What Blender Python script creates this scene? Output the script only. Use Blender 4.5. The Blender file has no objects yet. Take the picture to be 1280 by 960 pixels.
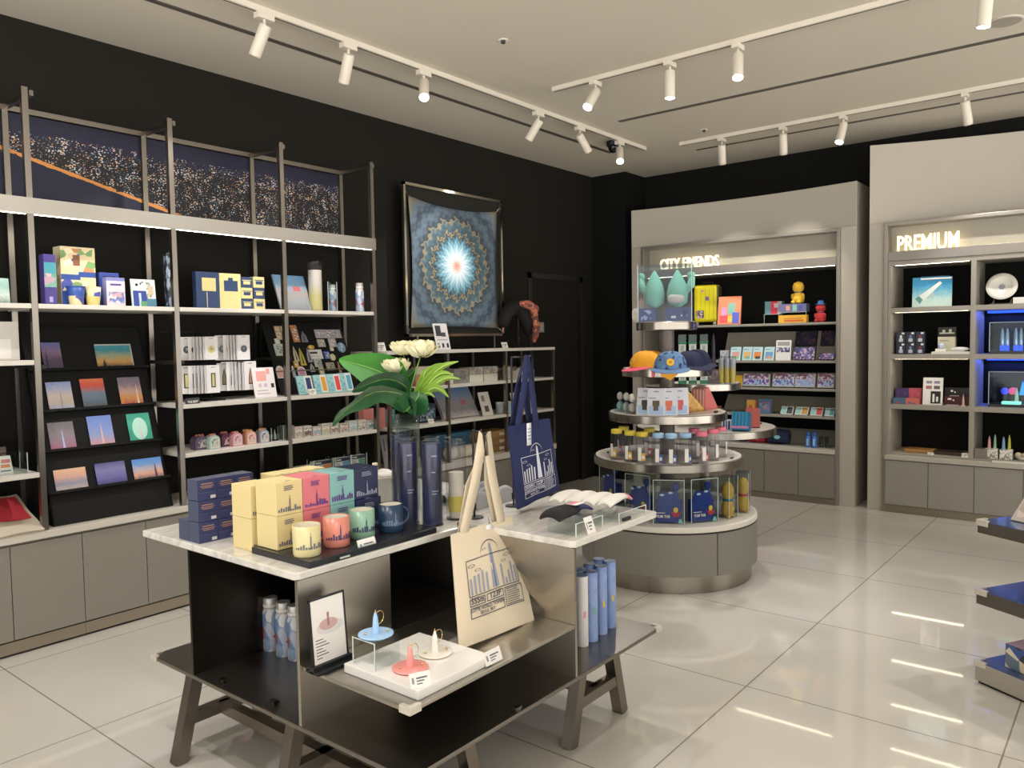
import bpy, math, random
from mathutils import Vector, Matrix
random.seed(7)
PI = math.pi
S = bpy.context.scene
COL = S.collection
# ------------------------------------------------------------------ camera, exposure, world
F, YAW, PITCH, ROLL = 985.7, 0.67864, 0.05415, -0.01615
CAM = Vector((0, 0, 1.5))
_f0 = Vector((-math.sin(YAW), math.cos(YAW), 0)); _r0 = Vector((math.cos(YAW), math.sin(YAW), 0)); _u0 = Vector((0, 0, 1))
FW = _f0*math.cos(PITCH) - _u0*math.sin(PITCH); _u1 = _u0*math.cos(PITCH) + _f0*math.sin(PITCH)
RT = _r0*math.cos(ROLL) + _u1*math.sin(ROLL); UP = -_r0*math.sin(ROLL) + _u1*math.cos(ROLL)
cd = bpy.data.cameras.new('camera'); cam = bpy.data.objects.new('camera', cd); COL.objects.link(cam); S.camera = cam
cd.sensor_width = 36; cd.lens = F/1280*36; cd.clip_start = .02
cam.matrix_world = Matrix(((RT.x, UP.x, -FW.x, CAM.x), (RT.y, UP.y, -FW.y, CAM.y), (RT.z, UP.z, -FW.z, CAM.z), (0, 0, 0, 1)))
S.view_settings.view_transform = 'Standard'; S.view_settings.look = 'None'; S.view_settings.gamma = 1
S.view_settings.use_curve_mapping = False
S.view_settings.exposure = 0.16
S.cycles.max_bounces = 10; S.cycles.diffuse_bounces = 5; S.cycles.glossy_bounces = 5; S.cycles.transparent_max_bounces = 24
S.cycles.caustics_reflective = False; S.cycles.caustics_refractive = False; S.cycles.sample_clamp_indirect = 4
W = bpy.data.worlds.new('world'); S.world = W; W.use_nodes = True
def world_light(up, low):         # fill light added around the room: dim above, brighter below to lift the ceiling
    N, L = W.node_tree.nodes, W.node_tree.links; bg = N['Background']; bg.inputs[0].default_value = (1, .965, .915, 1)
    tc = N.new('ShaderNodeTexCoord'); sp = N.new('ShaderNodeSeparateXYZ'); L.new(tc.outputs['Generated'], sp.inputs[0])
    mr = N.new('ShaderNodeMapRange'); mr.inputs[1].default_value = -.15; mr.inputs[2].default_value = .1; mr.inputs[3].default_value = low; mr.inputs[4].default_value = up
    L.new(sp.outputs[2], mr.inputs[0]); L.new(mr.outputs[0], bg.inputs[1])
world_light(.9, 4.7)
SPOT_W = 58.0            # power of one track spotlight
CEIL = 3.256
def spot(name, loc, aim, watt, ang=62, blend=.7, col=(1, .955, .9), parent=None):
    l = bpy.data.lights.new(name, 'SPOT'); l.energy = watt; l.spot_size = math.radians(ang); l.spot_blend = blend
    l.shadow_soft_size = .03; l.color = col
    o = bpy.data.objects.new(name, l); COL.objects.link(o); o.location = loc
    o.rotation_euler = (Vector(aim)-Vector(loc)).to_track_quat('-Z', 'Y').to_euler()
    return o
# ------------------------------------------------------------------ pixel rays onto real planes
def ray(px, py): return (FW*F + RT*(px-640) + UP*(480-py)).normalized()
def hit(px, py, p0, n):
    d = ray(px, py); n = Vector(n); return CAM + d*((Vector(p0)-CAM).dot(n)/d.dot(n))
def onx(px, py, x): return hit(px, py, (x, 0, 0), (1, 0, 0))
def ony(px, py, y): return hit(px, py, (0, y, 0), (0, 1, 0))
def onz(px, py, z): return hit(px, py, (0, 0, z), (0, 0, 1))
def dep(px, py, w): return CAM + (FW*F + RT*(px-640) + UP*(480-py))*(w/F)
def WL(pl, pr, pb, pt, xf):          # things on the left side facing +x: y centre, width, top z
    a = onx(pl, pb, xf); b = onx(pr, pb, xf); t = onx((pl+pr)/2, pt, xf); return (a.y+b.y)/2, b.y-a.y, t.z
def WB(pl, pr, pb, pt, yf):          # things on the back side facing -y
    a = ony(pl, pb, yf); b = ony(pr, pb, yf); t = ony((pl+pr)/2, pt, yf); return (a.x+b.x)/2, b.x-a.x, t.z
# ------------------------------------------------------------------ materials
def lin(h):
    c = [int(h[i:i+2], 16)/255 for i in (0, 2, 4)]
    return tuple([x/12.92 if x <= .04045 else ((x+.055)/1.055)**2.4 for x in c] + [1])
_mc = {}
def mat(h, rough=.5, metal=0, emit=0, spec=.5, coat=0):
    k = (h, rough, metal, emit, spec, coat)
    if k in _mc: return _mc[k]
    m = bpy.data.materials.new('m_'+h); m.use_nodes = True; b = m.node_tree.nodes['Principled BSDF']
    b.inputs['Base Color'].default_value = lin(h); b.inputs['Roughness'].default_value = rough
    b.inputs['Metallic'].default_value = metal; b.inputs['Specular IOR Level'].default_value = spec; b.inputs['Coat Weight'].default_value = coat
    if emit: b.inputs['Emission Color'].default_value = lin(h); b.inputs['Emission Strength'].default_value = emit
    _mc[k] = m; return m
def nodes(name):
    m = bpy.data.materials.new(name); m.use_nodes = True; t = m.node_tree; return m, t.nodes, t.links, t.nodes['Principled BSDF']
def ramp(N, stops, interp='LINEAR'):
    r = N.new('ShaderNodeValToRGB'); r.color_ramp.interpolation = interp; e = r.color_ramp.elements
    while len(e) < len(stops): e.new(.5)
    for i, (p, h) in enumerate(stops): e[i].position = p; e[i].color = lin(h)
    return r
def mth(N, L, op, a, b=None, c=None):
    n = N.new('ShaderNodeMath'); n.operation = op
    for i, v in enumerate((a, b, c)):
        if v is None: continue
        if hasattr(v, 'is_linked'): L.new(v, n.inputs[i])
        else: n.inputs[i].default_value = v
    return n.outputs[0]
def grad(*cols, rough=.35):          # printed picture: colours from the bottom edge to the top edge
    k = ('g',)+cols
    if k in _mc: return _mc[k]
    m, N, L, b = nodes('picture'); tc = N.new('ShaderNodeTexCoord'); sp = N.new('ShaderNodeSeparateXYZ'); L.new(tc.outputs['Generated'], sp.inputs[0])
    nz = N.new('ShaderNodeTexNoise'); nz.inputs['Scale'].default_value = 9; L.new(tc.outputs['Generated'], nz.inputs[0])
    v = mth(N, L, 'ADD', sp.outputs[2], mth(N, L, 'MULTIPLY_ADD', nz.outputs[0], .3, -.15))
    r = ramp(N, [(i/(len(cols)-1), c) for i, c in enumerate(cols)]); L.new(v, r.inputs[0]); L.new(r.outputs[0], b.inputs['Base Color'])
    b.inputs['Roughness'].default_value = rough; _mc[k] = m; return m
def patch(scale, *cols, rough=.4, stretch=(1, 1, 1)):     # busy small print: coloured cells
    k = ('p', scale, stretch)+cols
    if k in _mc: return _mc[k]
    m, N, L, b = nodes('print'); tc = N.new('ShaderNodeTexCoord'); mp = N.new('ShaderNodeMapping'); mp.inputs['Scale'].default_value = stretch
    L.new(tc.outputs['Object'], mp.inputs[0]); v = N.new('ShaderNodeTexVoronoi'); v.inputs['Scale'].default_value = scale; L.new(mp.outputs[0], v.inputs[0])
    sp = N.new('ShaderNodeSeparateColor'); L.new(v.outputs['Color'], sp.inputs[0])
    r = ramp(N, [(i/len(cols), c) for i, c in enumerate(cols)], 'CONSTANT'); L.new(sp.outputs[0], r.inputs[0]); L.new(r.outputs[0], b.inputs['Base Color'])
    b.inputs['Roughness'].default_value = rough; _mc[k] = m; return m
def stripes(axis, scale, a, c, rough=.7):
    m, N, L, b = nodes('stripes'); tc = N.new('ShaderNodeTexCoord'); sp = N.new('ShaderNodeSeparateXYZ'); L.new(tc.outputs['Object'], sp.inputs[0])
    s = mth(N, L, 'GREATER_THAN', mth(N, L, 'SINE', mth(N, L, 'MULTIPLY', sp.outputs[axis], scale)), 0)
    r = ramp(N, [(0, a), (.5, c)], 'CONSTANT'); L.new(s, r.inputs[0]); L.new(r.outputs[0], b.inputs['Base Color']); b.inputs['Roughness'].default_value = rough; return m
def clear(name, tint, gloss=.1, rough=.02, op=0):         # thin acrylic, glass, plastic film
    m = bpy.data.materials.new(name); m.use_nodes = True; N, L = m.node_tree.nodes, m.node_tree.links; N.clear()
    o = N.new('ShaderNodeOutputMaterial'); t = N.new('ShaderNodeBsdfTransparent'); t.inputs[0].default_value = lin(tint)
    g = N.new('ShaderNodeBsdfGlossy'); g.inputs['Roughness'].default_value = rough
    lw = N.new('ShaderNodeLayerWeight'); lw.inputs[0].default_value = .5; mx = N.new('ShaderNodeMixShader')
    L.new(mth(N, L, 'MULTIPLY_ADD', mth(N, L, 'POWER', lw.outputs['Facing'], 4), .5, gloss*.5), mx.inputs[0]); L.new(t.outputs[0], mx.inputs[1]); L.new(g.outputs[0], mx.inputs[2])
    last = mx
    if op:
        d = N.new('ShaderNodeBsdfDiffuse'); d.inputs[0].default_value = lin(tint); m2 = N.new('ShaderNodeMixShader'); m2.inputs[0].default_value = op
        L.new(mx.outputs[0], m2.inputs[1]); L.new(d.outputs[0], m2.inputs[2]); last = m2
    L.new(last.outputs[0], o.inputs[0]); return m
def m_floor():
    m, N, L, b = nodes('polished_tile'); tc = N.new('ShaderNodeTexCoord'); sp = N.new('ShaderNodeSeparateXYZ'); L.new(tc.outputs['Object'], sp.inputs[0])
    def line(ax, o):
        a = mth(N, L, 'FRACT', mth(N, L, 'DIVIDE', mth(N, L, 'SUBTRACT', sp.outputs[ax], o), .945)); a = mth(N, L, 'MINIMUM', a, mth(N, L, 'SUBTRACT', 1, a))
        return mth(N, L, 'LESS_THAN', a, .0032)
    g = mth(N, L, 'MAXIMUM', line(0, -1.3155), line(1, 3.205)); nz = N.new('ShaderNodeTexNoise'); nz.inputs['Scale'].default_value = 1.3; L.new(tc.outputs['Object'], nz.inputs[0])
    r = ramp(N, [(.35, 'c6c2bb'), (.65, 'cdc9c2')]); L.new(nz.outputs[0], r.inputs[0]); mx = N.new('ShaderNodeMixRGB'); L.new(g, mx.inputs[0]); L.new(r.outputs[0], mx.inputs[1]); mx.inputs[2].default_value = lin('8d8577')
    L.new(mx.outputs[0], b.inputs['Base Color']); b.inputs['Roughness'].default_value = .035; b.inputs['IOR'].default_value = 1.55
    return m
def m_marble():
    m, N, L, b = nodes('white_marble'); tc = N.new('ShaderNodeTexCoord'); mp = N.new('ShaderNodeMapping'); mp.inputs['Scale'].default_value = (3, 1.1, 2); mp.inputs['Rotation'].default_value = (0, 0, .5); L.new(tc.outputs['Object'], mp.inputs[0])
    nz = N.new('ShaderNodeTexNoise'); nz.inputs['Scale'].default_value = 2.2; nz.inputs['Detail'].default_value = 7; nz.inputs['Distortion'].default_value = 1.2; L.new(mp.outputs[0], nz.inputs[0])
    r = ramp(N, [(0, 'dfdcd6'), (.42, 'd8d5cf'), (.5, 'c6c2bc'), (.56, 'd9d6d0'), (1, 'e4e1dc')]); L.new(nz.outputs[0], r.inputs[0]); L.new(r.outputs[0], b.inputs['Base Color']); b.inputs['Roughness'].default_value = .18; return m
def m_steel(h, rough, sc=(1, 60, 60), amt=.16):
    m, N, L, b = nodes('brushed_steel'); tc = N.new('ShaderNodeTexCoord'); mp = N.new('ShaderNodeMapping'); mp.inputs['Scale'].default_value = sc; L.new(tc.outputs['Object'], mp.inputs[0])
    nz = N.new('ShaderNodeTexNoise'); nz.inputs['Scale'].default_value = 5; L.new(mp.outputs[0], nz.inputs[0])
    L.new(mth(N, L, 'MULTIPLY_ADD', nz.outputs[0], amt, rough-amt/2), b.inputs['Roughness']); b.inputs['Base Color'].default_value = lin(h); b.inputs['Metallic'].default_value = 1; return m
def m_city():                       # night panorama: dark blue sky, speckled lights, river and orange road
    m, N, L, b = nodes('night_panorama'); tc = N.new('ShaderNodeTexCoord'); sp = N.new('ShaderNodeSeparateXYZ'); L.new(tc.outputs['Generated'], sp.inputs[0])
    x, z = sp.outputs[0], sp.outputs[2]
    mp = N.new('ShaderNodeMapping'); mp.inputs['Scale'].default_value = (1, 1, 1.5); L.new(tc.outputs['Object'], mp.inputs[0])
    v = N.new('ShaderNodeTexVoronoi'); v.inputs['Scale'].default_value = 72; L.new(mp.outputs[0], v.inputs[0])
    n = N.new('ShaderNodeTexNoise'); n.inputs['Scale'].default_value = 14; n.inputs['Detail'].default_value = 4; L.new(tc.outputs['Object'], n.inputs[0])
    sc = N.new('ShaderNodeSeparateColor'); L.new(v.outputs['Color'], sc.inputs[0])
    hor = mth(N, L, 'MULTIPLY_ADD', n.outputs[0], .12, .73)
    land = mth(N, L, 'LESS_THAN', z, hor)
    rz = mth(N, L, 'MULTIPLY_ADD', x, -1.9, 1.15)            # river bank line
    water = mth(N, L, 'MULTIPLY', mth(N, L, 'LESS_THAN', z, mth(N, L, 'MINIMUM', rz, .5)), mth(N, L, 'LESS_THAN', x, .62))
    dots = mth(N, L, 'LESS_THAN', v.outputs['Distance'], mth(N, L, 'MULTIPLY_ADD', n.outputs[0], 1.05, -.2))
    cr = ramp(N, [(0, '6f86b0'), (.18, 'd9dce6'), (.36, 'e8c8a0'), (.48, 'b88858'), (.56, '4f6468'), (.72, 'd8c8cc'), (.84, '8fa8c8'), (.93, 'ffe9c0')], 'CONSTANT'); L.new(sc.outputs[1], cr.inputs[0])
    fac = mth(N, L, 'MULTIPLY', mth(N, L, 'MULTIPLY', dots, land), mth(N, L, 'SUBTRACT', 1, water))
    bg = ramp(N, [(0, '0d0f1c'), (.55, '14141c'), (.78, '1b1b3a'), (1, '0e0f2a')]); L.new(z, bg.inputs[0])
    a = N.new('ShaderNodeMixRGB'); L.new(fac, a.inputs[0]); L.new(bg.outputs[0], a.inputs[1]); L.new(cr.outputs[0], a.inputs[2])
    wt = N.new('ShaderNodeMixRGB'); L.new(water, wt.inputs[0]); L.new(a.outputs[0], wt.inputs[1]); wt.inputs[2].default_value = lin('0f1334')
    road = mth(N, L, 'MULTIPLY', mth(N, L, 'LESS_THAN', mth(N, L, 'ABSOLUTE', mth(N, L, 'SUBTRACT', z, rz)), mth(N, L, 'MULTIPLY', n.outputs[0], .045)), mth(N, L, 'MULTIPLY', mth(N, L, 'GREATER_THAN', n.outputs[0], .4), mth(N, L, 'LESS_THAN', x, .7)))
    rd = N.new('ShaderNodeMixRGB'); L.new(road, rd.inputs[0]); L.new(wt.outputs[0], rd.inputs[1]); rd.inputs[2].default_value = lin('e0954a')
    L.new(rd.outputs[0], b.inputs['Base Color']); b.inputs['Roughness'].default_value = .5; return m
def m_scarf():                      # generic kaleidoscope silk print in teal, sand and white
    m, N, L, b = nodes('kaleidoscope_silk'); tc = N.new('ShaderNodeTexCoord'); mp = N.new('ShaderNodeMapping'); mp.inputs['Location'].default_value = (-.5, 0, -.5); L.new(tc.outputs['Generated'], mp.inputs[0])
    sp = N.new('ShaderNodeSeparateXYZ'); L.new(mp.outputs[0], sp.inputs[0]); x, z = sp.outputs[0], sp.outputs[2]
    r = mth(N, L, 'SQRT', mth(N, L, 'ADD', mth(N, L, 'MULTIPLY', x, x), mth(N, L, 'MULTIPLY', z, z))); th = mth(N, L, 'ARCTAN2', z, x)
    s1 = mth(N, L, 'ABSOLUTE', mth(N, L, 'SINE', mth(N, L, 'MULTIPLY', th, 8))); s2 = mth(N, L, 'SINE', mth(N, L, 'MULTIPLY', th, 32)); 
    w = mth(N, L, 'SINE', mth(N, L, 'MULTIPLY', r, 90))
    q = mth(N, L, 'ADD', r, mth(N, L, 'MULTIPLY_ADD', s1, .035, mth(N, L, 'MULTIPLY_ADD', mth(N, L, 'MULTIPLY', s2, w), .022, -.02)))
    c = ramp(N, [(0, 'e59a84'), (.035, 'd98d78'), (.045, 'e9f2f4'), (.1, 'd3e6ee'), (.17, '7fb0c4'), (.22, '4b7286'), (.245, '3a332c'), (.265, 'a89a7c'), (.28, '3f5560'), (.34, '55707c'), (.365, 'a29376'), (.38, '33424c'), (.46, '66798a'), (.52, '3c4a5a'), (.58, '6d7f90'), (.66, '8c8468'), (.72, '27414f')]); L.new(q, c.inputs[0])
    L.new(c.outputs[0], b.inputs['Base Color']); b.inputs['Roughness'].default_value = .6; return m
FLOOR, MARBLE = m_floor(), m_marble()
STEEL = m_steel('b8b2a8', .3, (1, 60, 60), .08); STEELD = m_steel('8d877f', .34, (1, 60, 60), .08); SHELFSTEEL = m_steel('968f86', .3, (60, 60, 1), .1)
RIM = m_steel('a39d93', .22, (30, 30, .5), .16); CHROME = mat('d8d2c6', .12, 1)
BLACKWALL = mat('181611', .75, spec=.25); BLACKBACK = mat('0e0e0d', .8, spec=.2); BLACK = mat('15151a', .45); SHADESTEEL = m_steel('4a4540', .33, (40, 40, 1))  # the steel here is darkened for the shade inside the table
CEILM = mat('d3ccbd', .85, spec=.1); CAB = mat('8c8880', .55); WALLGREY = mat('b9b2a6', .4, spec=.4); SHELFGREY = mat('9c978d', .5); SHELFTOP = mat('d6d2ca', .35); TRACKW = mat('d8d0c2', .5)
WHITE = mat('ece8e2', .45); PAPER = mat('e9e6e2', .6); INK = mat('2a2a30', .6); NAVY = mat('1f2a55', .6); NAVYC = mat('1d2650', .9)
ACR = clear('clear_acrylic', 'f4f8f8', .02); GLASS = clear('clear_glass', 'e8f0f0', .07); FILM = clear('plastic_film', 'eef0f4', .05, .1, .03); BOTTLE = clear('clear_bottle', 'f0f0f3', .03, .05, .015); EDGE = mat('cfdcdc', .2)
GLOW = mat('fff2d0', .5, emit=.95); SIGNLED = mat('f6f0b8', .5, emit=2.2); LED = mat('fff0d2', .5, emit=12.0); LENS = mat('fff6e6', .5, emit=45.0)
# ------------------------------------------------------------------ mesh builder
class M:
    def __init__(s): s.v = []; s.f = []; s.mi = []; s.sm = []; s.mats = []; s.T = Matrix()
    def at(s, loc=(0, 0, 0), rz=0, rx=0, ry=0): s.T = Matrix.Translation(loc) @ Matrix.Rotation(rz, 4, 'Z') @ Matrix.Rotation(rx, 4, 'X') @ Matrix.Rotation(ry, 4, 'Y'); return s
    def add(s, vs, fs, m, sm=False):
        o = len(s.v); s.v += [s.T @ Vector(v) for v in vs]
        if m not in s.mats: s.mats.append(m)
        k = s.mats.index(m)
        for f in fs: s.f.append([i+o for i in f]); s.mi.append(k); s.sm.append(sm)
        return s
    def box(s, x0, y0, z0, x1, y1, z1, m):
        v = [(x, y, z) for z in (z0, z1) for y in (y0, y1) for x in (x0, x1)]
        return s.add(v, [(0, 2, 3, 1), (4, 5, 7, 6), (0, 1, 5, 4), (2, 6, 7, 3), (0, 4, 6, 2), (1, 3, 7, 5)], m)
    def cbox(s, w, d, h, m, z=0, x=0, y=0): return s.box(x-w/2, y-d/2, z, x+w/2, y+d/2, z+h, m)
    def fr(s, x0, z0, x1, z1, m, y): return s.add([(x0, y, z0), (x1, y, z0), (x1, y, z1), (x0, y, z1)], [(0, 1, 2, 3)], m)
    def lathe(s, prof, m, n=24, sm=True, c=(0, 0, 0), cap=True):
        vs = []; fs = []
        for r, z in prof:
            for i in range(n): a = 2*PI*i/n; vs.append((c[0]+r*math.cos(a), c[1]+r*math.sin(a), c[2]+z))
        for k in range(len(prof)-1):
            for i in range(n): j = (i+1) % n; fs.append((k*n+i, k*n+j, k*n+n+j, k*n+n+i))
        s.add(vs, fs, m, sm)
        if cap:
            for k, rev in ((0, True), (len(prof)-1, False)):
                if prof[k][0] > 1e-4:
                    ring = vs[k*n:k*n+n]; s.add(ring, [list(range(n))[::-1] if rev else list(range(n))], m)
        return s
    def cyl(s, r, z0, z1, m, n=24, c=(0, 0, 0)): return s.lathe([(r, z0), (r, z1)], m, n, True, c)
    def ball(s, c, r, m, n=14):
        if not hasattr(r, '__len__'): r = (r, r, r)
        vs = []; fs = []; K = n//2+2
        for k in range(K+1):
            t = PI*k/K
            for i in range(n): a = 2*PI*i/n; vs.append((c[0]+r[0]*math.sin(t)*math.cos(a), c[1]+r[1]*math.sin(t)*math.sin(a), c[2]-r[2]*math.cos(t)))
        for k in range(K):
            for i in range(n): j = (i+1) % n; fs.append((k*n+i, k*n+j, k*n+n+j, k*n+n+i))
        return s.add(vs, fs, m, True)
    def prism(s, poly, z0, z1, m):
        n = len(poly); v = [(x, y, z0) for x, y in poly] + [(x, y, z1) for x, y in poly]
        return s.add(v, [list(range(n))[::-1], list(range(n, 2*n))] + [(i, (i+1) % n, n+(i+1) % n, n+i) for i in range(n)], m)
    def slab(s, poly, y0, y1, m):      # polygon in local x,z with thickness along y
        n = len(poly); v = [(x, y0, z) for x, z in poly] + [(x, y1, z) for x, z in poly]
        return s.add(v, [list(range(n)), list(range(n, 2*n))[::-1]] + [((i+1) % n, i, n+i, n+(i+1) % n) for i in range(n)], m)
    def disc(s, cx, cz, r, m, y, n=16, rz=None): return s.add([(cx+r*math.cos(2*PI*i/n), y, cz+(rz or r)*math.sin(2*PI*i/n)) for i in range(n)], [list(range(n))], m)
    def tube(s, pts, r, m, n=8):
        pts = [Vector(p) for p in pts]; vs = []; fs = []; pu = None
        for i, p in enumerate(pts):
            t = (pts[min(i+1, len(pts)-1)]-pts[max(i-1, 0)]).normalized()
            if pu is None: pu = t.orthogonal().normalized()
            pu = (pu-t*pu.dot(t)).normalized(); w = t.cross(pu); rr = r[i] if hasattr(r, '__len__') else r
            for k in range(n): a = 2*PI*k/n; vs.append(p+(pu*math.cos(a)+w*math.sin(a))*rr)
        for i in range(len(pts)-1):
            for k in range(n): j = (k+1) % n; fs.append((i*n+k, i*n+j, i*n+n+j, i*n+n+k))
        fs += [list(range(n))[::-1], list(range((len(pts)-1)*n, len(pts)*n))]
        return s.add(vs, fs, m, True)
    def bar(s, a, b, w, m): # square bar
        a, b = Vector(a), Vector(b); t = (b-a).normalized(); u = (Vector((0, 0, 1)) if abs(t.z) < .9 else Vector((0, 1, 0))); p = t.cross(u).normalized(); q = p.cross(t)
        vs = [e+p*i*w/2+q*j*w/2 for e in (a, b) for i, j in ((-1, -1), (1, -1), (1, 1), (-1, 1))]
        return s.add(vs, [(3, 2, 1, 0), (4, 5, 6, 7)]+[(i, (i+1) % 4, 4+(i+1) % 4, 4+i) for i in range(4)], m)
    def grid(s, fn, nu, nv, m, sm=True, back=0):
        vs = [fn(u/nu, v/nv) for v in range(nv+1) for u in range(nu+1)]
        return s.add(vs, [(v*(nu+1)+u, v*(nu+1)+u+1, (v+1)*(nu+1)+u+1, (v+1)*(nu+1)+u) for v in range(nv) for u in range(nu)], m, sm)
    def text(s, body, size, m, fn, bold=0, xs=1, ext=0):
        vs, fs = glyphs(body, size, bold, xs, ext); return s.add([fn(*v) for v in vs], fs, m)
    def build(s, name, parent=None, loc=None, rz=0, bev=0, rx=0, seg=2):
        me = bpy.data.meshes.new(name); me.from_pydata([tuple(v) for v in s.v], [], s.f)
        for m in s.mats: me.materials.append(m)
        me.polygons.foreach_set('material_index', s.mi); me.polygons.foreach_set('use_smooth', s.sm); me.update()
        o = bpy.data.objects.new(name, me); COL.objects.link(o)
        if parent: o.parent = parent
        if loc is not None: o.location = loc
        o.rotation_euler = (rx, 0, rz)
        if bev: b = o.modifiers.new('bevel', 'BEVEL'); b.width = bev; b.segments = seg; b.limit_method = 'ANGLE'; b.angle_limit = .7
        return o
_gc = {}
def glyphs(body, size, bold, xs, ext):
    k = (body, size, bold, xs, ext)
    if k not in _gc:
        cu = bpy.data.curves.new('lettering', 'FONT'); cu.body = body; cu.size = size; cu.align_x = 'CENTER'; cu.offset = bold; cu.extrude = ext; cu.resolution_u = 2; cu.fill_mode = 'BOTH' if ext else 'FRONT'
        o = bpy.data.objects.new('lettering', cu); COL.objects.link(o); dg = bpy.context.evaluated_depsgraph_get(); dg.update()
        me = bpy.data.meshes.new_from_object(o.evaluated_get(dg)); _gc[k] = ([(v.co.x*xs, v.co.y, v.co.z) for v in me.vertices], [list(p.vertices) for p in me.polygons])
        bpy.data.objects.remove(o); bpy.data.curves.remove(cu); bpy.data.meshes.remove(me)
    return _gc[k]
def tag(o, label, cat, group=None):
    o['label'] = label; o['category'] = cat
    if group: o['group'] = group
    return o
def thing(name, label, cat, loc=(0, 0, 0), rz=0, group=None, rx=0):
    o = bpy.data.objects.new(name, None); COL.objects.link(o); o.location = loc; o.rotation_euler = (rx, 0, rz); o.empty_display_size = .05
    return tag(o, label, cat, group)
def struct(name, mb, bev=0, parent=None):
    o = mb.build(name, parent, bev=bev)
    if not parent: o['kind'] = 'structure'
    return o
# ------------------------------------------------------------------ the room
LX, BY = -4.72, 7.69
struct('floor', M().box(LX-.14, -3.2, -.1, 4.4, BY, 0, FLOOR))
struct('ceiling', M().box(LX, -3.2, CEIL, 4.4, BY, CEIL+.1, CEILM))
D0, D1, DT = 6.14, 7.05, 2.15
w = M(); w.box(LX-.1, -3, 0, LX, D0, CEIL, BLACKWALL).box(LX-.1, D1, 0, LX, BY, CEIL, BLACKWALL).box(LX-.1, D0, DT, LX, D1, CEIL, BLACKWALL); w.box(LX-.14, D0-.1, 0, LX-.1, D1+.1, CEIL, BLACKWALL); struct('wall_left', w)  # last box: backing added behind the door to stop light leaking in
struct('wall_back', M().box(LX, BY, 0, 4, BY+.1, CEIL, BLACKBACK))  # black set darker because less light reaches this wall
struct('wall_corner', M().box(LX, 7.28, 0, -4.3, BY, CEIL, BLACKBACK))
d = struct('door_1', M().box(LX-.06, D0+.03, 0, LX-.03, D1-.03, DT-.03, BLACKWALL))
f = M()
for a, b in ((D0-.02, D0+.035), (D1-.035, D1+.02)): f.box(LX-.08, a, 0, LX+.012, b, DT+.02, mat('1b1916', .5))
f.box(LX-.08, D0-.02, DT-.035, LX+.012, D1+.02, DT+.02, mat('1b1916', .5)); struct('door_frame', f, parent=d)
struct('baseboard_left', M().box(LX, 5.97, 0, LX+.012, D0-.02, .08, mat('141311', .5)))
sl = mat('55504a', .7)
struct('slot_strip_1', M().box(-3.99, -3, CEIL-.004, -3.95, 6.464, CEIL, sl)); struct('slot_strip_2', M().box(-3.356, 5.57, CEIL-.004, 4, 5.615, CEIL, sl)); struct('slot_strip_3', M().box(-3.32, 6.9, CEIL-.004, 4, 6.935, CEIL, sl))  # flat dark strips standing for the shade in the recessed ceiling slots
# ceiling fittings
def track(label, a, b): tag(M().box(min(a[0], b[0])-.018, min(a[1], b[1])-.018, CEIL-.03, max(a[0], b[0])+.018, max(a[1], b[1])+.018, CEIL, TRACKW).box(min(a[0], b[0])-.004, min(a[1], b[1])-.004, CEIL-.032, max(a[0], b[0])+.004, max(a[1], b[1])+.004, CEIL-.03, sl).build('light_track'), label, 'lighting track', 'ceiling lighting tracks')
track('white ceiling lighting track running along the black left wall', (-3.63, -2.5), (-3.63, 6.48))
track('white ceiling lighting track in front, crossing above the round stand', (-3.24, 4.55), (3.5, 4.55))
track('white ceiling lighting track nearest to the lit cabinets at the back', (-3.29, 6.56), (3.5, 6.56))
def head(base, aim, label=None, lit=True, watt=1.0, ang=62):
    base = Vector(base); r = (Vector(aim)-base); r.normalize(); piv = base+Vector((0, 0, -.075)); 
    t = thing('track_spotlight', label or 'white cylinder spotlight on the ceiling track', 'spotlight', base, 0, 'track spotlights')
    M().box(-.02, -.05, -.03, .02, .05, 0, TRACKW).cyl(.008, -.075, -.03, TRACKW, 10).build('mount', t)
    q = r.to_track_quat('-Z', 'Y').to_matrix().to_4x4(); b = M(); b.T = Matrix.Translation((0, 0, -.075)) @ q
    b.lathe([(.029, -.145), (.031, -.15), (.032, -.14), (.032, .012), (.028, .02)], TRACKW, 20).build('lamp_head', t)
    e = M(); e.T = b.T; e.cyl(.027, -.1495, -.146, LENS if lit else mat('fff0da', .4, emit=.6), 20).build('lens', t)
    spot('spot_light', piv+r*.16, piv+r*2, SPOT_W*watt, ang)
def on_track(px, py, xt=None, yt=None):
    p = onx(px, py, xt) if xt is not None else ony(px, py, yt); return (p.x, p.y, CEIL-.03)
zc = CEIL-.03
for px, py, aim, lb, lit, wt in (
    (338, 14, (-4.55, 2.3, 1.7), 'white spotlight nearest the camera on the left wall track, aimed at the shelves', False, 1.0),
    (444, 52, (-4.55, 3.3, 1.7), 'second white spotlight from the camera on the left wall track, unlit side towards us', False, 1.0),
    (533, 88, (-2.3, 2.3, .8), 'third spotlight on the left wall track, glowing and tilted towards the table', True, 1.5),
    (675, 140, (-4.6, 4.7, 1.9), 'fourth spotlight on the left wall track, turned to the hanging scarf', False, .9),
    (730, 158, (-3.4, 7.3, 1.4), 'white spotlight with cranked arm beside the black dome camera', False, .25),
    (779, 176, (-2.5, 4.3, .6), 'last spotlight at the end of the left wall track, glowing below the dome camera', True, 1.0)):
    p = onz(px, py, zc); head((-3.63, p.y, zc), aim, lb, lit, wt)
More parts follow.
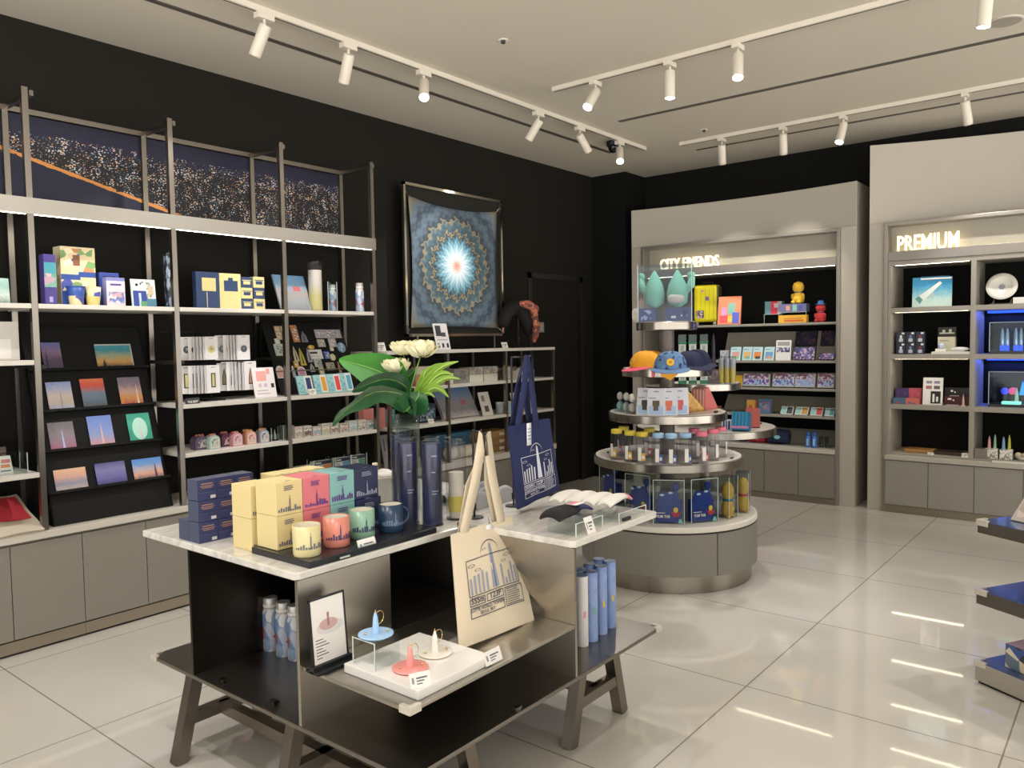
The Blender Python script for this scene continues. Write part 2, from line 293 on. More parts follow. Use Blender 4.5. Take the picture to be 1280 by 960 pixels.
for px, py, aim, lb, wt in (
    (741, 100, (-3.0, 2.6, .8), 'glowing spotlight tilted left at the end of the middle track', 1.3),
    (835, 76, (-2.35, 4.5, .6), 'glowing spotlight hanging straight down over the round stand', 1.0),
    (922, 55, (-1.4, 3.3, 0), 'glowing spotlight tilted right on the middle track', .6),
    (1237, -18, (-.9, 4.6, 0), 'glowing spotlight at the top right corner beside the round ceiling speaker', 1.0)):
    p = onz(px, py, zc); head((p.x, 4.55, zc), aim, lb, True, wt)
for px, py, aim, lb, lit, wt in (
    (896, 170, (-3.2, 7.35, 1.5), 'leftmost white spotlight on the back track, pointing down', False, .8),
    (974, 156, (-2.6, 7.35, 1.5), 'second white spotlight on the back track, pointing down at the cabinet', False, .8),
    (1050, 142, (-2.2, 5.4, .3), 'glowing tilted spotlight on the back track above the gap between cabinets', True, 1.0),
    (1203, 112, (-.9, 7.4, 1.4), 'white spotlight on the back track above the premium cabinet', False, .8)):
    p = onz(px, py, zc); head((p.x, 6.56, zc), aim, lb, lit, wt)
for i, (b, a, wt) in enumerate((((-3.63, 1.2, zc), (-4.5, 1.5, 1.3), 1.0), ((-3.63, .2, zc), (-2.6, .9, 0), 1.0), ((.4, 4.55, zc), (.2, 4.2, 0), 1.2), ((1.8, 4.55, zc), (1.9, 3.6, 0), 1.2), ((.8, 6.56, zc), (.6, 7.0, .6), .9),  # fill spotlights added out of view to brighten the room
    ((2.2, 6.56, zc), (2.2, 6.0, 0), 1.0), ((-3.63, -1.4, zc), (-3.0, -1.2, 0), 1.2))): head(b, a, ['added fill spotlight on the left track beside the camera', 'added fill spotlight on the left track level with the camera', 'added fill spotlight on the middle track beyond the right edge', 'added fill spotlight at the far right of the middle track', 'added fill spotlight on the back track beyond the right edge', 'added fill spotlight at the far right of the back track', 'added fill spotlight on the left track behind the camera'][i], True, wt, 75)
track('added white lighting track overhead behind the camera for the fill spotlights', (-2.6, .5), (3.5, .5))  # unseen track added to carry more fill spotlights
for i, (x, a) in enumerate(((-2.0, (-2.0, 1.4, .8)), (-.7, (-1.6, 1.9, .4)), (.8, (.5, 1.2, 0)), (2.4, (2.4, 1.0, 0)))): head((x, .5, zc), a, ['added fill spotlight above the near end of the table', 'added fill spotlight overhead aimed at the table front', 'added fill spotlight overhead on the right of the camera', 'added fill spotlight overhead at the far right'][i], True, (1.1, .9, .8, 1.0)[i], 75)  # its fill spotlights, also added out of view
c = onz(767, 177, CEIL); t = thing('dome_camera', 'black dome security camera on the ceiling corner', 'camera', c)
M().lathe([(.065, 0), (.065, -.035), (.055, -.045)][::-1], BLACK, 24).build('housing', t); M().ball((0, 0, -.045), (.05, .05, .055), mat('0c0c10', .08), 18).build('dome', t)
c = onz(1257, 26, CEIL); t = thing('ceiling_speaker', 'round grey ceiling speaker grille at the top right', 'speaker', c); M().lathe([(.085, -.006), (.09, 0)], mat('c9c3b6', .6), 28).build('ring', t); M().cyl(.078, -.009, -.003, mat('a39d92', .7), 28).build('grille', t)
for (px, py), lb in (((629, 50), 'small dark sprinkler in the middle of the ceiling'), ((880, 162), 'small dark sprinkler above the back track')):
    t = thing('ceiling_sprinkler', lb, 'sprinkler', onz(px, py, CEIL)); M().cyl(.03, -.004, 0, WHITE, 16).build('plate', t); M().lathe([(.012, -.02), (.014, -.004)], INK, 12).build('nozzle', t)
# ------------------------------------------------------------------ left wall shelving
XF, XB = -4.29, -4.70
YP = [.105, .84, 1.572, 2.305, 3.035, 3.782]
CT = .588
su = thing('shelving_unit', 'tall steel wall shelving bay unit with white shelves on the left wall', 'shelving', (XF, 2.3, CT))
o3 = Vector((XF, 2.3, CT))
def part(mb, name, parent, bev=0): 
    o = mb.build(name, parent, bev=bev); return o
for y in YP:
    part(M().at(-o3).box(XF-.03, y-.014, CT, XF, y+.014, 2.165, SHELFSTEEL).box(XF-.03, y-.014, 2.24, XF, y+.014, 2.778, SHELFSTEEL), 'front_post', su)
    part(M().at(-o3).box(XB-.01, y+.03, CT, XB+.02, y+.058, 2.778, SHELFSTEEL), 'back_post', su)
    part(M().at(-o3).box(XB+.02, y+.032, 2.75, XF-.03, y+.05, 2.776, SHELFSTEEL), 'side_rail', su)
    part(M().at(-o3).box(XB+.02, y+.03, 1.4, XF-.03, y+.05, 1.42, mat('2a2825', .5)), 'side_rail', su)
part(M().at(-o3).box(XB-.005, YP[0], 2.752, XB+.018, YP[-1]+.058, 2.78, SHELFSTEEL), 'top_rail', su)
part(M().at(-o3).box(XF-.012, YP[0]-.02, 2.163, XF+.008, YP[-1]+.016, 2.242, mat('a7a29a', .35, .6)), 'fascia', su)
part(M().at(-o3).box(XB, YP[0], 2.222, XF-.012, YP[-1]+.014, 2.24, SHELFSTEEL), 'top_board', su)
def lshelf(a, b, z, name='shelf', par=su, off=o3, xf=XF): 
    return part(M().at(-off).box(XB, a, z-.024, xf+.004, b, z, SHELFTOP), name, par, .002)
for k in range(5): lshelf(YP[k]+.016, YP[k+1]-.016, 1.724)
for a, b, z in ((0, 1, 1.445), (0, 1, .885), (1, 2, 1.445), (1, 2, .885), (3, 4, 1.168), (3, 4, .885), (4, 5, 1.168), (4, 5, .885)): lshelf(YP[a]+.016, YP[b]-.016, z)
for k in range(5):
    l = part(M().at(-o3).box(XF-.012, YP[k]+.02, 2.1605, XF-.004, YP[k+1]-.02, 2.1628, LED), 'led_strip', su)
# night panorama panels behind the top row
tag(M().at((0, 0, 0)).box(-1.62, -.006, 0, 1.62, .006, .43, m_city()).build('night_photo', None, (XB-.01, 2.21, 2.318), PI/2), 'long night city panorama print above the tall left shelves', 'photo panel')
# base cabinets, one unit with two doors each, and the continuous worktop
def base_unit(y0, y1, zt, label, seam=True, xf=-4.285):
    t = thing('base_cabinet', label, 'cabinet', (xf, (y0+y1)/2, 0), 0, 'grey base cabinets along the left wall'); o = Vector((xf, (y0+y1)/2, 0))
    M().at(-o).box(LX+.005, y0+.001, .075, xf-.018, y1-.001, zt, CAB).build('body', t)
    M().at(-o).box(LX+.005, y0+.001, 0.012, xf-.004, y1-.001, .07, mat('9c9283', .35, .5)).build('plinth', t)
    M().at(-o).box(LX+.005, y0+.001, 0, xf-.02, y1-.001, .012, BLACK).build('base', t)
    m = (y0+y1)/2
    for a, b in (((y0, m), (m, y1)) if seam else ((y0, y1),)): M().at(-o).box(xf-.018, a+.002, .078, xf, b-.002, zt-.012, CAB).build('door', t)
LB = ['grey base cabinet nearest the camera under the left shelves', 'grey base cabinet under the red printed tote bag', 'grey base cabinet under the black postcard rack', 'grey base cabinet hidden behind the table under the keyring cards', 'grey base cabinet behind the table under the magnet board']
for i in range(5): base_unit(1.74+(i-2)*.667, 1.74+(i-1)*.667, .552, LB[i])
base_unit(1.74+2*.667+.667, 3.87, .552, 'narrow grey base cabinet at the end of the tall shelves', False)
tag(M().box(LX+.005, .1, .553, -4.275, 3.87, CT, mat('d2cdc4', .3)).build('worktop', bev=.003), 'long pale worktop under the tall left shelves', 'worktop')
# low shelving beside the door
ls = thing('low_shelving', 'low white and steel shelving unit left of the black door', 'shelving', (XF, 4.9, 0)); o4 = Vector((XF, 4.9, 0)); YQ = [3.905, 4.525, 5.25, 5.945]
for y in YQ:
    part(M().at(-o4).box(XF-.028, y-.013, .547, XF, y+.013, 1.414, SHELFSTEEL), 'front_post', ls); part(M().at(-o4).box(XB, y-.013, .547, XB+.028, y+.013, 1.414, SHELFSTEEL), 'back_post', ls)
lshelf(YQ[0]-.02, YQ[-1]+.015, 1.44, 'top_board', ls, o4)
for k in range(3):
    for z in (1.164, .874): lshelf(YQ[k]+.015, YQ[k+1]-.015, z, 'shelf', ls, o4)
tag(M().box(LX+.012, 3.88, .495, -4.275, 5.95, .545, mat('d2cdc4', .3)).build('worktop', bev=.003), 'pale worktop under the low shelving by the door', 'worktop')
for i, lb in enumerate(('grey base cabinet under the bowl end of the low shelving', 'grey base cabinet under the middle of the low shelving', 'grey base cabinet nearest the black door')): base_unit(3.88+i*.69, 3.88+(i+1)*.69, .494, lb)
# ------------------------------------------------------------------ back wall cabinets with curved headers
def arc_prism(x0, x1, sag, z0, z1, m, yf=7.19, yb=7.685, n=22, full=None):
    c = (x0+x1)/2; h = (x1-x0)/2; pl = [(x0+(x1-x0)*i/n, yf+sag*(1-((x0+(x1-x0)*i/n-c)/h)**2)) for i in range(n+1)]
    return pl+[(x1, yb), (x0, yb)]
def wall_cabinet(label, x0, x1, o0, o1, ztop, sag, o2=2.44):
    t = thing('display_cabinet', label, 'cabinet', ((x0+x1)/2, 7.19, 0)); o = Vector(((x0+x1)/2, 7.19, 0)); P = lambda mb, n, bev=0: part(mb, n, t, bev)
    P(M().at(-o).prism(arc_prism(x0, x1, sag, 0, 0, WALLGREY), o2+.004, ztop, WALLGREY), 'header', .002)
    P(M().at(-o).box(x0, 7.19, 0, o0-.03, 7.685, o2+.003, WALLGREY), 'side_pillar', .002); P(M().at(-o).box(o1+.03, 7.19, 0, x1, 7.685, o2+.003, WALLGREY), 'side_pillar', .002)
    fr = M().at(-o); g = mat('98928a', .35, .5)
    fr.box(o0-.03, 7.17, .0, o0, 7.684, o2, g).box(o1, 7.17, .0, o1+.03, 7.684, o2, g).box(o0, 7.17, o2-.03, o1, 7.684, o2, g); P(fr, 'opening_frame', .003)
    P(M().at(-o).box(o0, 7.62, 0, o1, 7.684, 2.12, BLACKBACK), 'back_panel')
    P(M().at(-o).box(o0, 7.30, 2.2, o1, 7.33, o2-.03, mat('a8a294', .6)), 'sign_panel')
    P(M().at(-o).box(o0, 7.18, 2.118, o1, 7.62, 2.196, mat('928c85', .4, .3)), 'sign_ledge', .002)
    P(M().at(-o).box(o0+.02, 7.275, 2.197, o1-.02, 7.29, 2.200, SIGNLED), 'sign_light')
    return t, o, P
t, o, P = wall_cabinet('curved pale grey wall cabinet with lit sign and black recess, left of the gap', -4.18, -1.97, -4.03, -2.13, 2.825, .11)
cab_a, oa = t, o
P(M().at(-o).box(-4.03, 7.17, .055, -2.13, 7.62, .452, mat('847f74', .5)), 'base_body')
for i in range(5): a = -4.03+.415+ .32*i+(-.0); 
for i in range(6): x0 = -4.03+1.9/6*i; P(M().at(-o).box(x0+.003, 7.155, .06, x0+1.9/6-.003, 7.17, .448, mat('847f74', .5)), 'door')
P(M().at(-o).box(-4.03, 7.165, 0, -2.13, 7.6, .054, mat('857d6e', .35, .5)), 'plinth')
P(M().at(-o).box(-4.03, 7.15, .455, -2.13, 7.62, .492, mat('c9c4ba', .3)), 'worktop', .003)
for z, yf in ((1.627, 7.24), (1.283, 7.2), (1.03, 7.2), (.782, 7.2)): P(M().at(-o).box(-4.03, yf, z-.022, -2.13, 7.62, z, SHELFGREY), 'shelf', .002)
def slant(z0, z1, y0, y1, x0, x1, m): return M().at(-o).add([(x0, y0, z0), (x1, y0, z0), (x1, y1, z1), (x0, y1, z1), (x0, y0+.012, z0), (x1, y0+.012, z0), (x1, y1+.012, z1), (x0, y1+.012, z1)], [(0, 1, 2, 3), (7, 6, 5, 4), (0, 4, 5, 1), (1, 5, 6, 2), (2, 6, 7, 3), (3, 7, 4, 0)], m)
bg = mat('a29d90', .5)
for z0, z1 in ((1.284, 1.55), (1.031, 1.16), (.783, .93), (.493, .62)): P(slant(z0, z1, 7.47, 7.58, -3.3, -2.14, bg), 'display_back')
P(M().at(-o).add([(-4.0, 7.19, 2.1174), (-2.15, 7.19, 2.1174), (-2.15, 7.21, 2.1174), (-4.0, 7.21, 2.1174)], [(3, 2, 1, 0)], LED), 'led_strip')
M().text('CITY FRIENDS', .155, GLOW, lambda x, y, z: (x*1.0, -z, y), .0015, .66, .012).build('sign_letters', cab_a, Vector((-3.57, 7.255, 2.198))-oa)['label'] = 'lit cream letters reading CITY FRIENDS'
t, o, P = wall_cabinet('curved pale grey wall cabinet with lit PREMIUM sign and grid of niches', -1.865, 2.4, -1.715, 2.25, 3.105, .45)
cab_b, ob = t, o
P(M().at(-o).box(-1.715, 7.17, .065, 2.25, 7.62, .445, mat('96938b', .5)), 'base_body')
for i in range(12):
    x0 = -1.715+.3304*i; P(M().at(-o).box(x0+.003, 7.152, .07, x0+.3274, 7.17, .442, mat('96938b', .5)), 'door')
P(M().at(-o).box(-1.715, 7.165, 0, 2.25, 7.6, .064, mat('8c8271', .35, .5)), 'plinth')
P(M().at(-o).box(-1.72, 7.145, .45, 2.25, 7.62, .488, mat('b9b3a9', .3)), 'worktop', .003)
for z in (1.727, 1.338, .918, .505): P(M().at(-o).box(-1.715, 7.19, z-.04, 2.25, 7.62, z, SHELFGREY), 'shelf', .002)
P(M().at(-o).box(-1.715, 7.19, 2.08, 2.25, 7.62, 2.117, SHELFGREY), 'shelf', .002)
for x in (-1.085, -.435, .215, .865, 1.515): P(M().at(-o).box(x-.018, 7.188, .489, x+.018, 7.62, 2.08, SHELFGREY), 'divider', .002)
P(M().at(-o).box(-1.715, 7.188, .489, -1.69, 7.62, 2.08, SHELFGREY), 'divider', .002)
for z in (2.08, 1.687, 1.298, .878): P(M().at(-o).add([(-1.66, 7.20, z-.0006), (-1.12, 7.20, z-.0006), (-1.12, 7.222, z-.0006), (-1.66, 7.222, z-.0006)], [(3, 2, 1, 0)], LED), 'led_strip')
M().text('PREMIUM', .19, GLOW, lambda x, y, z: (x, -z, y), .0025, .6, .012).build('sign_letters', cab_b, Vector((-1.43, 7.255, 2.198))-ob)['label'] = 'lit cream letters reading PREMIUM'
# ------------------------------------------------------------------ round tiered stand
RC = Vector((-2.41, 4.58, 0)); rs = thing('round_stand', 'five tier round display stand with steel rimmed white discs', 'display stand', RC)
RR = .558; CABR = mat('7c7973', .5)
M().cyl(RR-.035, 0, .105, RIM, 64).build('plinth', rs)
def arc_shell(r, z0, z1, a0, a1, m, th=.02, n=40):
    q = M(); vs = []; 
    for i in range(n+1):
        a = a0+(a1-a0)*i/n
        for rr in (r-th, r):
            for z in (z0, z1): vs.append((rr*math.cos(a), rr*math.sin(a), z))
    fs = []
    for i in range(n):
        b = i*4; c = b+4; fs += [(b+2, c+2, c+3, b+3), (b+1, b, c, c+1)[::-1], (b, b+2, c+2, c)[::-1], (b+1, c+1, c+3, b+3)]
    fs += [(0, 1, 3, 2), (n*4, n*4+2, n*4+3, n*4+1)]
    return q.add(vs, fs, m, False)
M().cyl(RR-.03, .105, .366, mat('3a3632', .6), 64).build('base_body', rs)
va = math.atan2(-RC.y, -RC.x)           # direction towards the viewer
seams = [va+.55-.012, va+2.2, va+3.9, va-.95]
sb = sorted([s % (2*PI) for s in seams]); 
for i in range(4):
    a0 = sb[i]; a1 = sb[(i+1) % 4]; a1 += 2*PI if a1 < a0 else 0
    o_ = arc_shell(RR, .108, .358, a0+.006, a1-.006, CABR).build('door', rs)
    for p_ in o_.data.polygons: p_.use_smooth = False
M().lathe([(RR-.004, .367), (RR, .371)], SHELFTOP, 72).lathe([(RR, .371), (RR, .398)], SHELFTOP, 72, cap=False).lathe([(RR, .398), (RR-.004, .402)], SHELFTOP, 72).build('base_top', rs)
TIER = [(.473, .754), (.377, 1.033), (.287, 1.314), (.192, 1.605)]
for r, z in TIER:
    tt = M().lathe([(r-.003, z-.05), (r, z-.047)], RIM, 72).lathe([(r, z-.047), (r, z-.003)], RIM, 72, cap=False).lathe([(r, z-.003), (r-.003, z)], RIM, 72).build('tier', rs); M().lathe([(r-.012, z), (r-.012, z+.003)], SHELFTOP, 72).build('top_inlay', tt)
M().cyl(.048, .402, 1.56, mat('6f6862', .45, .3), 24).build('column', rs)
# second round stand behind it
c2 = dep(881, 500, 5.95); RC2 = Vector((c2.x, c2.y, 0)); r2 = thing('round_stand', 'smaller round stand with two steel rimmed discs behind the first', 'display stand', RC2)
M().lathe([(.2, 0), (.2, .012), (.19, .018)], RIM, 40).build('foot', r2); M().cyl(.04, .018, 1.1, mat('8a8580', .35, .6), 24).build('column', r2)
Z2 = [(.515, .84), (.262, 1.165)]
for r, z in Z2:
    tt = M().lathe([(r-.003, z-.05), (r, z-.047)], RIM, 64).lathe([(r, z-.047), (r, z-.003)], RIM, 64, cap=False).lathe([(r, z-.003), (r-.003, z)], RIM, 64).build('tier', r2); M().lathe([(r-.012, z), (r-.012, z+.003)], SHELFTOP, 64).build('top_inlay', tt)
# ------------------------------------------------------------------ centre table
TZ, PZ, MZ = .822, .353, .535
tb = thing('display_table', 'white marble topped steel display table on splayed legs in the foreground', 'table', (-2.2, 2.07, 0)); ot = Vector((-2.2, 2.07, 0)); TP = lambda mb, n, bev=0: part(mb, n, tb, bev)
TP(M().at(-ot).prism([(-2.89, 1.385), (-1.968, 1.385), (-1.953, 1.40), (-1.953, 2.165), (-1.505, 2.165), (-1.49, 2.18), (-1.49, 2.74), (-1.5, 2.75), (-2.88, 2.75), (-2.89, 2.74)], TZ-.024, TZ, MARBLE), 'table_top', .004)
TP(M().at(-ot).box(-2.87, 1.39, PZ-.014, -1.49, 2.77, PZ, STEELD), 'base_platform', .002)
TP(M().at(-ot).box(-2.583, 1.392, PZ, -2.571, 2.2, TZ-.025, SHADESTEEL), 'panel'); TP(M().at(-ot).box(-1.968, 1.392, PZ, -1.955, 1.76, TZ-.025, STEEL), 'panel')  # shade inside the table put into the darker steel colour
TP(M().at(-ot).box(-1.9, 2.17, PZ, -1.492, 2.182, TZ-.025, STEEL), 'panel'); TP(M().at(-ot).box(-2.57, 2.2, PZ, -1.9, 2.212, TZ-.025, SHADESTEEL), 'panel')
TP(M().at(-ot).box(-2.35, 1.78, PZ, -2.338, 2.2, TZ-.025, mat('15130f', .4)), 'panel'); TP(M().at(-ot).box(-1.9, 2.182, PZ, -1.888, 2.74, TZ-.025, SHADESTEEL), 'panel')  # near-black panel stands for the unlit opening under the top
TP(M().at(-ot).box(-1.953, 1.40, MZ-.012, -1.492, 2.168, MZ, STEEL).box(-2.335, 1.78, MZ-.012, -1.953, 2.195, MZ, STEELD), 'middle_shelf', .002)  # inner end coloured darker for the shade of the opening
def aframe(x, y0, rev=0):
    A, B, h = y0, y0+.36, PZ-.015; lm = m_leg
    TP(M().at(-ot).bar((x, A, 0), (x, A+.085, h), .045, lm), 'leg'); TP(M().at(-ot).bar((x, B, 0), (x, B-.085, h), .045, lm), 'leg'); TP(M().at(-ot).bar((x, A+.05, .15), (x, B-.05, .15), .04, lm), 'stretcher')
m_leg = m_steel('8a8278', .4, (3, 3, 3))
for x, y in ((-2.69, 1.385), (-2.08, 1.385), (-1.63, 1.46), (-1.63, 2.325), (-2.69, 2.325)): aframe(x, y)
TP(M().at(-ot).bar((-2.69, 1.565, .15), (-1.63, 1.565, .15), .04, m_leg), 'beam'); TP(M().at(-ot).bar((-2.69, 2.505, .15), (-1.63, 2.505, .15), .04, m_leg), 'beam')
cl = mat('cfc9bd', .25, .2)
for x, y, z in ((-2.87, 1.39, PZ), (-1.49, 2.77, PZ), (-1.492, 1.40, MZ)):
    sx = 1 if x < -2 else -1; sy = 1 if y < 2 else -1
    q = M().at(Vector((x, y, z))-ot); q.prism([(sx*u, sy*v) for u, v in ((-.004, -.004), (.04, -.004), (.04, .012), (.012, .012), (.012, .04), (-.004, .04))][::sx*sy], -.016, .006, cl); TP(q, 'corner_guard', .002)
for px, py, rz in ((279, 853, 0), (342, 880, 0), (646, 888, PI/2), (733, 797, PI/2)):
    p = onz(px, py, PZ); TP(M().at(Vector((p.x, p.y, PZ))-ot, rz).box(-.014, -.01, 0, .014, .006, .014, mat('6d6a64', .25, 1)).box(-.014, .006, .003, .014, .014, .01, BLACK), 'clip', .001)
# ------------------------------------------------------------------ tiered gondola at the right edge
gd = thing('stepped_gondola', 'dark stepped display plinth cut by the right edge of the view', 'display stand', (-.55, 3.83, 0), math.radians(-31)); GM = mat('5c564f', .4, .4)
for i, (a, b, s) in enumerate(((.012, .092, 1.1), (.346, .404, 1.0), (.653, .703, .9))):
    g = M().box(0, 0, a, s, s, b, GM if i else mat('a39c92', .45)).build(('plinth', 'shelf', 'shelf')[i], gd, bev=.002)
    M().box(.002, .002, b, s-.002, s-.002, b+.003, mat('55638a', .08, .3)).build('glass_top', g)
    M().prism([(-.004, -.004), (.05, -.004), (.05, .012), (.012, .012), (.012, .05), (-.004, .05)], b-.018, b+.008, cl).build('corner_guard', g, bev=.002)
M().box(.01, .01, 0, 1.09, 1.09, .012, BLACK).build('base', gd); M().box(.5, .5, .092, .9, .9, .653, GM).build('column', gd)
# ------------------------------------------------------------------ builders for goods
def carton(name, label, cat, loc, w, d, h, rz, body, prints=(), group=None, bev=.0015, rx=0, tops=()):
    b = M().cbox(w, d, h, body)
    for i, (x0, z0, x1, z1, m) in enumerate(prints): b.fr(-w/2+x0*w, z0*h, -w/2+x1*w, z1*h, m, -d/2-.0005-.00025*i)
    for x0, y0, x1, y1, m in tops: b.add([(-w/2+x0*w, -d/2+y0*d, h+.0006), (-w/2+x1*w, -d/2+y0*d, h+.0006), (-w/2+x1*w, -d/2+y1*d, h+.0006), (-w/2+x0*w, -d/2+y1*d, h+.0006)], [(0, 1, 2, 3)], m)
    return tag(b.build(name, None, loc, rz, bev if w > .03 else 0, rx), label, cat, group)
def skyline(seed, n=9, w=.8, base=.12, hi=.22, tower=True):
    r = random.Random(seed); out = []
    for i in range(n):
        x = .5-w/2+w*i/n; out.append((x, base, x+w/n*.75, base+hi*r.uniform(.25, 1)))
    if tower: out.append((.5-.022, base, .5+.022, base+hi*1.9)); out.append((.5-.008, base, .5+.008, base+hi*2.4))
    return out
def sky(seed, m, **k): return [(a, b, c, d, m) for a, b, c, d in skyline(seed, **k)]
def lines(x0, x1, z0, z1, n, m, seed=1, fill=.5):
    r = random.Random(seed); h = (z1-z0)/n; return [(x0, z0+i*h, x0+(x1-x0)*r.uniform(.6, 1), z0+i*h+h*fill, m) for i in range(n)]
def cup(M_, r, h, m, ins): M_.lathe([(r*.93, 0), (r, .006), (r, h), (r-.0045, h), (r-.005, .01), (0.001, .009)], m, 32, cap=False); M_.lathe([(0.0005, 0), (r*.93, 0)], m, 32, cap=False); M_.lathe([(r-.0056, .012), (r-.0053, h-.002)], ins, 32, cap=False)
def mug(label, loc, body, ink, hz, seed):
    t = thing('mug', label, 'mug', loc, 0, 'souvenir mugs on the black tray'); r, h = .043, .096; b = M(); cup(b, r, h, body, mat('eae4d6', .3))
    fa = -.35                              # print faces the +x side
    for x0, z0, x1, z1 in skyline(seed, 12, 1.0, .2, .22):
        n = 3; vs = []
        for i in range(n+1):
            a = fa+((x0+(x1-x0)*i/n)-.5)*2.3
            for z in (z0, z1): vs.append(((r+.0006)*math.cos(a), (r+.0006)*math.sin(a), z*h+.006))
        b.add(vs, [(2*i, 2*i+2, 2*i+3, 2*i+1) for i in range(n)], ink)
    b.build('cup', t); c, s = math.cos(hz), math.sin(hz)
    M().tube([(c*(r-.003+.03*math.sin(q)), s*(r-.003+.03*math.sin(q)), h/2+.03*math.cos(q)) for q in [PI*i/10 for i in range(11)]], .006, body).build('handle', t)
def clear_tube(name, label, loc, r, h, inner, cap, group=None, inner_h=.97, ir=.9, capz=None, extra=None):
    t = thing(name, label, 'tube', loc, 0, group)
    M().lathe([(r*ir, .006), (r*ir, h*inner_h)], inner, 24).build('roll', t)
    M().lathe([(r, 0), (r, h)], BOTTLE, 24, cap=False).build('sleeve', t)
    M().lathe([(r*.99, h), (r*1.01, h+.004), (r*1.01, h+.012), (r*.95, h+.014)], cap, 24).build('cap', t); M().lathe([(r*1.01, 0), (r*1.01, .005)], cap, 24).build('bottom_cap', t)
    if extra: extra(t)
    return t
def price_card(label, loc, rz, w=.06, h=.04, group='small white price cards'):
    b = M().cbox(w, .002, h, PAPER)
    for q in ((.1, .3, .2, .7, mat('8a8c98', .6)), (.32, .58, .85, .68, mat('5a5c6a', .6)), (.32, .4, .7, .48, mat('5a5c6a', .6)), (.32, .22, .6, .29, mat('5a5c6a', .6))): b.fr(-w/2+q[0]*w, q[1]*h, -w/2+q[2]*w, q[3]*h, q[4], -.0015)
    return tag(b.build('price_card', None, loc, rz, 0, -.35), label, 'price card', group)
def acrylic_box(name, label, loc, w, d, h, rz, t=.003, lid=True, group=None):
    b = M(); b.box(-w/2, -d/2, 0, w/2, -d/2+t, h, ACR).box(-w/2, d/2-t, 0, w/2, d/2, h, ACR).box(-w/2, -d/2+t, 0, -w/2+t, d/2-t, h, ACR).box(w/2-t, -d/2+t, 0, w/2, d/2-t, h, ACR)
    if lid: b.box(-w/2, -d/2, h, w/2, d/2, h+t, ACR)
    e = .0015
    for sx in (-1, 1):
        for sy in (-1, 1): b.box(sx*w/2-e, sy*d/2-e, 0, sx*w/2+e, sy*d/2+e, h, EDGE)
    return tag(b.build(name, None, loc, rz), label, 'acrylic box', group)
H = PI/2
# ------------------------------------------------------------------ goods on the table top
bx = mat('4a5068', .4); bp = mat('3a3350', .35); gold = mat('b78f6a', .4); pw = mat('c8c6ce', .5)
def small_box(label, x, y, z): carton('gift_box', label, 'box', (x, y, z), .071, .066, .072, H, bx, [(0, 0, 1, 1, mat('363c66', .35)), (.2, .78, .8, .82, gold), (.15, .68, .85, .71, gold), (.22, .6, .78, .63, gold), (.05, .45, .95, .48, bp), (.05, .36, .95, .39, mat('4a5578', .4)), (.66, .07, .93, .22, pw)], 'dark blue gift boxes stacked on the table')
rows = ('bottom', 'middle', 'top'); cols = ('left', 'centre', 'right')
for k in range(3):
    for j in range(3): small_box('dark blue gift box, %s of its stack, in the %s stack of three' % (rows[k], cols[j]), -2.553, 1.437+.073*j, TZ+.0735*k)
small_box('dark blue gift box alone behind the bottom left box of the stacks', -2.621, 1.437, TZ)
cream = mat('d9c791', .6); creamd = mat('6d6a72', .6); pink = mat('d4727c', .55); teal = mat('7fb0ae', .55); navyb = mat('1b2348', .45); purp = mat('5b3a86', .5); sil = mat('8e93a8', .5)
XT = -2.15; ZT = TZ+.022
tr = thing('display_tray', 'low black marble tray carrying the mugs and boxes on the table', 'tray', (-2.11, 1.715, TZ)); M().box(-.155, -.275, 0, .15, .275, .021, mat('26262c', .25)).build('tray_board', tr, bev=.002); M().box(.152, -.262, 0, .155, .2, .03, ACR).build('front_guard', tr)
e = [onx(p, 640, XT).y for p in (345, 379, 413, 444, 474)]
def mugbox(label, x, y0, y1, z, body, ink, seed, h=.108, d=.112):
    w = y1-y0-.002
    carton('mug_box', label, 'box', (x-d/2, (y0+y1)/2, z), w, d, h, H, body, sky(seed, ink, n=10, w=.86, base=.1, hi=.2)+lines(.28, .72, .74, .9, 3, ink, seed), 'souvenir mug boxes in pairs', tops=[(.4, .02, .6, .1, ink)])
for j, (nm, b, i) in enumerate((('cream yellow', cream, creamd), ('pink', pink, purp), ('teal', teal, purp), ('navy', navyb, sil))):
    for k in range(2): mugbox('%s mug box, %s of the pair behind the mugs' % (nm, ('lower', 'upper')[k]), XT+(.012 if k == 0 and j == 3 else 0), e[j], e[j+1], ZT+.109*k, b, i, 3+j)
for k in range(2): mugbox('cream yellow mug box standing behind the front cream pair, %s' % ('lower', 'upper')[k], XT-.126, e[0]-.01, e[1]-.02, TZ+.109*k, cream, creamd, 9)
for j in range(3): mugbox('tall cream box at the back beside dark blue boxes, %s' % ('nearest', 'middle one', 'farthest')[j], -2.46, 1.668+.076*j, 1.742+.076*j, TZ, cream, creamd, 20+j, .205, .09)
for px, py, lb, b, i, hz, sd in ((384, 693, 'cream yellow mug with skyline print, nearest on the tray', mat('cfc493', .3), creamd, PI*.8, 31), (421, 681, 'coral pink mug with purple skyline print on the tray', mat('cf8172', .3), mat('4a3560', .4), PI*.8, 32), (453, 671, 'mint green mug with dark skyline print on the tray', mat('84ab96', .3), mat('34405a', .4), PI*.8, 33), (489, 663, 'dark navy mug with its handle to the right', mat('1f3550', .3), mat('5d6f8d', .4), 1.35, 34)):
    p = onz(px, py, ZT); mug(lb, (p.x, p.y, TZ+.0215), b, i, hz, sd)
p = onz(470, 692, TZ); price_card('white price card standing in front of the mint mug', (-1.962, p.y, TZ), H, .075, .045)
p = onz(440, 701, TZ); tag(M().cbox(.05, .012, .014, INK).box(-.02, -.0075, .004, .02, -.0065, .01, PAPER).build('name_plate', None, (-1.966, p.y, TZ), H, .001), 'tiny black name plate lying in front of the black tray', 'name plate')
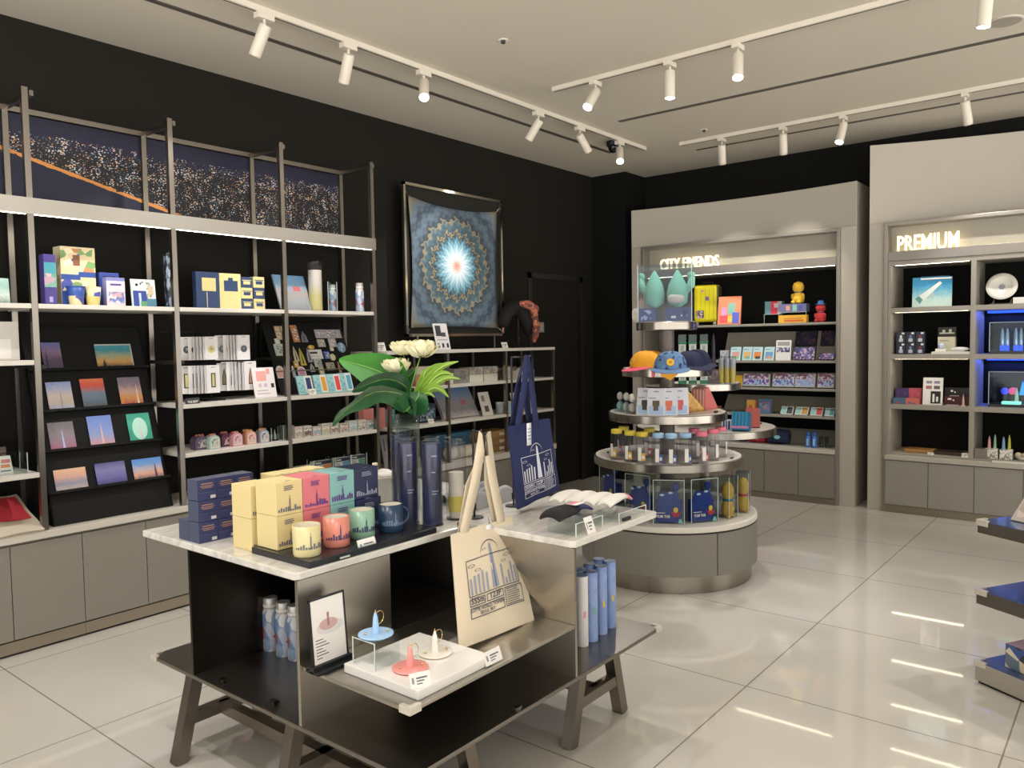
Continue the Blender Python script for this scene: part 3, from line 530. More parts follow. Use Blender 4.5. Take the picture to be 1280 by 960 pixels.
p = onz(566, 657, TZ); tag(M().cbox(.05, .012, .014, INK).box(-.02, -.0075, .004, .02, -.0065, .01, PAPER).build('name_plate', None, (-1.966, p.y+.03, TZ), H, .001), 'tiny black name plate beside the cream towel tube', 'name plate')
nt = patch(30, '1c2447', '1f2850', '161c3a', '222c58', rough=.3, stretch=(1, 1, .25))
def navy_tube(label, px, py, h=.315, r=.04):
    p = onz(px, py, TZ)
    def ex(t):
        q = M()
        for z, w in ((.12, .5), (.13, .7), (.2, .4), (.26, .6)):
            vs = []
            for i in range(4):
                a = -.6+w*i/3-.2
                vs += [(r*.915*math.cos(a), r*.915*math.sin(a), z), (r*.915*math.cos(a), r*.915*math.sin(a), z+.004)]
            q.add(vs, [(2*i, 2*i+2, 2*i+3, 2*i+1) for i in range(3)], sil)
        q.build('print', t)
    clear_tube('poster_tube', label, (p.x, p.y, TZ), r, h, nt, clear('clear_cap', 'dfe6ea', .1), 'clear tubes with navy rolls on the table', extra=ex)
navy_tube('clear tube with navy roll standing just behind the navy mug', 511, 654); navy_tube('clear tube with navy roll nearest the cream towel tube', 541, 656); navy_tube('dark clear tube half hidden behind the navy mug tube', 503, 645, .33)
p = onz(571, 648, TZ)
def tw(t): M().lathe([(.0305, .03), (.0305, .09)], mat('cfc25a', .6), 24, cap=False).build('label', t)
clear_tube('towel_tube', 'clear tube holding a rolled cream towel with yellow label', (p.x, p.y, TZ), .04, .3, mat('ddd6c6', .9), clear('clear_cap', 'dfe6ea', .1), inner_h=.6, ir=.72, extra=tw)
# vase with flowers
vp = onz(512, 640, TZ); vw = (vp-CAM).dot(FW); vz = dep(511, 517, vw).z
vs = thing('flower_vase', 'tall clear glass vase with big green leaves and cream peonies', 'vase', (vp.x, vp.y, TZ))
M().lathe([(.046, 0), (.047, .01), (.048, vz-TZ), (.0455, vz-TZ), (.0445, .012), (.001, .011)], GLASS, 32, cap=False).build('glass', vs)
O = Vector((vp.x, vp.y, TZ)); V = lambda px, py, dd=0: dep(px, py, vw+dd)-O
def leafmat(a, b, c, sc=5):
    m, N, L, bs = nodes('leaf'); tc = N.new('ShaderNodeTexCoord'); n = N.new('ShaderNodeTexNoise'); n.inputs['Scale'].default_value = sc; n.inputs['Detail'].default_value = 3; L.new(tc.outputs['Object'], n.inputs[0])
    r = ramp(N, [(.3, a), (.5, b), (.7, c)]); L.new(n.outputs[0], r.inputs[0]); L.new(r.outputs[0], bs.inputs['Base Color']); bs.inputs['Roughness'].default_value = .35; return m
LG, LDK, LIME = leafmat('2a6a24', '38802c', '4c9438'), leafmat('1f4a2b', '2c6138', '3c7a48'), leafmat('66902c', '7ea43a', '98b854'); RIB = mat('8fb75a', .5)
def leaf(b, pts, hw, side, m, rib=RIB, pw=.75, fold=.25, wave=.0, n=14, nu=8):   # pts: midrib control points, base first
    def mid(t):
        x = t*(len(pts)-1); i = min(int(x), len(pts)-2); f = x-i; p0 = pts[max(i-1, 0)]; p1 = pts[i]; p2 = pts[i+1]; p3 = pts[min(i+2, len(pts)-1)]
        return .5*((2*p1)+(p2-p0)*f+(2*p0-5*p1+4*p2-p3)*f*f+(3*p1-p0-3*p2+p3)*f**3)
    side = Vector(side).normalized()
    def fn(u, v):
        c = mid(v); t = (mid(min(v+.03, 1))-mid(max(v-.03, 0))).normalized(); s = (side-t*side.dot(t)).normalized(); nr = t.cross(s)
        w = hw*(math.sin(PI*min(1, max(0, v*.94+.03))**pw)); q = (u-.5)*2
        return c+s*w*q-nr*abs(q)*w*fold+nr*wave*math.sin(v*17)*q*q*hw
    b.grid(fn, nu, n, m); b.tube([mid(i/10)+Vector((0, 0, .0012)) for i in range(11)], [.003*(1-.8*i/10)+.0006 for i in range(11)], rib, 6)
def lf(name, pts, hw, side, m, **k): b = M(); leaf(b, pts, hw, side, m, **k); return b.build(name, vs)
fw2 = Vector((FW.x, FW.y, 0)).normalized(); upv = Vector((0, 0, 1))
lf('leaf', [V(512, 512), V(497, 478, .02), V(462, 460, .05), V(424, 450, .08)], .108, upv*.9-fw2*.25, LG, pw=.65)
lf('leaf', [V(516, 512, -.02), V(508, 484, -.04), V(480, 474, -.05), V(440, 489, -.04)], .075, upv*.6-fw2*.6, LDK, wave=.06)
lf('leaf', [V(518, 514, -.02), V(506, 494, -.08), V(468, 490, -.10), V(436, 510, -.08), V(415, 531, -.05)], .085, upv*.45-fw2*.8, LDK, wave=.08, pw=.6)
lf('leaf', [V(508, 514, -.03), V(520, 500, -.06), V(524, 490, -.05)], .06, RT, LDK)
lf('leaf', [V(510, 514, .03), V(500, 485, .08), V(520, 462, .1)], .06, RT, LDK)
b = M()
for tip, w, bx_ in (((573, 452), .020, (532, 478)), ((562, 456), .020, (530, 474)), ((566, 468), .018, (538, 478)), ((575, 474), .018, (540, 484)), ((561, 497), .022, (536, 488)), ((544, 497), .016, (524, 498)), ((536, 462), .02, (526, 482))):
    m0 = ((tip[0]+bx_[0])/2, (tip[1]+bx_[1])/2-6); leaf(b, [V(512, 512, -.01), V(*bx_, -.02), V(*m0, -.03), V(*tip, -.02)], w, upv-fw2*.6, LIME, rib=mat('b5cf72', .5), n=16, nu=4)
b.build('fern_leaf', vs)
PET = mat('efe9c4', .7); PET2 = mat('e6dfb4', .7)
def peony(px, py, r, dd, nm='flower'):
    c = V(px, py, dd); rg = random.Random(px); b = M()
    for ring, (n, rr, tm) in enumerate(((4, .5, 2.5), (5, .72, 2.25), (7, .9, 1.95), (8, 1.08, 1.6))):
        for i in range(n):
            a0 = 2*PI*i/n+ring*.5+rg.uniform(-.15, .15); k = rg.uniform(.92, 1.08); hw = PI/n*1.35
            def fn(u, v, a0=a0, rr=rr, tm=tm, k=k, hw=hw, ring=ring):
                t = .25+(tm-.25)*v*(1-.16*(2*u-1)**2); a = a0+hw*(2*u-1)*(.55+.45*math.sin(PI*min(1, v*.8+.1))); q = r*rr*k*(1+.05*math.sin(u*11+v*7)+(.14*v*v if ring > 1 else 0))
                return c+Vector((q*math.sin(t)*math.cos(a), q*math.sin(t)*math.sin(a), -q*.82*math.cos(t)))
            b.grid(fn, 8, 7, PET if (i+ring) % 3 else PET2)
    b.ball(tuple(c), r*.4, PET2, 10); b.build(nm, vs); M().tube([V(513, 514), V(512, 490, dd), c-upv*r*.7], .003, mat('5d8a3a', .6)).build('stem', vs)
peony(504, 431, .046, .02); peony(526, 431, .054, -.04); peony(495, 453, .05, .0)
# white faceted bowl at the back, cloths, draped goods on acrylic stands
p = onz(492, 632, TZ); t = thing('faceted_bowl', 'white faceted paper bowl behind the clear tubes', 'bowl', (p.x-.05, p.y-.02, TZ)); M().lathe([(.05, 0), (.115, .13), (.108, .13), (.046, .008), (.001, .008)], mat('cfccc4', .6), 7, False, cap=False).lathe([(.001, 0), (.05, 0)], mat('cfccc4', .6), 7, False, cap=False).build('bowl_shell', t); M().ball((.02, 0, .135), (.05, .03, .02), WHITE, 10).cyl(.012, .13, .17, mat('e6dcc0', .6), 10, (-.06, .02, 0)).build('filling', t)
GREYC = mat('a9a9ac', .85); WCL = mat('dedcd6', .85)
def cloth(name, label, loc, rz, w, d, h, m, m2, cat='cloth', n=4):
    t = thing(name, label, cat, loc, rz)
    for i in range(n):
        y0 = -d/2+d*i/n; ph = i*1.7
        def fn(u, v, y0=y0, ph=ph, i=i):
            return (w*(u-.5)*(1-.05*math.sin(v*PI)), y0+d/n*1.12*v, .004+h*(math.sin(PI*min(1, v*1.0))**.5)*(.8+.2*math.sin(u*9+ph))*(1-.25*abs(u-.5)))
        M().grid(fn, 14, 8, (m, m2)[i % 2]).build('fold', t)
    M().box(-w*.48, -d*.5, 0, w*.48, d*.55, .004, m).build('base', t)
p = onz(607, 632, TZ); cloth('folded_cloth', 'silver grey folded cloth on the table behind the bag pole', (p.x-.07, p.y+.03, TZ), H, .26, .2, .07, GREYC, mat('8f9298', .6))
def riser(name, label, loc, rz, w, d, h):
    b = M(); t = .003; b.box(-w/2, -d/2, h-t, w/2, d/2, h, ACR)
    for s in (-1, 1): b.box(s*w/2-t/2, -d/2, 0, s*w/2+t/2, d/2, h-t, ACR); 
    for s in (-1, 1): b.box(s*w/2-.0015, -d/2-.0015, 0, s*w/2+.0015, -d/2+.0015, h, EDGE)
    b.box(-w/2, -d/2-.0012, h-.0025, w/2, -d/2+.0012, h, EDGE)
    return tag(b.build(name, None, loc, rz), label, 'acrylic stand', 'clear acrylic stands')
def drape(label, a, bb, zr, wid, cols, name='headband'):   # soft band lying over a stand, ends a and bb
    A_, B_ = Vector(a), Vector(bb); ax = (B_-A_); Ln = ax.length; ax.normalize(); sd = Vector((-ax.y, ax.x, 0)); t = thing(name, label, 'headwear', A_+(B_-A_)/2, 0); o = A_+(B_-A_)/2
    prof = lambda v: zr*(math.sin(PI*min(1, .06+v*.9))**.55)
    n = len(cols)
    for i, (v0, v1, m) in enumerate(cols):
        def fn(u, v, v0=v0, v1=v1):
            vv = v0+(v1-v0)*v; q = (u-.5)*2; return A_-o+ax*Ln*vv+sd*wid*q*(.55+.45*math.sin(PI*min(1, vv*1.3+.1)))+Vector((0, 0, prof(vv)-.012*q*q+.0005*i))
        M().grid(fn, 10, 8, m).build('band' if i == 0 else 'band_panel', t).modifiers.new('thick', 'SOLIDIFY').thickness = .008
    return t
p1, p2 = onz(700, 668, TZ), onz(752, 658, TZ); riser('acrylic_stand', 'clear acrylic stand under the black headband', (-1.585, 2.315, TZ), H, .17, .12, .045)
def band_obj(label, y0, x0, cols, L_=.21, wd=.05, name='headband'): drape(label, (x0, y0-L_*.5, TZ+.055), (x0-.02, y0+L_*.5, TZ+.05), .028, wd, cols, name)
blk = mat('17161b', .9); nvy = mat('27305c', .85); pnk = mat('e08aa0', .8)
band_obj('black and navy headband with pink label on the acrylic stand', 2.305, -1.60, ((0, .55, blk), (.55, 1, nvy)), .25, .055)
tag(M().add([(-.028, -.02, 0), (.028, -.02, 0), (.028, .02, 0), (-.028, .02, 0), (-.028, -.02, .001), (.028, -.02, .001), (.028, .02, .001), (-.028, .02, .001)], [(3, 2, 1, 0), (4, 5, 6, 7), (0, 1, 5, 4), (1, 2, 6, 5), (2, 3, 7, 6), (3, 0, 4, 7)], PAPER).box(-.028, .0, .0012, .028, .02, .0016, pnk).build('care_card', None, (-1.59, 2.325, TZ+.0915), H), 'white and pink card lying on the black headband', 'card')
riser('acrylic_stand', 'clear acrylic stand under the white headbands', (-1.56, 2.59, TZ), H, .2, .1, .035)
for i in range(4): band_obj(('white headband with pink end on the far acrylic stand', 'white headband second from the front of its row', 'white headband third from the front of its row', 'white headband at the back of its row')[i], 2.575-.014*i, -1.565-.065*i, ((0, .8, WCL), (.8, 1, pnk if i == 0 else WCL)), .2, .034)
p = onz(748, 668, TZ); price_card('white price card leaning before the black headband', (-1.505, p.y, TZ), H, .05, .06)
p = onz(781, 650, TZ); tag(M().cbox(.05, .012, .012, INK).build('name_plate', None, (-1.51, p.y, TZ), H, .002), 'tiny black name plate before the white headbands', 'name plate')
# ------------------------------------------------------------------ tote bags on hook poles
def ribbon(b, pts, wv, wd, m):
    pts = [Vector(q) for q in pts]; wv = Vector(wv)
    vsx = []
    for i, q in enumerate(pts):
        t = (pts[min(i+1, len(pts)-1)]-pts[max(i-1, 0)]).normalized(); s = wv-t*wv.dot(t); s.normalize(); vsx += [q-s*wd/2, q+s*wd/2]
    b.add(vsx, [(2*i, 2*i+1, 2*i+3, 2*i+2) for i in range(len(pts)-1)], m, True)
def tote(label, tl, tr_, bl, br, body, ink, apex, straps, tagpx, depth, gus, voff=0, fill=None, group='canvas tote bags on the table'):
    o = (bl+br)/2; t = thing('tote_bag', label, 'bag', o, 0, group); TL, TR, BL, BR = [q-o for q in (tl, tr_, bl, br)]
    nrm = (TR-TL).cross(BL-TL).normalized(); nrm = nrm if nrm.x > 0 else -nrm
    def face(u, v, off=0): 
        p = TL*(1-u)*v+TR*u*v+BL*(1-u)*(1-v)+BR*u*(1-v); bul = math.sin(PI*u)**.7*(math.sin(PI*v)**.6 if v < 1 else 0); return p+nrm*(.014*bul+.004*math.sin(u*11+v*3)*(1-v*.5)*math.sin(PI*u)+off)
    b = M(); b.grid(lambda u, v: face(u, v), 18, 20, body)
    def bk(u, v): q = face(u, v); return q-nrm*(gus*math.sin(PI*u)**.5*(1-.5*v)+.006+.03*math.sin(PI*u)*math.sin(PI*min(1, v)))
    b.grid(lambda u, v: bk(1-u, v), 18, 20, body)
    b.grid(lambda u, v: face(u, 0) if v == 0 else bk(u, 0), 18, 1, body); b.grid(lambda u, v: face(0, u) if v == 1 else bk(0, u), 20, 1, body); b.grid(lambda u, v: face(1, u) if v == 0 else bk(1, u), 20, 1, body)
    b.build('bag_body', t); b = M(); of = .0022
    face0 = face; fill = fill or ink
    def face(u, v, off=0): return face0(u, v+voff, off)
    def rect(u0, v0, u1, v1, m=ink):
        n = max(1, int((u1-u0)/.08)); k = max(1, int((v1-v0)/.08))
        b.grid(lambda u, v: face(u0+(u1-u0)*u, v0+(v1-v0)*v, of), n, k, m)
    def outline(u0, v0, u1, v1, w=.007): rect(u0, v0, u1, v0+w); rect(u0, v1-w, u1, v1); rect(u0, v0, u0+w*1.2, v1); rect(u1-w*1.2, v0, u1, v1)
    outline(.15, .27, .62-.02+.28, .60)
    for i in range(12): a0 = PI*i/12; a1 = PI*(i+1)/12; b.add([face(.5+.14*math.cos(q), .60+.13*math.sin(q)+dv, of) for q, dv in ((a0, 0), (a1, 0), (a1, .009), (a0, .009))], [(0, 1, 2, 3)], ink)
    for x, y, s in ((.22, .54, .05), (.3, .49, .04), (.75, .55, .05), (.68, .5, .04), (.42, .66, .03)):
        for i in range(10): a0 = 2*PI*i/10; a1 = 2*PI*(i+1)/10; b.add([face(x+s*k*math.cos(q), y+s*.3*k*math.sin(q), of) for q, k in ((a0, 1), (a1, 1), (a1, .8), (a0, .8))], [(0, 1, 2, 3)], ink)
    b.add([face(x, y, of) for x, y in ((.47, .29), (.56, .29), (.525, .69), (.505, .71), (.492, .69))], [(0, 1, 2, 3, 4)], fill)
    b.add([face(x, y, of+.0004) for x, y in ((.51, .29), (.522, .29), (.51, .70))], [(0, 1, 2)], ink)
    r = random.Random(5)
    for i in range(13):
        x = .18+.054*i
        if .43 < x < .58: continue
        hgt = r.uniform(.05, .2); rect(x, .285, x+.026, .285+hgt, fill)
    outline(.15, .19, .36, .255); outline(.38, .19, .6, .255); outline(.15, .09, .6, .178); outline(.62, .09, .9, .255)
    for i in range(8): rect(.64, .105+.0185*i, .64+.24*r.uniform(.75, 1), .111+.0185*i)
    Wd = (BR-BL).length; Hg = (TL-BL).length
    def tx(s, size, u, v, bold=.0): b.text(s, size, ink, lambda x, y, z: face(u+x/Wd, v+y/Hg, of+.0004), bold)
    tx('555m', Wd*.078, .255, .209, .0006); tx('123F', Wd*.078, .49, .209, .0006); tx('LOTTE WORLD TOWER', Wd*.04, .375, .143, .0003); tx('SEOUL SKY', Wd*.04, .375, .108, .0003)
    b.build('print', t); b = M(); wv = (TR-TL).normalized(); face = face0
    for px0, px1 in straps: 
        q0, q1 = face(px0, .985, .003), face(px1, .985, .003); ap = apex-o
        ribbon(b, [q0-upv*.03, q0+upv*.01, q0*.5+ap*.5+wv*.003, ap-wv*.008, ap+wv*.008, q1*.5+ap*.5-wv*.003, q1+upv*.01, q1-upv*.03], wv, Wd*.12, body)
        ribbon(b, [bk(px0, .97)+upv*.0, q0*.5+ap*.5-nrm*.03, ap-nrm*.012, q1*.5+ap*.5-nrm*.03, bk(px1, .97)], wv, Wd*.12, body)
    s = b.build('handles', t); s.modifiers.new('thick', 'SOLIDIFY').thickness = .0025
    b = M(); q = face(*tagpx, .012); b.T = Matrix.Translation(q); b.grid(lambda u, v: wv*(u-.5)*Wd*.1+upv*(v-1)*Hg*.26, 1, 1, mat('e2e4ea', .4)); b.tube([(0, 0, 0), (0, 0, .03)-nrm*.012 if False else Vector((0, 0, .03))-nrm*.008], .001, INK, 5); 
    for i in range(4): b.grid(lambda u, v, i=i: nrm*.0008+wv*(u-.5)*Wd*.07+upv*(-Hg*(.06+.04*i)-v*.004), 1, 1, mat('8a93a8', .5))
    x = b.build('hang_tag', t); x.modifiers.new('thick', 'SOLIDIFY').thickness = .0008
    return t
def pole(label, base, top, arm):
    t = thing('bag_pole', label, 'display pole', base, 0, 'black poles holding tote bags'); M().cyl(.035, 0, .004, BLACK, 20).build('base', t); h = top.z-base[2]
    M().cyl(.004, .004, h, BLACK, 10).build('rod', t); M().cyl(.008, .03, .055, BLACK, 10).build('clamp', t); a = Vector(arm)-Vector(base); M().tube([(0, 0, h), (a.x, a.y, h), (a.x*1.12, a.y*1.12, h+.008)], .004, BLACK, 8).build('hook', t)
pb = onz(598, 648, TZ); ap = onx(606, 541, -1.885)
pole('black pole holding the cream tote bag', (pb.x-.02, pb.y, TZ), ap+upv*-.006, ap)
tote('cream canvas tote bag with tower skyline print on the table front', onx(564, 668, -1.86), onx(640, 645, -1.86), onx(575, 812, -1.635), onx(668, 775, -1.635), mat('d3c6af', .95), mat('3d4356', .8), ap, ((.2, .78),), (.56, .97), .06, .03, .10, mat('8f94a6', .8))
ap2 = onx(661, 445, -1.93); 
pole('black pole holding the navy tote bag', (-2.02, ap2.y, TZ), ap2+upv*-.006, ap2)
tote('navy canvas tote bag with white tower print on the table', onx(635, 533, -1.9), onx(687, 523, -1.9), onx(648, 637, -1.9), onx(700, 612, -1.9), NAVYC, mat('c9cbd6', .8), ap2, ((.22, .62),), (.42, 1.0), .06, .05)
# ------------------------------------------------------------------ middle shelf: sign, plinth, ring dishes
t = thing('menu_sign', 'black framed product sign with a pink dish picture on the shelf', 'sign', (-1.885, 1.455, MZ), H)
M().cbox(.145, .06, .008, BLACK).cbox(.145, .018, .02, BLACK, 0, 0, .0).build('base', t, bev=.001); fr = M().at((0, 0, .015), 0, -.08); w_, h_ = .132, .2
fr.box(-w_/2, 0, 0, w_/2, .006, .006, BLACK).box(-w_/2, 0, h_-.006, w_/2, .006, h_, BLACK).box(-w_/2, 0, 0, -w_/2+.006, .006, h_, BLACK).box(w_/2-.006, 0, 0, w_/2, .006, h_, BLACK); fr.build('frame', t)
pg = M().at((0, 0, .015), 0, -.08).box(-w_/2+.006, .0015, .006, w_/2-.006, .005, h_-.006, PAPER); pg.disc(0, .115, .034, mat('c8a5a5', .5), .001, 20, .017); pg.fr(-.004, .11, .004, .15, mat('a57a7a', .5), .0008); pg.disc(0.005, .105, .05, mat('d9d4d6', .5), .0012, 20, .02)
for i in range(7): pg.fr(-.05, .02+.009*i, -.05+.02+.035*((i*37) % 10)/10, .0225+.009*i, INK, .001)
pg.build('page', t)
pl = tag(M().box(-.155, -.155, 0, .155, .155, .027, mat('e6e3df', .3)).build('display_plinth', None, (-1.667, 1.605, MZ), 0, .002), 'white square plinth under the ring dishes', 'plinth')
PT = MZ+.027
p = onz(474, 826, PT); rl = riser('acrylic_stand', 'clear acrylic cube stand under the blue ring dish', (p.x, p.y-.01, PT), .0, .095, .095, .08)
def ring_dish(label, loc, m, gold_, side=0):
    t = thing('ring_dish', label, 'ring dish', loc, 0, 'tower ring dishes'); M().lathe([(.001, 0), (.045, 0), (.052, .004), (.052, .007), (.048, .008), (.001, .006)], m, 36, cap=False).build('dish', t)
    M().lathe([(.0115, .006), (.0095, .03), (.007, .055), (.003, .068), (.0005, .072)], m, 14).build('tower', t); M().lathe([(.0034, .066), (.001, .074), (.0003, .078)], gold_, 10).build('tower_tip', t)
    c = Vector((.003, .012, .052)); M().tube([c+Vector((0, .017*math.cos(a), .019*math.sin(a))) for a in [2*PI*i/20 for i in range(21)]], .0011, gold_, 6).build('ring', t)
    for dx, dy in ((.02, .028), (-.012, -.03)): M().ball((dx, dy, .011), (.004, .004, .004), gold_, 8).build('stud', t)
gd_ = mat('d8bf86', .25, 1)
ring_dish('pale blue tower ring dish on the clear acrylic cube', (p.x, p.y-.01, PT+.08), mat('9fc4ea', .35), gd_)
q = onz(513, 836, PT); ring_dish('coral pink tower ring dish on the white plinth', (q.x, q.y, PT), mat('ee9a96', .35), gd_)
q = onz(544, 817, PT); ring_dish('white tower ring dish on the white plinth', (q.x, q.y, PT), mat('e9e4da', .35), gd_)
q = onz(531, 858, PT); price_card('blue edged price card before the coral ring dish', (q.x-.004, q.y-.01, PT), H*.75, .06, .04)
q = onz(600, 824, MZ); price_card('white price card lying at the right corner of the plinth', (-1.505, q.y-.0, MZ+.003), H, .075, .04)
# below the table top: thermos bottles and poster tubes
def thermos(label, loc, r=.031, h=.2):
    t = thing('thermos', label, 'bottle', loc, 0, 'printed thermos bottles in the table niche'); M().lathe([(r*.95, 0), (r, .004), (r, h*.72), (r*.82, h*.8)], patch(38, 'b8c4d6', '8fa5c4', 'c9b8bc', 'a05a5a', '6f8fb8', 'd8d8dc', rough=.35, stretch=(1, 1, .6)), 24).build('body', t); M().lathe([(r*.84, h*.8), (r*.86, h*.82), (r*.86, h*.97), (r*.8, h)], mat('c5c2bf', .3, .4), 24).build('cap', t)
    M().lathe([(r*.87, h*.83), (r*.9, h*.84), (r*.9, h*.87), (r*.87, h*.88)], WHITE, 24, cap=False).build('cap_ring', t)
for (px, py), lb in zip(((340, 811), (356, 818), (371, 823)), ('printed thermos bottle farthest left in the dark table niche', 'middle printed thermos bottle in the dark table niche', 'printed thermos bottle half behind the steel panel in the niche')): q = onz(px, py, PZ); thermos(lb, (q.x, q.y, PZ))
BLT = patch(26, '8fa6d8', '8aa2d6', '93aadb', '86a0d4', rough=.4); 
def ptube(label, px, py, m, dot, dx=0, dy=0):
    q = onz(px, py, PZ); t = thing('paper_tube', label, 'tube', (q.x+dx, q.y+dy, PZ), 0, 'blue and white paper tubes under the table'); r, h = .0235, .265
    M().lathe([(r, 0), (r, h)], m, 24).build('body', t); M().lathe([(r*1.01, h), (r*1.01, h+.003)], mat('6f7f9f', .5), 24).build('cap', t)
    M().add([((r+.0008)*math.cos(a), (r+.0008)*math.sin(a), z) for a, z in ((-.75, .11), (-.35, .11), (-.35, .135), (-.75, .135))], [(0, 1, 2, 3)], dot).build('sticker', t)
yl, gn, pk_ = mat('d8c050', .5), mat('6fb08a', .5), mat('e0a0b0', .5)
ptube('white paper tube at the front of the tube group', 728, 806, mat('e2dfe2', .5), pk_); ptube('pale blue paper tube with green sticker', 740, 800, BLT, gn); ptube('pale blue paper tube with yellow sticker, in the middle', 752, 791, BLT, yl); ptube('pale blue paper tube with yellow sticker, farthest right', 763, 783, BLT, yl)
for i, (dx, dy) in enumerate(((-.052, 0), (-.052, .0), (-.052, 0))): ptube(('pale blue paper tube behind the green stickered tube', 'pale blue paper tube behind the middle tube', 'pale blue paper tube behind the farthest tube')[i], (740, 752, 763)[i], (800, 791, 783)[i], BLT, yl, dx, dy)
# ------------------------------------------------------------------ goods on the tall left shelves
T1, T0, T3, T4 = 1.7245, 1.4455, 1.1685, .8855
def Lc(name, label, cat, pl, pr, pb, pt, zs, d, body, prints=(), xf=-4.37, group=None, h=None, rx=0, tops=()):
    yc, w, zt = WL(pl, pr, pb, pt, xf); return carton(name, label, cat, (xf-d/2, yc, zs), w, d, h or zt-zs, H, body, prints, group, rx=rx, tops=tops)
MAPP = patch(26, 'e8d9ae', 'e8d9ae', 'e2d0a0', 'c98f5e', '4a56a8', '7fa86a', 'e8d9ae', 'f0e6c6')
BLUEB, PURP = mat('2f4f9c', .45), mat('4b3f8a', .45)
Lc('gift_box', 'narrow tall purple and teal box at the left end of the top shelf', 'box', 57, 72, 381, 318, T1, .06, PURP, [(0, .35, 1, .62, patch(40, 'c0a0b0', '7fb0a0', 'd8b8c0', '6aa890')), (0, .62, 1, .84, mat('4aa0b0', .45)), (.35, .05, .65, .16, mat('a89ad0', .5))])
Lc('gift_box', 'big cream illustrated map box with blue river on the top shelf', 'box', 78, 121, 379, 309, T1, .09, mat('e3d6ae', .5), [(0, .25, 1, .97, MAPP), (0, .44, .55, .53, BLUEB), (.5, .49, 1, .58, BLUEB), (0, 0, 1, .25, BLUEB), (.35, .68, .55, .86, mat('8a5a42', .6))], xf=-4.42)
def pcup(label, pl, pr, pb, pt, m, m2):
    yc, w, zt = WL(pl, pr, pb, pt, -4.335); t = thing('paper_cup', label, 'cup', (-4.335-w/2, yc, T1), 0, 'souvenir cups on the top shelf'); h = zt-T1; r = w/2
    M().lathe([(r*.72, 0), (r*.74, .003), (r*.88, h*.5)], m2, 24, cap=False).lathe([(r*.88, h*.5), (r, h), (r*.95, h), (r*.7, .005), (.001, .005)], m, 24, cap=False).build('cup', t); M().lathe([(r*.97, h-.003), (r*1.04, h), (r*.97, h+.003), (r*.94, h)], m, 24, cap=False).build('rim', t)
pcup('blue cup with yellow base before the big map box', 89, 111, 381, 358, BLUEB, MAPP); pcup('cream and blue illustrated cup beside the blue cup', 111, 131, 381, 359, MAPP, mat('d8c880', .5))
Lc('gift_box', 'lavender illustrated box with a ferris wheel on the top shelf', 'box', 134, 157, 381, 347, T1, .05, mat('7d83c0', .5), [(0, 0, 1, .88, mat('d9cdd4', .5)), (.1, .1, .95, .5, patch(60, '6a78b8', 'c8a0a8', 'd9cdd4', '8fa0c8')), (.2, .72, .8, .78, PURP)], xf=-4.36)
Lc('gift_box', 'dark blue box hidden behind the lavender box', 'box', 126, 150, 381, 341, T1, .05, mat('34499a', .5), [(.2, .85, .8, .9, INK)], xf=-4.43)
Lc('picture_book', 'white and blue picture card with tower print on the top shelf', 'book', 166, 196, 381, 349, T1, .012, mat('e4e8e2', .5), [(.05, .0, .65, .58, mat('2f4590', .45)), (.6, 0, 1, .3, mat('4a7890', .5)), (.28, .02, .38, .5, mat('b8c8d0', .5)), (.35, .02, .6, .2, mat('5a9a6a', .5)), (.12, .66, .5, .92, patch(70, '2a2a30', 'e4e8e2', 'e4e8e2')), (.6, .35, .9, .9, patch(50, 'c8b8a0', 'e4e8e2', '8a9a8a'))], rx=-.1)
def ltube(label, pl, pr, pb, pt, xf, zs, inner, cap, ih=.97, ir=.9, ex=None, grp=None):
    yc, w, zt = WL(pl, pr, pb, pt, xf); return clear_tube('poster_tube', label, (xf-w/2, yc, zs), w/2, zt-zs, inner, cap, grp, ih, ir, extra=ex)
ltube('clear tube with black and white roll behind the second shelf post', 211, 228, 381, 318, -4.37, T1, patch(60, '1f2433', 'b8c4d4', '232a40', '8fa0b4', stretch=(1, 1, .4)), clear('clear_cap', 'dfe6ea', .1))
nbox, cbox_ = mat('2a3f66', .5), mat('d8c98e', .5)
Lc('gift_set', 'navy flat box with cream crest on the top shelf', 'box', 246, 275, 384, 340, T1, .04, nbox, [(.25, .48, .85, .84, cbox_), (.44, .02, .47, .45, cbox_)]); yc, w, zt = WL(275, 302, 385, 342, -4.37)
Lc('gift_set', 'cream flat box with navy crest on the top shelf', 'box', 275.5, 302, 384, 342, T1, .04, cbox_, [(.2, .5, .85, .8, nbox), (.4, .78, .62, .88, nbox)])
sb = [('navy', nbox, cbox_), ('cream', cbox_, nbox)]
for j, (pl, pr) in enumerate(((303, 317), (318.5, 332))):
    yc, w, zt = WL(pl, pr, 385, 346, -4.36); hh = (zt-T1)/3-.001
    for k in range(3):
        nm, a, c = sb[(k+j) % 2]; carton('gift_box', '%s small box, %s in the %s column of three on the top shelf' % (nm, rows[k], ('left', 'right')[j]), 'box', (-4.39, yc, T1+k*(hh+.001)), w, .05, hh, H, a, [(.2, .3, .8, .6, c), (.1, .65, .9, .72, c)], 'small navy and cream boxes')
Lc('picture_book', 'large leaning book with an aerial city photo on the top shelf', 'book', 352, 391, 386, 340, T1, .014, grad('8a8f98', '9aa0a8', 'a8a0a0', '7fa8cc', '6f9cd0'), [(.55, .55, .78, .68, mat('c86a72', .5))], xf=-4.40, rx=-.38)
ltube('tall clear tube with cream and yellow roll on the top shelf', 393, 408, 387, 329, -4.37, T1, grad('d8cf86', 'd8cf86', 'e2ddd0', 'e2ddd0'), clear('clear_cap', 'dfe6ea', .1), .86)
def lthermos(label, px, pb, pt, xf, zs, r=.03):
    yc, w, zt = WL(px-7, px+7, pb, pt, xf); thermos(label, (xf, yc, zs), r, zt-zs)
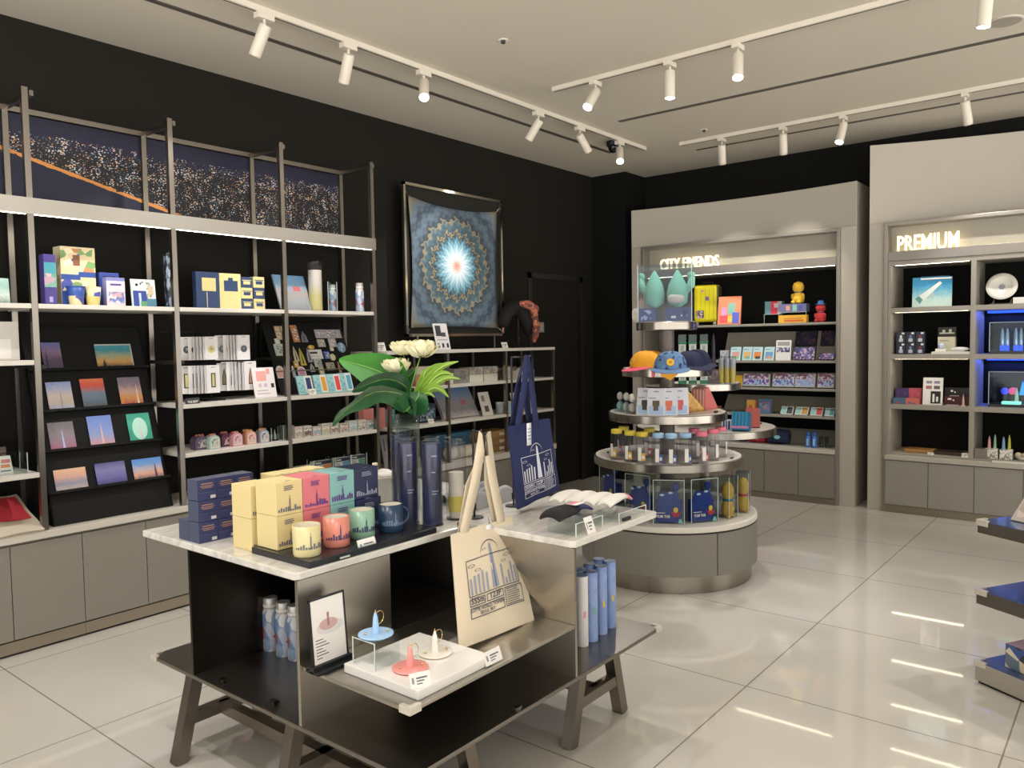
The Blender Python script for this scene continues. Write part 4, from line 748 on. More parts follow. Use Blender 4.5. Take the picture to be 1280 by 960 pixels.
lthermos('printed thermos in a clear box beside the cream tube', 416, 387, 356, -4.41, T1, .026); yc, w, zt = WL(409, 424, 387, 352, -4.37); acrylic_box('acrylic_box', 'clear box around the thermos on the top shelf', (-4.41, yc, T1), .075, .075, zt-T1, H)
lthermos('blue capped thermos standing alone at the right end of the top shelf', 450, 387, 354, -4.38, T1, .03)
# column nearest the camera
Lc('picture_card', 'pale green landscape picture cut by the left edge of the view', 'picture', -26, 13, 372, 347, T1, .012, grad('7a8a80', 'c8d8d0', '9ac0b8', 'a8ccc4'), rx=-.1)
carton('framed_picture', 'white framed picture on the shelf at the left edge', 'picture', (-4.39, onx(5, 448, -4.38).y-.005, T0), .15, .025, WL(-30, 30, 448, 402, -4.38)[2]-T0, H, mat('cfcbc4', .5), [(.0, .05, .75, .55, mat('e6e3e2', .5))])
yc, w, zt = WL(-30, 36, 591, 551, -4.33); acrylic_box('acrylic_box', 'clear box of colourful lettered cards at the left edge', (-4.39, yc, T4), w, .1, .1, H)
carton('greeting_card', 'white card with pink and orange letters in the clear box', 'card', (-4.37, yc+.01, T4), .1, .004, .095, H, PAPER, [(.1, .62, .5, .8, mat('d070a0', .5)), (.55, .6, .95, .8, mat('e08080', .5)), (.1, .35, .45, .52, mat('8a6ac0', .5)), (.5, .35, .9, .52, mat('e89060', .5)), (.1, .12, .4, .28, mat('3aa0a8', .5)), (.45, .15, .9, .2, INK)], rx=-.42)
yc, w, zt = WL(-24, 16, 548, 535, -4.45); tag(M().at((0, 0, 0), 0, -.25).cbox(.13, .03, .12, mat('5a4e48', .5)).fr(-.06, .02, .06, .1, patch(40, '6a5a52', '8a7a70', '4a423e'), -.016).build('dark_pouch', None, (-4.52, yc, T4), H, .004), 'dark brown pouch behind the clear card box', 'pouch')
# tote lying on the worktop
yc = onx(2, 672, -4.40).y
t = thing('folded_tote', 'beige folded tote with red print lying on the left worktop', 'bag', (-4.47, yc-.03, CT)); b = M()
def fn(u, v): return ((v-.5)*.26-.02, (u-.5)*.36, .012+.17*(1-v)**1.0*(.9+.1*math.sin(u*5))+.004*math.sin(v*9+u*7))
b.grid(lambda u, v: (lambda p: (p[0]+.09*v, p[1], p[2]))(fn(1-u, v)), 14, 12, mat('c9bfae', .95)); b.box(-.16, -.18, 0, .19, .18, .012, mat('bdb3a2', .95)); b.build('bag_body', t)
b = M(); b.grid(lambda u, v: (lambda p: (p[0]+.09*(.08+.6*v)+.003, p[1], p[2]+.004))(fn(1-(.05+.62*u), .08+.6*v)), 8, 8, mat('c03240', .8)); b.build('print', t)
b = M(); ribbon(b, [(.1, .13, .03), (.17, .17, .02), (.16, .21, .016), (.06, .2, .02)], (0, 0, 1), .02, mat('c9bfae', .95)); b.build('handle', t).modifiers.new('thick', 'SOLIDIFY').thickness = .003
# slanted black postcard rack
RX0, RZ0, RX1, RZ1 = -4.335, CT+.004, -4.66, 1.62
ty0, ty1 = 1.625, 2.262; sd_ = Vector((RX1-RX0, 0, RZ1-RZ0)); sl_ = sd_.length; sd_.normalize(); lean = math.atan2(RX0-RX1, RZ1-RZ0); nn = Vector((sd_.z, 0, -sd_.x))
def onrack(px, py): return hit(px, py, (RX0, 0, RZ0), nn)
pr_ = thing('postcard_rack', 'slanted black rack with four ledges of postcards on the left shelves', 'rack', (RX0, (ty0+ty1)/2, RZ0)); wr = ty1-ty0; bm = mat('0a0a0b', .65, spec=.3)
M().at((0, 0, 0), H, -lean).box(-wr/2, 0, 0, wr/2, .012, sl_, bm).build('back_board', pr_)
for sgn in (-1, 1): M().at((0, 0, 0), H).slab([(0, 0), (.001, 0), (.001, .001)], 0, .001, bm) if False else None
for s in (-1, 1): M().add([(0, s*wr/2, 0), (RX1-RX0, s*wr/2, RZ1-RZ0), (RX1-RX0-.02, s*wr/2, 0), (0, s*wr/2-s*.01, 0), (RX1-RX0, s*wr/2-s*.01, RZ1-RZ0), (RX1-RX0-.02, s*wr/2-s*.01, 0)], [(0, 1, 2), (3, 5, 4), (0, 3, 4, 1), (1, 4, 5, 2), (2, 5, 3, 0)], bm).build('side_panel', pr_)
lz = [onrack(px, py) for px, py in ((120, 463), (130, 510), (130, 558), (120, 610))]
cards = (((52, 80, 462, 429), 'purple dusk tower postcard at the left of the top rack row', ('4a4058', '5a4a66', '8a7090', '6a70b0')), ((118, 169, 460, 431), 'wide teal and amber sunset postcard in the top rack row', ('3a3c40', 'c89a5a', '9aa080', '3f8a9a', '4a98a8')),
 ((58, 94, 511, 478), 'pale blue sky postcard at the left of the second rack row', ('9ab0d8', 'd8c8c0', 'e0d0c8', 'b8c0dc', '8fa0d8')), ((101, 135, 508, 474), 'red maple leaf postcard in the middle of the second rack row', ('5a5048', '6a8098', '7a90a8', 'd85a48', 'e07858')), ((148, 180, 505, 472), 'pink sunset tower postcard at the right of the second rack row', ('b84a50', 'e0a060', 'd0a8a0', '8f7f90', '7a7488')),
 ((60, 97, 562, 528), 'grey dusk postcard at the left of the third rack row', ('b06a88', '9a7a90', '8f8590', '7d7a80', '6f6c74')), ((110, 145, 557, 520), 'blue sky tower postcard in the middle of the third rack row', ('d8a0a0', '8f9fd0', '7f94d4', '6f8ad0')), ((159, 192, 550, 517), 'green glowing tower postcard at the right of the third rack row', ('48a890', '3f9f88', '4fb09a', '3a9a86')),
 ((66, 112, 613, 586), 'peach cloud postcard at the left of the bottom rack row', ('c8b8b0', '8f90a8', 'd8a898', 'e0b898')), ((118, 161, 606, 578), 'violet river night postcard in the middle of the bottom rack row', ('4a4a80', '6a68a8', '7f7cb0', '5a5890')), ((164, 206, 598, 573), 'orange to blue sunset postcard at the right of the bottom rack row', ('6a5868', 'e0a890', 'b8b0c0', '6f9ad8', '5a90dc')))
led_ = [CT+.004+.0]*4
sc_z = [onrack(90, 462).z, onrack(118, 510).z, onrack(128, 557).z, onrack(137, 606).z]
for k, z in enumerate(sc_z):
    s = (z-.004-RZ0)/sd_.z; M().at(sd_*s, H, -lean).box(-wr/2, -.03, -.006, wr/2, 0, 0, bm).box(-wr/2, -.032, -.006, wr/2, -.029, .008, bm).build('ledge', pr_)
for i, ((pl, pr, pb, pt), lb, cs) in enumerate(cards):
    row = 0 if i < 2 else (i+1)//3; a = onrack(pl+2, pb); c = onrack(pr, pb); q = onrack((pl+pr)/2, pt); z0 = sc_z[row]; h = max(.08, (q.z-z0)/sd_.z); y = (a.y+c.y)/2; s = (z0-RZ0)/sd_.z; wd = abs(c.y-a.y)*.93
    base = Vector((RX0, 0, RZ0))+sd_*s+nn*.007; b = M().cbox(wd, .004, h, grad(*cs)); tc_ = {1: '2a2a30', 3: None, 10: '5a4a60'}.get(i, 'b8a8b0' if i not in (0, 8, 9) else '2f2a40')
    if i == 1: b.fr(-wd/2, h*.95, wd/2, h, mat('c8c4bc', .4), -.0026); b.fr(wd/2-.006, 0, wd/2, h, mat('c8c4bc', .4), -.0026)
    if tc_ and i not in (8, 9): tx_ = .28 if i == 4 else (.25 if i == 10 else (-.3 if i in (0, 1) else .02)); b.add([(wd*(tx_-.05), -.0027, h*.05), (wd*(tx_+.05), -.0027, h*.05), (wd*(tx_+.008), -.0027, h*(.72 if i not in (1,) else .35)), (wd*(tx_-.008), -.0027, h*(.72 if i not in (1,) else .35))], [(0, 1, 2, 3)], mat({4: 'e8dcd0', 7: 'd8c8d8', 5: 'b0b8e8', 6: 'e0b8b0'}.get(i, tc_), .5))
    if i == 7: b.disc(0.0, h*.45, wd*.33, mat('b8e8d8', .5), -.00262, 18, h*.4)
    tag(b.build('postcard', None, (base.x, y, base.z+.001), H, 0, -lean), lb, 'postcard', 'postcards on the black rack')
# hanging card stand
yc = onx(271, 503, -4.40).y; hs = thing('card_stand', 'black peg stand holding bunches of white keyring cards', 'display stand', (-4.46, yc, T3)); b = M()
w2 = .30
b.box(-.06, -.06, 0, .06, .06, .01, bm); b.build('base', hs); zt_ = onx(290, 415, -4.44).z-T3
M().cyl(.006, .01, zt_+.01, bm, 10).build('stem', hs)
rowz = [zt_, zt_*.55]
for z in rowz: M().tube([(0, -w2, z), (0, w2, z)], .004, bm, 8).build('crossbar', hs)
CARDW = mat('e4e2e4', .5)
bun = [(231, 271, 450, 421, 0, 'upper left'), (276, 311, 450, 419, 0, 'upper right'), (229, 272, 492, 457, 1, 'lower left'), (277, 318, 488, 452, 1, 'lower right')]
for (pl, pr, pb, pt, rw, nm) in bun:
    n = 8; yL, yR = onx(pl, 440, -4.40).y, onx(pr, 440, -4.40).y; zb = onx((pl+pr)/2, pb, -4.40).z; zt2 = onx((pl+pr)/2, pt, -4.40).z; hh = zt2-zb; cw = .085
    M().tube([(0, (yL+yR)/2-yc, rowz[rw]), (.115, (yL+yR)/2-yc, rowz[rw]+.0)], .0025, bm, 6).build('peg', hs)
    for i in range(n):
        f_ = i/(n-1); front = i in (2, 7); y = yL+cw/2+(yR-yL-cw)*f_; x = -4.40-.012*(n-1-i)*.6+(.012 if front else 0); b = M().cbox(cw, .0025, hh, CARDW)
        if front or i == 0:
            if rw == 0: b.disc(0, hh*.45, .022, mat(('3a3a3e', 'cfc27a')[i % 2] if nm == 'upper left' else ('c8bc78' if i == 2 else '4a5560'), .3), -.0018, 18); b.disc(0, hh*.47, .012, mat('8a8a88', .3, .5), -.0022, 3)
            elif nm == 'lower left': b.fr(-.015, hh*.2, .015, hh*.72, mat('2c2c26', .4), -.0018); b.fr(-.008, hh*.24, .008, hh*.68, mat('c8bc80', .3, .5), -.0022)
            else: b.add([(-.014, -.0018, hh*.2), (.014, -.0018, hh*.2), (.012, -.0018, hh*.5), (0, -.0018, hh*.8), (-.012, -.0018, hh*.5)], [(0, 1, 2, 3, 4)], mat('26262a', .4)); b.add([(-.009, -.0022, hh*.24), (.009, -.0022, hh*.24), (.007, -.0022, hh*.5), (0, -.0022, hh*.7), (-.007, -.0022, hh*.5)], [(0, 1, 2, 3, 4)], mat('c8907a' if i == 7 else '8a8050', .4))
            b.fr(-.014, hh*.92, .014, hh*.94, INK, -.0018)
        lb = {2: 'front', 7: 'right end', 0: 'left end'}.get(i); lab = ('white keyring card facing out, %s of the %s bunch on the peg stand' % (lb, nm)) if lb else 'white keyring card tucked inside the %s bunch of the peg stand' % nm
        tag(b.build('keyring_card', None, (x, y, zb), H+(0 if front else (-.5 if i < 3 else .55)), 0), lab, 'keyring card', 'keyring cards in the %s bunch' % nm)
carton('product_sign', 'white upright card with coral arch print beside the peg stand', 'sign', (-4.34, onx(333, 500, -4.34).y, T3), .155, .012, onx(331, 459, -4.34).z-T3, H, mat('e9e4e6', .4), [(.15, .55, .6, .88, mat('e8a8a4', .5)), (.2, .35, .34, .47, mat('d8b8cc', .5)), (.45, .35, .6, .47, mat('c8b8d8', .5)), (.1, .22, .6, .25, mat('b8b0b8', .5)), (.1, .12, .7, .15, mat('b8b0b8', .5)), (.78, .32, .92, .46, INK), (.62, .78, .78, .95, mat('e8a8a4', .5))], rx=-.2)
yb = onx(241, 503, -4.30).y; b = M().cbox(.085, .006, .034, mat('3a3a40', .5)); b.text('THE BEST', .017, PAPER, lambda x, y, z: (x, -.0036, y+.006), .0004, .9); tag(b.build('best_plate', None, (-4.30, yb, T3), H, 0, -.15), 'small dark plate reading THE BEST on the shelf edge', 'sign plate')
# domed souvenir boxes on the lower shelf
DB = [(244, 262, '5a4a62', '8a8aa8', 'pink flowered lid and purple print'), (262, 276, '9fb8ae', '5a7a70', 'mint arch print'), (277, 290, '5a2a48', '7a3a5a', 'dark plum side'), (291, 304, 'c88a96', 'a05a70', 'pink arch print'), (305, 317, '3a3030', '5a4a40', 'dark brown side'), (309, 321, 'd8a08a', 'b0664a', 'peach arch print'), (325, 337, '8f96a8', '5a6078', 'grey blue arch print')]
for i, (pl, pr, c, c2, nm) in enumerate(DB):
    pb = 563-(pl-240)*.155; xf = -4.33 if i not in (0, 2, 4) else -4.37; a, bq = onx(pl, pb, xf), onx(pr, pb, xf); w = (bq.y-a.y)*.95; hh = .082; n = 10
    pl_ = [(-w/2, 0), (w/2, 0), (w/2, hh*.62)]+[(w/2*math.cos(PI*k/n), hh*.62+hh*.38*math.sin(PI*k/n)) for k in range(1, n)]+[(-w/2, hh*.62)]
    b = M().slab(pl_, -.03, .03, mat(c, .4)); s_ = .8
    b.add([(x*s_, -.0306, z*s_+.006) for x, z in pl_], [list(range(len(pl_)))], mat('d8d0d0' if i in (1, 3, 5, 6) else c, .4)); b.add([(x*.66, -.0312, z*.66+.012) for x, z in pl_], [list(range(len(pl_)))], patch(90, c, c2, c, 'c8bcb8')); 
    for k in range(3): b.ball((w*(k-1)*.22, 0, hh), .009, mat(('c84a58', '8fae6a', 'd86a78')[k] if i < 4 else 'e0a06a', .4), 8)
    tag(b.build('souvenir_box', None, (xf-.03, (a.y+bq.y)/2, T4), H), 'domed souvenir box with %s on the lower shelf' % nm, 'box', 'domed souvenir boxes')
yc = onx(346, 552, -4.36).y; acrylic_box('acrylic_box', 'clear box with a small tower model right of the domed boxes', (-4.38, yc, T4), .09, .06, .085, H); t = thing('tower_model', 'small silver tower model in the clear box on the lower shelf', 'model', (-4.38, yc, T4)); M().cyl(.022, 0, .008, INK, 16).build('base', t); M().lathe([(.009, .008), (.007, .04), (.003, .062), (.0005, .072)], mat('c8c0b8', .3, .8), 10).build('tower', t)
yc = onx(332, 564, -4.3).y
# dark trays on the worktop behind the table boxes
for i, (pl, pr, lb) in enumerate(((300, 345, 'dark lidded case lying on the worktop behind the cream boxes'), (345, 360, 'small dark case beside the lidded case on the worktop'))): Lc('dark_case', lb, 'case', pl, pr, 597, 588, CT, .12, mat('26262a', .4), xf=-4.33, h=.06, group='dark cases on the worktop')
# magnet board
MX0, MZ0, MX1, MZ1 = -4.43, T3+.004, -4.63, 1.655
md = Vector((MX1-MX0, 0, MZ1-MZ0)).normalized(); ml = math.atan2(MX0-MX1, MZ1-MZ0); mn = Vector((md.z, 0, -md.x))
def onmag(px, py): return hit(px, py, (MX0, 0, MZ0), mn)
my0, my1 = 3.075, 3.735; mb = thing('magnet_board', 'slanted black board covered with souvenir magnets', 'display board', (MX0, (my0+my1)/2, MZ0)); wm = my1-my0
M().at((0, 0, 0), H, -ml).box(-wm/2, 0, 0, wm/2, .012, (MZ1-MZ0)/md.z, bm).build('back_board', mb)
for s in (-1, 1): M().box(MX1-MX0-.02, s*wm/2-.006, 0, MX1-MX0+.0, s*wm/2+.006, MZ1-MZ0-.01, bm).build('strut', mb)
zl = onmag(410, 462).z; s_ = (zl-MZ0)/md.z; M().at(md*s_, H, -ml).box(-wm/2, -.02, -.004, wm/2, 0, 0, mat('8a8272', .4, .4)).build('ledge', mb)
MG = [((346, 353, 425, 409), 'r', 'c8a878', 'slim tan tower magnet at the top left of the board'), ((354, 357, 425, 409), 'r', 'c8bc88', 'thin cream strip magnet beside the first post'), ((367, 375, 428, 408), 'r', 'c08048', 'orange framed tower magnet right of the post'), ((377, 385, 428, 415), 't', '7a7a80', 'grey skyline magnet at the top of the board'), ((395, 427, 423, 413), 'r', 'a8a0a8', 'long pink and blue panorama magnet at the top right'), ((398, 407, 434, 425), 'r', 'b0a89c', 'square beige picture magnet under the panorama'), ((412, 421, 434, 424), 'r', 'b8b4b4', 'square grey picture magnet under the panorama'),
 ((344, 350, 430, 424), 'r', 'c8ccc4', 'small pale square magnet left of the post'), ((345, 357, 445, 431), 'p', 'b8c0b4', 'pale green patterned magnet left of the post'), ((368, 374, 452, 434), 't', 'c0b898', 'cream tower shaped magnet'), ((376, 383, 457, 436), 't', 'b8a848', 'gold tower shaped magnet'), ((385, 391, 453, 436), 't', '9a9ca0', 'silver tower shaped magnet'), ((385, 393, 437, 432), 'd', 'd0a030', 'yellow oval magnet above the white plate'), ((387, 404, 449, 438), 'w', 'd4d2d0', 'white rectangular magnet with black lettering'), ((394, 403, 459, 450), 'p', 'b8bab8', 'grey square magnet under the white plate'),
 ((406, 413, 449, 440), 'r', '2a58a8', 'blue square magnet with a pink top'), ((413, 417, 439, 435), 'r', 'd0ccb8', 'tiny cream square magnet'), ((413, 420, 451, 443), 'd', 'c8c490', 'round cream medal magnet'), ((423, 433, 441, 429), 'd', '6f94b4', 'round blue tower magnet at the right side'), ((368, 374, 460, 452), 'r', 'd0a038', 'yellow square magnet below the cream tower'), ((388, 394, 465, 455), 't', 'a8a8ac', 'small silver peaks magnet'), ((409, 419, 463, 454), 'p', 'b0a090', 'brown skyline magnet above the ledge'), ((424, 427, 466, 453), 't', 'b89a70', 'thin tan tower magnet at the right end'),
 ((347, 357, 473, 458), 'a', 'e0b0a4', 'peach arched magnet left of the post'), ((367, 370, 472, 458), 'a', '9aa8b8', 'grey blue arched magnet right of the post'), ((373, 383, 470, 459), 'a', 'c88ab0', 'pink purple arched magnet'), ((400, 406, 469, 460), 'r', 'c8c088', 'yellow green tilted tag magnet')]
for (pl, pr, pb, pt), k, c, lb in MG:
    a, c_, q, q2 = onmag(pl, pb), onmag(pr, pb), onmag((pl+pr)/2, pt), onmag((pl+pr)/2, pb); w = max(.016, abs(c_.y-a.y)); h = (q-q2).length; m = mat(c, .4); b = M()
    if k == 'd': b.slab([(w/2*math.cos(2*PI*i/18), h/2+h/2*math.sin(2*PI*i/18)) for i in range(18)], -.006, 0, m); b.disc(0, h/2, w*.34, patch(120, c, 'd8d8d0', c), -.0066, 16, h*.36)
    elif k == 't': b.slab([(-w*.5, 0), (w*.5, 0), (w*.36, h*.55), (0, h), (-w*.36, h*.55)], -.006, 0, m); b.slab([(-w*.12, .01), (w*.12, .01), (0, h*.85)], -.0075, -.006, mat('3a3a36', .5))
    elif k == 'a': pg_ = [(-w/2, 0), (w/2, 0)]+[(w/2*math.cos(PI*i/10), h*.55+h*.45*math.sin(PI*i/10)) for i in range(11)]; b.slab(pg_, -.006, 0, mat('e6dcd8', .4)); b.slab([(x*.75, z*.75+.006) for x, z in pg_], -.0072, -.006, m)
    else:
        b.box(-w/2, -.006, 0, w/2, 0, h, m)
        if k == 'w': b.fr(-w*.4, h*.55, w*.15, h*.75, INK, -.0066); b.fr(-w*.4, h*.25, w*.3, h*.3, mat('9a9a9a', .5), -.0066)
        else: b.fr(-w*.4, h*.1, w*.4, h*.85, patch(110, c, 'e0d8d0' if k == 'r' else '4a5a4a', c, '8a8a90'), -.0066)
    tag(b.build('magnet', None, q2+mn*.0015, H, 0, -ml), lb+' on the black board' if len(lb.split()) < 11 else lb, 'magnet', 'magnets on the black board')
for i, (pl, pr, c, nm) in enumerate(((371, 398, '2c3a6a', 'navy'), (392, 416, 'd89a3c', 'orange'), (409, 433, 'd84a48', 'red'), (424, 447, '5aa8c8', 'blue'))):
    yc, w, zt = WL(pl+1, pr-2, 493-i*1.5, 469-i*1.2, -4.33); w *= .78
    carton('bookmark_set', 'pale teal folded card with %s bookmark before the magnet board' % nm, 'card', (-4.335, yc, T3), w, .012, zt-T3, H, mat('9cc8cc', .45), [(.5, .05, .98, .97, mat('e2e0da', .5)), (.58, .12, .9, .88, mat(c, .45)), (.05, .1, .4, .8, patch(80, '8fc0c8', '6aa8b8', '9cc8cc'))], 'bookmark cards', rx=-.3)
price_card('white price card before the navy bookmark card', (-4.298, onx(391, 494, -4.3).y, T3), H, .06, .04)
# small boxes and acrylic cases on the lower shelf and worktop, right bay
SBX = ['a8a49c', '6a5a52', '8fb0c0', 'c8b08a', '8a7a78', 'd0a0a0', '9ac0c0', 'b8b4b0', '7a8a8a']
for i in range(9):
    pl = 369+i*11.3; pb = 549-(pl-369)*.13
    yc, w, zt = WL(pl, pl+10, pb, pb-16, -4.335); carton('souvenir_box', 'small printed souvenir box, %s from the left in the right bay row' % ('first', 'second', 'third', 'fourth', 'fifth', 'sixth', 'seventh', 'eighth', 'ninth')[i], 'box', (-4.36, yc, T4), w*.96, .05, .075-.012*(i % 3 == 2), H, mat('cdc9c2', .45), [(.06, .1, .94, .8, patch(70+i, SBX[i], 'd8d4cc', SBX[(i+3) % 9], SBX[i])), (.1, .84, .9, .93, mat(SBX[(i+5) % 9], .5))], 'small souvenir boxes in the right bay')
carton('souvenir_box', 'low grey box stack behind the shelf post in the right bay', 'box', (-4.40, onx(359, 553, -4.4).y, T4), .06, .08, .085, H, mat('a09a90', .5), lines(.1, .9, .1, .9, 4, mat('6a645c', .5)))
for i, (pl, pr) in enumerate(((365, 374), (375, 386), (387, 399))):
    yc, w, zt = WL(pl, pr, 600, 585, -4.34); carton('phone_case_box', 'white box with a dark oval print on the worktop, %s of three' % ('first', 'second', 'third')[i], 'box', (-4.37, yc, CT), w*.97, .06, .105, H, mat('dedcd8', .45), [(.55, .3, .8, .75, INK if i == 2 else mat('9a9ca8', .5)), (.2, .4, .42, .8, mat('c8c6c8', .5))], 'white phone case boxes')
for i, (pl, pr, c) in enumerate(((393, 418, 'd8804a'), (420, 440, '6aa0c8'), (440, 460, '6a9a7a'))):
    yc, w, zt = WL(pl, pr, 603, 570, -4.30); carton('magnet_pack', 'colourful pack with dark header in the clear case, %s on the worktop' % ('leftmost', 'middle', 'rightmost')[i], 'box', (-4.335, yc, CT), w*.86, .05, .128, H, mat('d8d4ce', .45), [(0, .82, 1, 1, mat('2c3044', .5)), (.05, .88, .4, .94, PAPER), (.05, .3, .48, .8, patch(60, 'e0dcd8', 'b8b0a8', 'c8ccd0')), (.5, .4, .98, .8, mat(c, .45)), (0.02, .02, .5, .28, mat('d0909c', .5)), (.5, .02, .98, .38, patch(60, '6aa0d0', 'c8a8b0', '8fc0d8'))], 'colourful packs on the worktop')
    acrylic_box('acrylic_box', 'clear case around the %s colourful pack on the worktop' % ('leftmost', 'middle', 'rightmost')[i], (-4.34, yc, CT), w*.95, .075, .14, H)
# ------------------------------------------------------------------ framed scarf, hat form and cards on the low shelving
TL_ = 1.4405; XS = -4.6
a, b_ = onx(502, 225, XS), onx(628, 253, XS); c, d_ = onx(508, 423, XS), onx(627, 418, XS); y0, y1 = (a.y+c.y)/2, (b_.y+d_.y)/2; zt, zb = (a.z+b_.z)/2, (c.z+d_.z)/2
st = thing('scarf_stand', 'polished steel frame stand with a teal kaleidoscope scarf', 'display frame', (XS, (y0+y1)/2, TL_)); hw_ = (y1-y0)/2; b = M(); bz, tz = zb-TL_, zt-TL_; tk = .022
for n_, q in (('side_bar', (-hw_, bz, -hw_+tk, tz)), ('side_bar', (hw_-tk, bz, hw_, tz)), ('top_bar', (-hw_, tz-tk, hw_, tz)), ('bottom_bar', (-hw_, bz, hw_, bz+tk))): M().box(-.012, q[0], q[1], .012, q[2], q[3], CHROME).build(n_, st)
for s in (-.8, .78): M().box(-.01, s*hw_-.01, .004, .01, s*hw_+.01, bz, CHROME).build('leg', st); M().box(-.08, s*hw_-.015, 0, .08, s*hw_+.015, .006, CHROME).build('foot', st)
M().box(-.03, -hw_+tk, bz+tk, -.022, hw_-tk, tz-tk, mat('16150f', .6)).build('backing', st)
def sc(u, v):
    q = .5-abs(v-.5); x = (u-.5)*2; sag = .05*(1-x*x)*(1 if v > .5 else -.25)*(abs(v-.5)*2)**3; side = .03*math.sin(PI*v); return ((u-.5)*2*(hw_-.06-side), .004*math.sin(u*9), bz+.07+(tz-bz-.17)*v-sag)
s = M().grid(sc, 24, 24, m_scarf()).build('scarf', st, (-.0, 0, 0), H); s.modifiers.new('thick', 'SOLIDIFY').thickness = .002
for u, v in ((0, 0), (1, 0), (0, 1), (1, 1)): p = sc(u, v); M().tube([(0, p[0], p[2]), (0, (hw_-.01)*(1 if u else -1), p[2]+(.05 if v else -.03))], .003, CHROME, 6).build('clip', st)
ys = onx(555, 437, -4.36).y; carton('product_sign', 'white leaning sign with black photos under the scarf frame', 'sign', (-4.36, ys, TL_), .16, .004, .215, H, mat('e4e2e2', .45), [(.12, .52, .5, .92, mat('3a3a42', .5)), (.5, .5, .8, .66, mat('4a4a52', .5)), (.1, .08, .24, .25, INK), (.42, .08, .56, .25, INK), (.74, .08, .88, .25, INK), (.12, .36, .85, .39, mat('9a9aa0', .5))], rx=-.22)
price_card('small white card on the low shelving near the hat form', (-4.38, onx(632, 434, -4.38).y, TL_), H, .08, .055); price_card('small dark printed card beside the peonies on the low shelving', (-4.40, onx(478, 437, -4.4).y, TL_), H, .08, .07)
yh = onx(648, 434, -4.52).y; t = thing('scarf_form', 'black arched display form with a knotted coral scarf', 'display form', (-4.52, yh, TL_)); M().lathe([(.07, 0), (.07, .006), (.012, .01), (.01, .1)], BLACK, 20).build('base', t); zz = onx(655, 380, -4.5).z-TL_
M().tube([(0, -.22, zz*.5), (0, -.16, zz*.8), (0, -.06, zz*.93), (0, .04, zz*.85), (.02, .11, zz*.55), (.02, .13, zz*.3)], [.05, .06, .065, .07, .065, .03], mat('151418', .8), 14).build('form', t); M().tube([(0, 0, .1), (0, 0, zz*.85)], .01, BLACK, 8).build('stem', t)
cs_ = patch(40, 'c8705a', '9a5048', 'd88a6a', '6a4a48', rough=.8); M().tube([(.05, -.04, zz*1.0), (.09, .03, zz*.98), (.1, .1, zz*.9), (.09, .14, zz*.72)], [.025, .04, .045, .03], cs_, 12).build('scarf', t); M().tube([(.09, .12, zz*.8), (.1, .15, zz*.5), (.09, .14, zz*.25), (.08, .13, zz*.12)], [.03, .035, .03, .015], cs_, 10).build('scarf_tail', t); M().ball((.1, .13, zz*.88), (.035, .045, .04), cs_, 12).build('knot', t)
S1, S2, S3 = 1.1645, .8745, .5455
Lc('storage_box', 'grey fabric box at the left of the upper low shelf', 'box', 568, 586, 480, 461, S1, .12, mat('8f8d8a', .7), [(.1, .1, .9, .9, patch(40, '8a8888', '9a9894', '7a7876'))], xf=-4.36)
Lc('storage_box', 'grey box with pale lower half on the upper low shelf', 'box', 587, 604, 479, 459, S1, .12, mat('a8a49a', .6), [(0, 0, 1, .5, mat('d2cfc2', .6)), (0, .5, 1, 1, patch(40, 'a09c92', 'b4b0a4', '8a867e'))], xf=-4.36, group='marbled boxes'); Lc('storage_box', 'marbled grey box beside the pale half box on the upper low shelf', 'box', 605, 622, 478, 458, S1, .12, mat('a8a49a', .6), [(0, 0, 1, .5, mat('cfccc0', .6)), (0, .5, 1, 1, patch(40, 'a09c92', 'b8b4a8', '8a867e'))], xf=-4.36, group='marbled boxes')
Lc('pouch', 'small cream pouch at the left end of the upper low shelf', 'pouch', 556, 567, 481, 467, S1, .06, mat('c9c4b4', .8), xf=-4.34)
yc, w, zt = WL(626, 652, 474, 462, -4.40); cloth('striped_cloth', 'grey striped folded cloths on the upper low shelf', (-4.42, yc, S1), H, w, .12, zt-S1+.03, mat('b0aa9c', .8), mat('7a746a', .8), n=5)
Lc('pouch', 'pale purple pouch behind the navy bag strap', 'pouch', 655, 668, 473, 462, S1, .06, mat('8f8da8', .8), xf=-4.38)
Lc('card_box', 'coral orange packet half hidden by the fern leaves', 'box', 520, 543, 484, 458, S1, .05, mat('b87a62', .6), [(0, .6, 1, 1, mat('c8bfb0', .6))], xf=-4.38)
Lc('picture_book', 'large aerial city photo book on the middle low shelf', 'book', 556, 600, 523, 481, S2, .03, grad('c8c0c0', '8a8a90', '9a949a', '7f98b8', '6f94c0'), [(.6, .4, .75, .55, mat('b06a78', .5))], xf=-4.40, rx=-.5)
Lc('product_sign', 'white slim sign leaning on the middle low shelf', 'sign', 604, 617, 517, 489, S2, .004, mat('dcd8d4', .5), [(.2, .6, .5, .85, mat('8a8080', .5)), (.3, .15, .7, .4, mat('5a5050', .5))], xf=-4.36, rx=-.3)
for i, (px, c, lb) in enumerate(((628, 'a8b4b4', 'pale grey cup on the middle low shelf'), (639, '9cc0cc', 'pale blue cup on the middle low shelf'))):
    yc = onx(px, 514, -4.37).y; t = thing('tumbler', lb, 'cup', (-4.40, yc, S2)); M().lathe([(.03, 0), (.036, .095), (.033, .095), (.027, .005), (.001, .005)], mat(c, .4), 20, cap=False).build('cup', t); M().lathe([(.036, .085), (.0375, .09), (.036, .096)], mat('d0d4d4', .4), 20, cap=False).build('rim', t)
